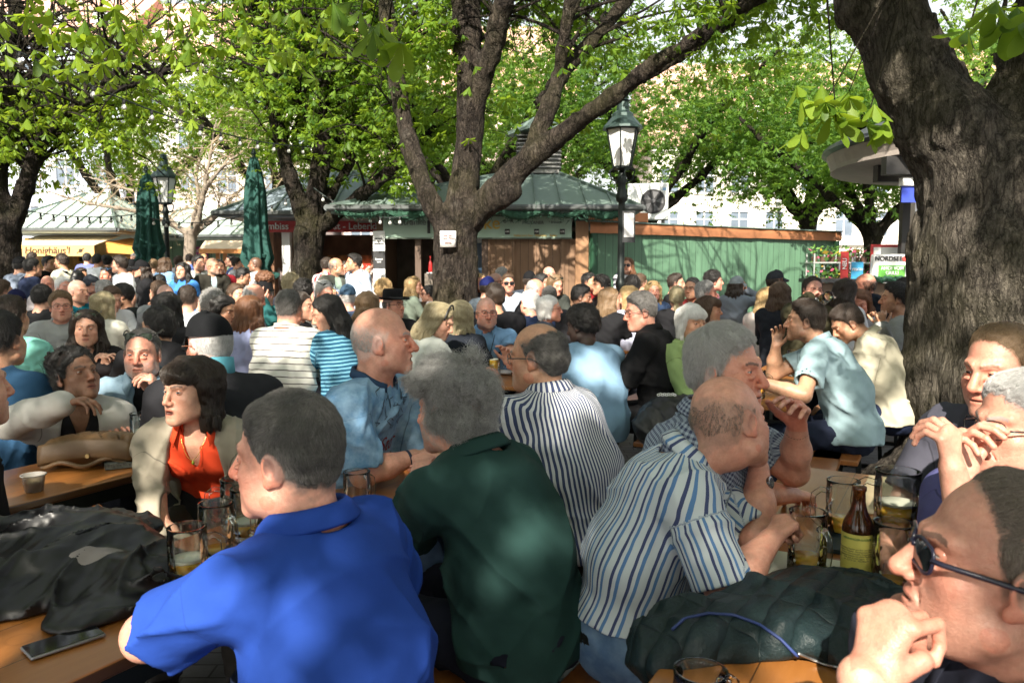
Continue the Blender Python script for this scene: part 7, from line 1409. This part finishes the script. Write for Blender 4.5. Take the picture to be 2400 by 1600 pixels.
person('person with full black hair under the slim chestnut', 712, 684, 8.4, 178, fem=True, hair=H('curly', 'black', t=.03, rough=.006), top=T(BLK, 'long'))
# -- standing on the left
S_ = dict(stand=True, arms=('down', 'down'))
person('standing man in white tee with beard in profile', 280, 620, 11.2, -84, byaw=-40, skin='fair', hair=SH('dark', t=.014, vol=.01), beard=('dark', .7), top=T((.74, .76, .80), hem=.10), **S_)
person('standing man in grey tee and black cap from behind', 48, 622, 11.6, 168, skin='fair', hair=SH('black'), top=T((.16, .19, .25), hem=.1), cap=dict(kind='cap', col=BLK), **S_)
person('standing man in navy jacket with black hair at the left', 77, 627, 10.8, 140, skin='tan', hair=SH('black', t=.016), top=T(NAVY, 'long', hem=.1), **S_)
person('standing man in black tee and glasses facing right', 115, 617, 13, 82, skin='tan', hair=SH('black', vol=.01), top=T(BLK, hem=.1), glasses=FRM, **S_)
PB = person('standing man in cream tee carrying a black backpack', 144, 613, 12.4, -96, skin='tan', hair=SH('dark'), top=T((.62, .60, .50), hem=.1), **S_)
person('man before the honey stall counter with dark hair', 77, 606, 15.5, 150, hair=SH('dark'), top=T((.3, .3, .32), hem=.1), **S_)
person('standing man in white shirt below the orange awning', 230, 611, 15, 165, hair=SH('black'), top=T((.72, .74, .78), hem=.1), **S_)
person('standing woman in black with dark hair tied up', 254, 613, 15, 170, fem=True, hair=H('bun', 'black'), top=T(BLK, hem=.1), **S_)
person('standing person in black cap beside the white tee man', 307, 628, 12.2, 175, hair=SH('black'), top=T(BLK, hem=.1), cap=dict(kind='cap', col=BLK), **S_)
person('standing woman in black with long brown hair and cap', 332, 631, 10.8, -55, fem=True, hair=H('long', 'dark', len=.34), top=T(BLK, 'long', hem=.2), cap=dict(kind='cap', col=BLK), **S_)
person('boy in grey vest below the left parasol', 361, 622, 14, 175, skin='fair', hair=SH('ltbrown'), top=T((.16, .17, .2), hem=.1), s=.9, **S_)
person('standing woman in light blue shirt with long wavy hair', 390, 620, 13, 150, fem=True, hair=H('long', 'brown', len=.3), top=T((.18, .34, .58), 'long', hem=.15), **S_)
person('standing woman in bright blue top with long black hair', 427, 635, 11, -6, fem=True, hair=H('long', 'black', len=.36, front=True), top=T((.05, .19, .50), hem=.1), **S_)
person('standing man in pale grey blazer over olive tee', 466, 617, 12, 62, byaw=25, skin='fair', hair=SH('black', vol=.006), beard=('black', .5), inner=T((.09, .10, .085), name='tee'), top=T((.42, .43, .42), 'long', name='blazer', open=.05, hem=.12), glasses=THIN, **S_)
person('standing bald man in dark brown jacket', 500, 624, 11.4, 72, byaw=40, skin='tan', hair=H('shaved', 'dkgrey', w=.3), beard=('grey', .5), inner=T((.34, .42, .46), name='undershirt'), top=T((.03, .028, .022), 'long', name='jacket', open=.045, hem=.12), glasses=FRM, **S_)
person('standing bearded man in crimson jacket and grey vest', 515, 626, 12.2, 24, byaw=-10, skin='tan', hair=SH('black', t=.004), beard=('dkgrey', .7), inner=T((.32, .32, .33), name='vest'), top=T((.22, .012, .02), 'long', name='jacket', open=.06, hem=.12), **S_)
person('shaven headed waiter in white shirt below the tall parasol', 598, 620, 13, -80, byaw=-95, skin='brown', hair=H('shaved', 'black', w=.6), top=T((.72, .72, .74), 'long', hem=.1), stand=True, arms=('hold', 'hold'))
for i, (px, py, Yd, c, hc, lb) in enumerate(((445, 607, 19, (.08, .12, .3), 'dark', 'far stroller in blue before the pink poster'), (478, 606, 20, (.5, .3, .3), 'blond', 'far stroller in rose before the pink poster'), (540, 612, 16, (.05, .10, .25), 'black', 'far man in dark blue behind the timber stand'), (556, 618, 15.5, (.6, .6, .65), 'dark', 'far woman in white with dark hair by the timber stand'), (640, 612, 16, (.5, .4, .38), 'brown', 'far customer by the white post of the sausage stall'), (205, 606, 17.5, (.12, .14, .35), 'black', 'far customer in blue at the honey counter'), (316, 607, 17, (.6, .6, .62), 'grey', 'far person in white past the honey stall'), (20, 640, 14, (.75, .74, .74), 'white', 'pale dressed person by the left chestnut stem'), (420, 614, 16, (.55, .56, .6), 'brown', 'far person in pale grey behind the bright blue top'))): person(lb, px, py, Yd, [170, 30, -60, 100, 150, 180, -20, 10, 160][i], hair=SH(hc), top=T(c, hem=.1), fem=i in (1, 3), stand=True, arms=('down', 'hold'))
# -- centre
person('standing balding man in olive blazer over mint tee', 789, 625, 11, 95, byaw=50, skin='tan', hair=SH('dkgrey', horseshoe=.055, t=.004), inner=T((.36, .46, .38), name='tee'), top=T((.085, .09, .075), 'long', name='blazer', open=.06, hem=.14), **S_)
PBm = person('standing man in light blue shirt holding a beer', 829, 616, 11, -66, byaw=-40, skin='tan', hair=SH('black', t=.014, vol=.008), top=T((.40, .48, .60), 'long', hem=.12, collar=.04), stand=True, arms=('down', 'hold'), curl=('relax', 'grip'))
person('standing woman in white top with raised elbow at the stall', 880, 614, 14, 4, fem=True, skin='fair', hair=H('bun', 'dark', t=.005), top=T((.62, .56, .54), hem=.05), bottom=(.10, .06, .045), stand=True, arms=('hold', 'mouth'), glasses=SUNG)
person('woman in dark floral dress behind the olive blazer', 809, 630, 13, 10, fem=True, hair=H('bob', 'dark'), top=T((.02, .02, .025), hem=.3, pat=('print', 30, (.4, .2, .1))), **S_)
person('man in red and white jersey behind the olive blazer', 768, 622, 12.2, 150, hair=SH('dark'), top=T((.6, .6, .6), pat=('v', .12, [(.5, (.5, .03, .04))]), hem=.1), **S_)
person('man in white tee at the sausage counter', 757, 616, 14.4, 130, hair=SH('dark'), top=T((.7, .72, .76), hem=.1), **S_)
P70 = person('man in faded blue cap and navy vest from behind', 815, 697, 8.0, -165, skin='pink', hair=SH('ltgrey', t=.003), top=T((.035, .05, .09)), cap=dict(kind='cap', col=(.06, .12, .20)), b=1.05)
P71 = person('woman with long straight brown hair in white tee from behind', 862, 716, 6.6, 175, byaw=165, fem=True, skin='fair', hair=H('long', 'ltbrown', len=.30), top=T((.60, .64, .68)), arms=('phone', 'table'))
person('person with fluffy white blond hair before the kiosk counter', 899, 680, 9.2, 170, fem=True, hair=H('curly', 'blond', t=.026), top=T((.3, .32, .34), 'long'))
P73 = person('man in black trilby with grey band and glasses', 923, 715, 7.0, 56, byaw=30, skin='pink', hair=SH('dkgrey', t=.004), top=T(BLK, 'long'), cap=dict(kind='hat', col=(.006, .006, .007), band=(.10, .10, .10)), glasses=FRM)
person('blond girl in olive top with loose long hair', 971, 670, 10.0, 92, byaw=110, fem=True, hair=H('long', 'blond', len=.34, front=True), top=T((.12, .15, .12), 'long'), glasses=((.01, .01, .01), 'dark', 'head', 1.0))
person('woman in sunglasses beside the middle chestnut trunk', 1004, 688, 11, -85, fem=True, hair=H('pony', 'black', t=.008), top=T((.65, .62, .62)), glasses=SUNG)
P76 = person('blond woman in pale silvery jacket and jeans leaning right', 1030, 752, 5.2, 78, byaw=110, pitch=26, fem=True, hair=H('long', 'ashblond', len=.26, n=3500), top=T((.50, .52, .48), 'long', name='jacket', gloss=False, fold=.010), bottom=JEANS, arms=('table', 'table'), lean=.26, b=1.08)
b = MB(); hq = P76['Hq']; b.tube([hq(.09 * math.cos(a), .055 - .02 * math.sin(a), .035 + .105 * math.sin(a)) for a in np.linspace(0, math.pi, 16)], .006, 6); b.build('hair_band', plain('band_black', (.012, .012, .012), .4), P76['root'], True, True)
person('woman with shoulder length blond hair in navy from behind', 1080, 742, 5.8, 160, fem=True, hair=H('medium', 'ashblond', len=.16, w=.034), top=T((.012, .015, .022), 'long'))
P78 = person('bald man in light blue polo and rimless glasses facing camera', 1140, 734, 6.0, 13, byaw=10, b=1.12, skin='pink', hair=H('shaved', 'grey', w=.25), top=T((.17, .31, .50), collar=.045), beard=('grey', .35), glasses=THIN, arms=((at(1188, 850, 5.5), None, (.3, 0, -1), (-.1, -.2, 1)), 'table'), curl=('limp', 'relax'), redness=.7, seed=51)
P79 = person('man with slicked dark hair in black shirt from behind', 1158, 697, 6.7, -150, byaw=-168, b=1.12, skin='tan', hair=H('short', 'dark', line='recede', t=.010, sl=.05, lift=.05), top=T((.008, .008, .01), 'long'))
person('smiling fair woman by the kiosk boards', 1123, 662, 10.2, 22, fem=True, skin='pink', hair=H('bob', 'blond', len=.06, w=.018), top=T((.03, .03, .035)))
person('person in royal blue baseball cap from behind', 1143, 674, 9.4, 140, hair=SH('dark'), top=T((.08, .10, .12)), cap=dict(kind='cap', col=(.02, .03, .18)))
person('bald man in dark glasses turned right by the kiosk', 1163, 660, 11, 78, skin='pink', hair=H('shaved', 'grey', w=.3), top=T((.12, .12, .13)), glasses=SUNG)
person('grey haired man at the kiosk boards', 1178, 645, 12.2, 120, skin='pink', hair=SH('grey'), top=T((.3, .3, .32)))
person('smiling man in sunglasses and pale shirt by the kiosk', 1191, 664, 10, 8, skin='pink', hair=SH('brown', vol=.008), beard=('brown', .3), top=T((.36, .42, .5)), glasses=SUNG)
person('person in black cap turned away by the kiosk boards', 1241, 658, 10.6, 165, hair=SH('dark'), top=T((.04, .05, .07)), cap=dict(kind='cap', col=BLK))
person('dark haired man in profile behind the stooping bald man', 1271, 664, 10, 74, skin='fair', hair=SH('black'), top=T((.2, .2, .2), 'long'))
person('stooping man with bald crown in black', 1254, 680, 8.8, 100, pitch=35, skin='red', hair=SH('ltgrey', horseshoe=.05), top=T(BLK, 'long'))
person('girl with sunglasses on brown hair looking down by the kiosk', 1303, 668, 9.3, 26, pitch=14, fem=True, skin='pink', hair=H('medium', 'ltbrown', len=.15), top=T((.04, .045, .04), 'long'), glasses=HEADG)
person('bald man bathed in sun at the kiosk boards', 1288, 643, 12.4, 60, skin='pink', hair=H('shaved', 'grey', w=.2), top=T((.5, .45, .42)), glasses=THIN)
P90 = person('white haired man in navy jacket facing away', 1241, 712, 7.8, -140, byaw=-160, skin='pink', hair=SH('white', t=.014, vol=.004), top=T((.015, .025, .06), 'long'))
P91 = person('woman with white bob and glasses in profile', 1289, 724, 7.0, 84, fem=True, skin='pink', hair=H('bob', 'white', len=.07, w=.022), top=T((.05, .06, .08), 'long'), glasses=((.2, .08, .05), None, 'eyes', 1.1))
person('person with thinning dark hair behind the white bob', 1288, 697, 8.6, 170, hair=SH('dkgrey'), top=T((.03, .03, .035), 'long'))
P92 = person('man with short afro in loose light blue shirt from behind', 1364, 763, 5.0, -128, byaw=-155, pitch=14, b=1.1, skin='dark', hair=H('curly', 'black', t=.022, rough=.004, sl=.02), top=T((.20, .33, .47), 'long', fold=.010, wl=.25, hem=.12), arms=('table', 'table'), lean=.12, seed=53)
person('dark haired man in black bending right', 1363, 696, 8.2, 82, pitch=10, skin='brown', hair=SH('black', t=.014, vol=.006), top=T(BLK))
person('man in red tee with sunglasses on his head by the shed corner', 1381, 661, 10.5, 55, skin='tan', hair=SH('black'), top=T((.35, .02, .025)), glasses=HEADG)
person('young man with curly black hair in black by the shed', 1407, 670, 10, -72, skin='tan', hair=H('curly', 'black', t=.024), top=T(BLK))
P96 = person('girl with very long light brown hair in black', 1431, 702, 7.6, 106, byaw=140, fem=True, skin='fair', hair=H('long', 'ltbrown', len=.40), top=T(BLK))
person('woman with strawberry blond hair in lilac shirt', 1470, 698, 7.7, -118, byaw=-150, fem=True, hair=H('medium', 'blond', len=.16), top=T((.42, .43, .55), 'long'))
P98 = person('heavy man in black polo and glasses looking down', 1501, 729, 5.1, -84, byaw=-105, pitch=12, b=1.24, skin='pink', hair=SH('dkgrey', t=.010, sl=.02, vol=.006), top=T((.008, .008, .009), collar=.03, sl_t=.95), arms=('table', 'table'), bottom=BLK, glasses=FRM, seed=55, lean=.1, redness=.8)
person('woman in sunglasses and striped top standing against the shed', 1470, 622, 11.6, -18, byaw=20, fem=True, skin='fair', hair=H('long', 'auburn', len=.25), top=T((.62, .62, .66), 'long', pat=('h', .09, [(.55, (.06, .06, .09))])), stand=True, arms=('down', 'hold'), glasses=SUNG)
person('brown haired man seated behind the lamp post', 1501, 664, 10.2, 120, skin='fair', hair=SH('brown'), top=T((.3, .3, .3)))
person('person with wavy dark hair in front of the lamp post', 1482, 670, 9.6, 175, hair=H('curly', 'black', t=.014), top=T((.05, .05, .06)))
person('laughing blond woman with glasses pushed up', 1531, 683, 9.0, 2, fem=True, skin='pink', hair=H('medium', 'blond', len=.15), top=T((.06, .10, .2), 'long'), glasses=((.2, .12, .05), 'dark', 'head', 1.0), arms=('table', 'chin'), curl=('relax', 'limp'))
person('dark haired young man in black jacket facing right', 1585, 664, 10, 72, skin='fair', hair=SH('dark', vol=.01), top=T(BLK, 'long'))
person('woman with blond ponytail in black from behind', 1586, 697, 8.2, 165, fem=True, hair=H('pony', 'ashblond', len=.16), top=T(BLK))
person('elderly man in glasses behind the silver haired man', 1622, 677, 8.8, -40, skin='tan', hair=SH('dkgrey', line='recede'), top=T((.4, .05, .05)), glasses=FRM)
P106 = person('silver haired man in white shirt in profile', 1655, 687, 7.9, 86, skin='red', hair=SH('grey', t=.010), top=T((.62, .63, .68), collar=.04), b=1.08)
P107 = person('woman with brown layered bob in profile', 1661, 727, 6.6, 76, fem=True, skin='tan', hair=H('bob', 'brown', len=.07, fringe=True, w=.02), top=T((.4, .42, .55), 'long'))
P108 = person('elderly woman with white hair in apple green jacket', 1623, 758, 5.0, 24, byaw=40, fem=True, skin='tan', hair=H('bob', 'white', len=.075, w=.022, fringe=True, t=.014), top=T((.25, .35, .14), 'long', name='jacket', collar=0, ch=.035), arms=('table', 'table'), b=1.2, brow='grey', seed=57)
P109 = person('girl in pale grey cap and grey sweatshirt facing away', 1727, 670, 9.0, 118, byaw=140, fem=True, skin='fair', hair=H('long', 'dark', len=.26), top=T((.17, .20, .24), 'long', hem=.1), cap=dict(kind='cap', col=(.36, .42, .45)), stand=True, arms=('mouth', 'mouth'), s=.9, bottom=(.2, .22, .26))
person('curly haired man in pink shirt behind the grey sweatshirt', 1673, 659, 9.6, 88, skin='pink', hair=H('curly', 'black', t=.016), top=T((.55, .22, .27)))
person('woman with long golden hair in cream jumper from behind', 1797, 702, 7.6, 160, fem=True, hair=H('long', 'blond', len=.34), top=T((.60, .52, .48), 'long'))
person('woman with long brown hair in black jacket from behind', 1828, 690, 7.3, 150, byaw=160, fem=True, hair=H('long', 'brown', len=.28), top=T((.014, .016, .022), 'long'))
person('person in charcoal cap before the shed', 1818, 660, 8.6, 105, fem=True, hair=SH('dark'), top=T((.03, .03, .03)), cap=dict(kind='cap', col=(.045, .05, .06)))
P114 = person('man in olive sweatshirt drinking from a mug', 1905, 681, 6.8, 0, byaw=8, skin='pink', hair=SH('dark', line='recede', t=.006), top=T((.055, .05, .028), 'long'), arms=('table', 'drink'), curl=('relax', 'grip'), glasses=THIN, b=1.12)
person('woman with long dark hair in white bending right', 1984, 686, 6.9, 112, byaw=130, pitch=18, fem=True, hair=H('long', 'dark', len=.34, front=True), top=T((.55, .57, .6)))
person('laughing woman with auburn hair beside the dark haired woman', 2016, 710, 7.1, -34, pitch=20, fem=True, skin='red', hair=H('long', 'auburn', len=.28, front=True), top=T((.4, .42, .48)))
person('balding man in navy jacket from behind at the fish kiosk', 2026, 670, 7.7, -145, byaw=-170, skin='red', hair=SH('dark', horseshoe=.05, t=.004), top=T((.012, .016, .025), 'long', hood=True), b=1.1)
person('black haired man in black before the fish kiosk', 2120, 684, 7.2, -135, byaw=-150, skin='tan', hair=SH('black', t=.016), top=T(BLK, 'long'), b=1.1)
P119 = person('dark haired man in grey jacket holding his hands up', 2098, 700, 6.1, -104, byaw=-112, skin='tan', hair=SH('black', t=.016, vol=.008), beard=('black', .4), top=T((.30, .31, .30), 'long'), arms=((at(2068, 765, 5.7), None, (0, 0, -1), (-.1, .1, 1)), (at(2062, 765, 5.9), None, (0, 0, -1), (0, .1, 1))), curl=('clasp', 'clasp'), seed=59, bottom=BLK)
P120 = person('man in pale teal tee with hand at his chin', 1887, 752, 4.65, -110, byaw=-118, skin='tan', hair=SH('dark', t=.010, vol=.012, sl=.03), beard=('dark', .5), top=T((.30, .42, .46), collar=0, ch=.016, fold=.008, wl=.2), bottom=(.015, .02, .04), arms=((at(1772, 893, 4.35), None), (at(1818, 815, 4.75), at(1806, 880, 4.8), (0, 0, -1), (.15, .05, 1))), curl=('relax', 'limp'), b=1.12, seed=61, lean=.2, nf=.08, zf=.06)
P121 = person('man in pale linen jacket looking down', 1985, 757, 5.2, -95, byaw=-112, pitch=34, skin='tan', hair=SH('dark', t=.010, vol=.006), top=T((.46, .43, .33), 'long', name='jacket', collar=.04, fold=.010, wl=.16), bottom=NAVY, arms=('lap', 'lap'), b=1.1, seed=63, lean=.16, nf=.10, zf=.045)
# ---------------- prints, straps, watches and what hands hold
def bvh_of(o):
    me = o.data; n = len(me.vertices); co = np.zeros(n * 3, np.float32); me.vertices.foreach_get('co', co); return BVHTree.FromPolygons([tuple(c) for c in co.reshape(-1, 3)], [tuple(p.vertices) for p in me.polygons])
def letters(body, size, space=1.0):
    """flat lettering as vertices, faces and the advance of every character"""
    c = bpy.data.curves.new('t', 'FONT'); c.body = body; c.size = size; c.align_x = 'CENTER'; c.align_y = 'CENTER'; c.space_character = space; o = bpy.data.objects.new('t', c); COL.objects.link(o); me = bpy.data.meshes.new_from_object(o.evaluated_get(bpy.context.evaluated_depsgraph_get())); bpy.data.objects.remove(o)
    n = len(me.vertices); co = np.zeros(n * 3, np.float32); me.vertices.foreach_get('co', co); return co.reshape(-1, 3)[:, :2].astype(float), [tuple(p.vertices) for p in me.polygons]
def project(p, V2, faces, name, mat, O, X, U, D, lift=.0025):
    """lay a flat drawing (x along X, y along U) on a garment, looking along D"""
    g = p['garment']; bv = bvh_of(g); out = []
    for x, y in V2:
        s_ = O + X * x + U * y - D * .6; h = bv.ray_cast(Vector(s_), Vector(D)); out.append((np.array(h[0]) if h[0] is not None else O + X * x + U * y) - D * lift)
    me = bpy.data.meshes.new(name); me.from_pydata([tuple(v) for v in out], [], faces); me.update(); o = link(name, me, mat); o.parent = g; return o
Zv = V(0, 0, 1)
def ribbon(pts, w):
    pts = np.array(pts, float); T = np.gradient(pts, axis=0); N = np.stack([-T[:, 1], T[:, 0]], 1); N /= np.linalg.norm(N, axis=1)[:, None] + 1e-9; v = np.concatenate([pts + N * w, pts - N * w]); n = len(pts); return v, [(i, i + 1, n + i + 1, n + i) for i in range(n - 1)]
def draw(p, strokes, w, name, mat, O, X, U, D):
    vs, fs = np.zeros((0, 2)), []
    for st in strokes:
        f = np.linspace(0, len(st) - 1, 6 * len(st)); q = np.array(st, float); q = np.stack([np.interp(f, range(len(q)), q[:, 0]), np.interp(f, range(len(q)), q[:, 1])], 1); v, c = ribbon(q, w); fs += [tuple(i + len(vs) for i in k) for k in c]; vs = np.concatenate([vs, v])
    return project(p, vs, fs, name, mat, O, X, U, D)
INK = plain('print_pale', (.45, .55, .50), .8, 0, .1)
p = P11; O = p['NB'] - Zv * .20 + p['Br'] * .02; arc = 'Pepe Jeans Denim Brand Co.'; vs, fs = np.zeros((0, 2)), []
for i, chx in enumerate(arc):
    if chx == ' ': continue
    a = R(205 - 230 * i / (len(arc) - 1)); v, f = letters(chx, .040); th = a - math.pi / 2; c, s_ = math.cos(th), math.sin(th); v = np.stack([v[:, 0] * c - v[:, 1] * s_ + .125 * math.cos(a), v[:, 0] * s_ + v[:, 1] * c + .125 * math.sin(a)], 1); fs += [tuple(k + len(vs) for k in q) for q in f]; vs = np.concatenate([vs, v])
project(p, vs, fs, 'shirt_print', INK, O, p['Br'], Zv, p['Bf']); v, f = letters('Based in London', .034); v[:, 1] -= .115; project(p, v, f, 'shirt_print', INK, O, p['Br'], Zv, p['Bf'])
draw(p, [[(-.05, -.06), (.05, -.06), (.06, -.02), (-.06, -.02), (-.05, -.06)], [(-.025, -.02), (-.025, .055), (-.005, .055), (-.005, -.02)], [(.01, -.02), (.01, .055), (.03, .055), (.03, -.02)], [(-.025, .03), (.03, .03)], [(-.07, -.01), (-.06, .03), (-.075, .04)], [(-.06, .03), (-.045, .045)], [(.055, 0), (.06, .035), (.075, .04)], [(.06, .035), (.05, .05)]], .0018, 'print_pattern', INK, O, p['Br'], Zv, p['Bf'])
p = P5; O = p['C1'] - Zv * .06; X = -p['Br']; RED = plain('print_red', (.22, .02, .03), .8); DKI = plain('print_dark', (.03, .05, .08), .8); D = -p['Bf']
v, f = letters('riBStor', .085); v[:, 1] -= .06; project(p, v, f, 'shirt_print', RED, O, X, Zv, D); rs = np.random.default_rng(6)
st = []
for k in range(26):
    c = V(rs.uniform(-.09, .12), rs.uniform(-.2, .14)); st.append([c + rs.normal(size=2) * .018 for _ in range(4)])
draw(p, st, .0014, 'print_pattern', DKI, O, X, Zv, D); v, f = letters('WORLD\nTOUR', .05); v[:, 0] += .03; v[:, 1] -= .15; project(p, v, f, 'shirt_print', DKI, O, X, Zv, D)
def wristband(p, side, name, mat, r=.030, w=.022, off=.02, dial=None):
    for sd, S_, E, W, fd in p['arms']:
        if sd == side:
            c = W - fd * off; b = MB(); b.lathe(c - fd * w / 2, [(r * .94, 0), (r, .002), (r, w - .002), (r * .94, w)], 24, False, axis=fd); o = b.build(name, mat, p['root'], True, True)
            if dial: n = unit(np.cross(fd, V(.3, .2, .9))); n = unit(np.cross(n, fd)); b = MB(); b.lathe(c + n * (r - .002), [(.017, 0), (.017, .007), (.014, .009)], 18, axis=n); b.build('dial', dial, o, False, True).location = (0, 0, 0)
SIL = plain('watch_steel', (.35, .35, .36), .25, .9); BLKP = plain('strap_black', (.012, .013, .018), .45)
wristband(P6, -1, 'watch', SIL, .031, .018, .03, SIL); wristband(P7, -1, 'watch', BLKP, .032, .026, .03, BLKP); wristband(P5, 1, 'wristband', plain('band_navy', (.012, .02, .06), .6), .032, .026, .02); wristband(P119, -1, 'wristband', BLKP, .03, .015); wristband(P12, 1, 'bangle', plain('bangle', (.4, .38, .34), .25, .9), .029, .006, .0); wristband(P121, -1, 'watch', BLKP, .03, .02)
# necklace and lanyard
p = P2; b = MB(); q = [p['NB'] + p['Br'] * .055 * math.cos(a) + p['Bf'] * (.02 + .075 * max(0, math.sin(a))) + Zv * (.035 - .13 * max(0, math.sin(a)) ** 2) for a in np.linspace(-.5, math.pi + .5, 30)]; b.tube(q, .0011, 5, False); o = b.build('necklace', plain('gold', (.6, .42, .12), .25, .9), p['root'], True, True); b = MB(); b.lathe(q[15] + p['Bf'] * .004 - Zv * .018, [(.0, 0), (.006, .006), (.004, .014), (0, .016)], 10); q_ = b.build('pendant', plain('pendant', (.35, .42, .05), .2, .3), o, True, True); q_.location = (0, 0, 0)
p = P78; CORD = plain('cord', (.015, .02, .03), .7); f = [V(-.065, .12), V(-.06, .05), V(-.035, -.05), V(-.01, -.16)], [V(.065, .12), V(.062, .05), V(.04, -.03), V(.01, -.16)]; draw(p, f, .003, 'lanyard', CORD, p['NB'] - Zv * .06, -p['Br'], Zv, -p['Bf'])
# black backpack on the cream tee man
p = PB; c = p['C1'] - p['Bf'] * .20 - Zv * .10; F = Field(); F.ell(c, (.15, .10, .23), np.array([p['Br'], p['Bf'], Zv]).T); F.ell(c - Zv * .08 - p['Bf'] * .06, (.12, .08, .12), np.array([p['Br'], p['Bf'], Zv]).T, k=.03); fo_ = folds(3, .01, .12); F.post.append(lambda G, x, y, z: G + fo_(x, y, z)); v, q = contour(F, .016); bp = empty('backpack', c, label='black backpack worn by the standing man in cream tee', cat='backpack'); wparent(link('pack', mesh_np('pack', v, q), NYLON, None, True), bp)
for sx in (-1, 1): b = MB(); b.tube([p['NB'] + p['Br'] * sx * .11 - p['Bf'] * .12 - Zv * .02, p['NB'] + p['Br'] * sx * .11 + p['Bf'] * .01 + Zv * .015, p['NB'] + p['Br'] * sx * .13 + p['Bf'] * .115 - Zv * .12, p['NB'] + p['Br'] * sx * .15 + p['Bf'] * .06 - Zv * .32], .018, 6); b.build('shoulder_strap', NYLON, bp, True, True)
# glasses held in hands
for p, lb, fl in ((PBm, 'glass of beer in the hand of the standing man in light blue shirt', .6),):
    sd, S_, E, W, fd = p['arms'][1]; mug(tuple(W + fd * .07 + V(-.02, 0, -.06)), lb, .15, .038, fl)
p = P114; sd, S_, E, W, fd = p['arms'][1]; m_ = mug(tuple(p['Hq'](.02, .20, -.085)), 'mug tilted to the mouth of the man in olive sweatshirt', .15, .046, .1, 0, foam=False); m_.rotation_euler = (R(72), 0, R(10))
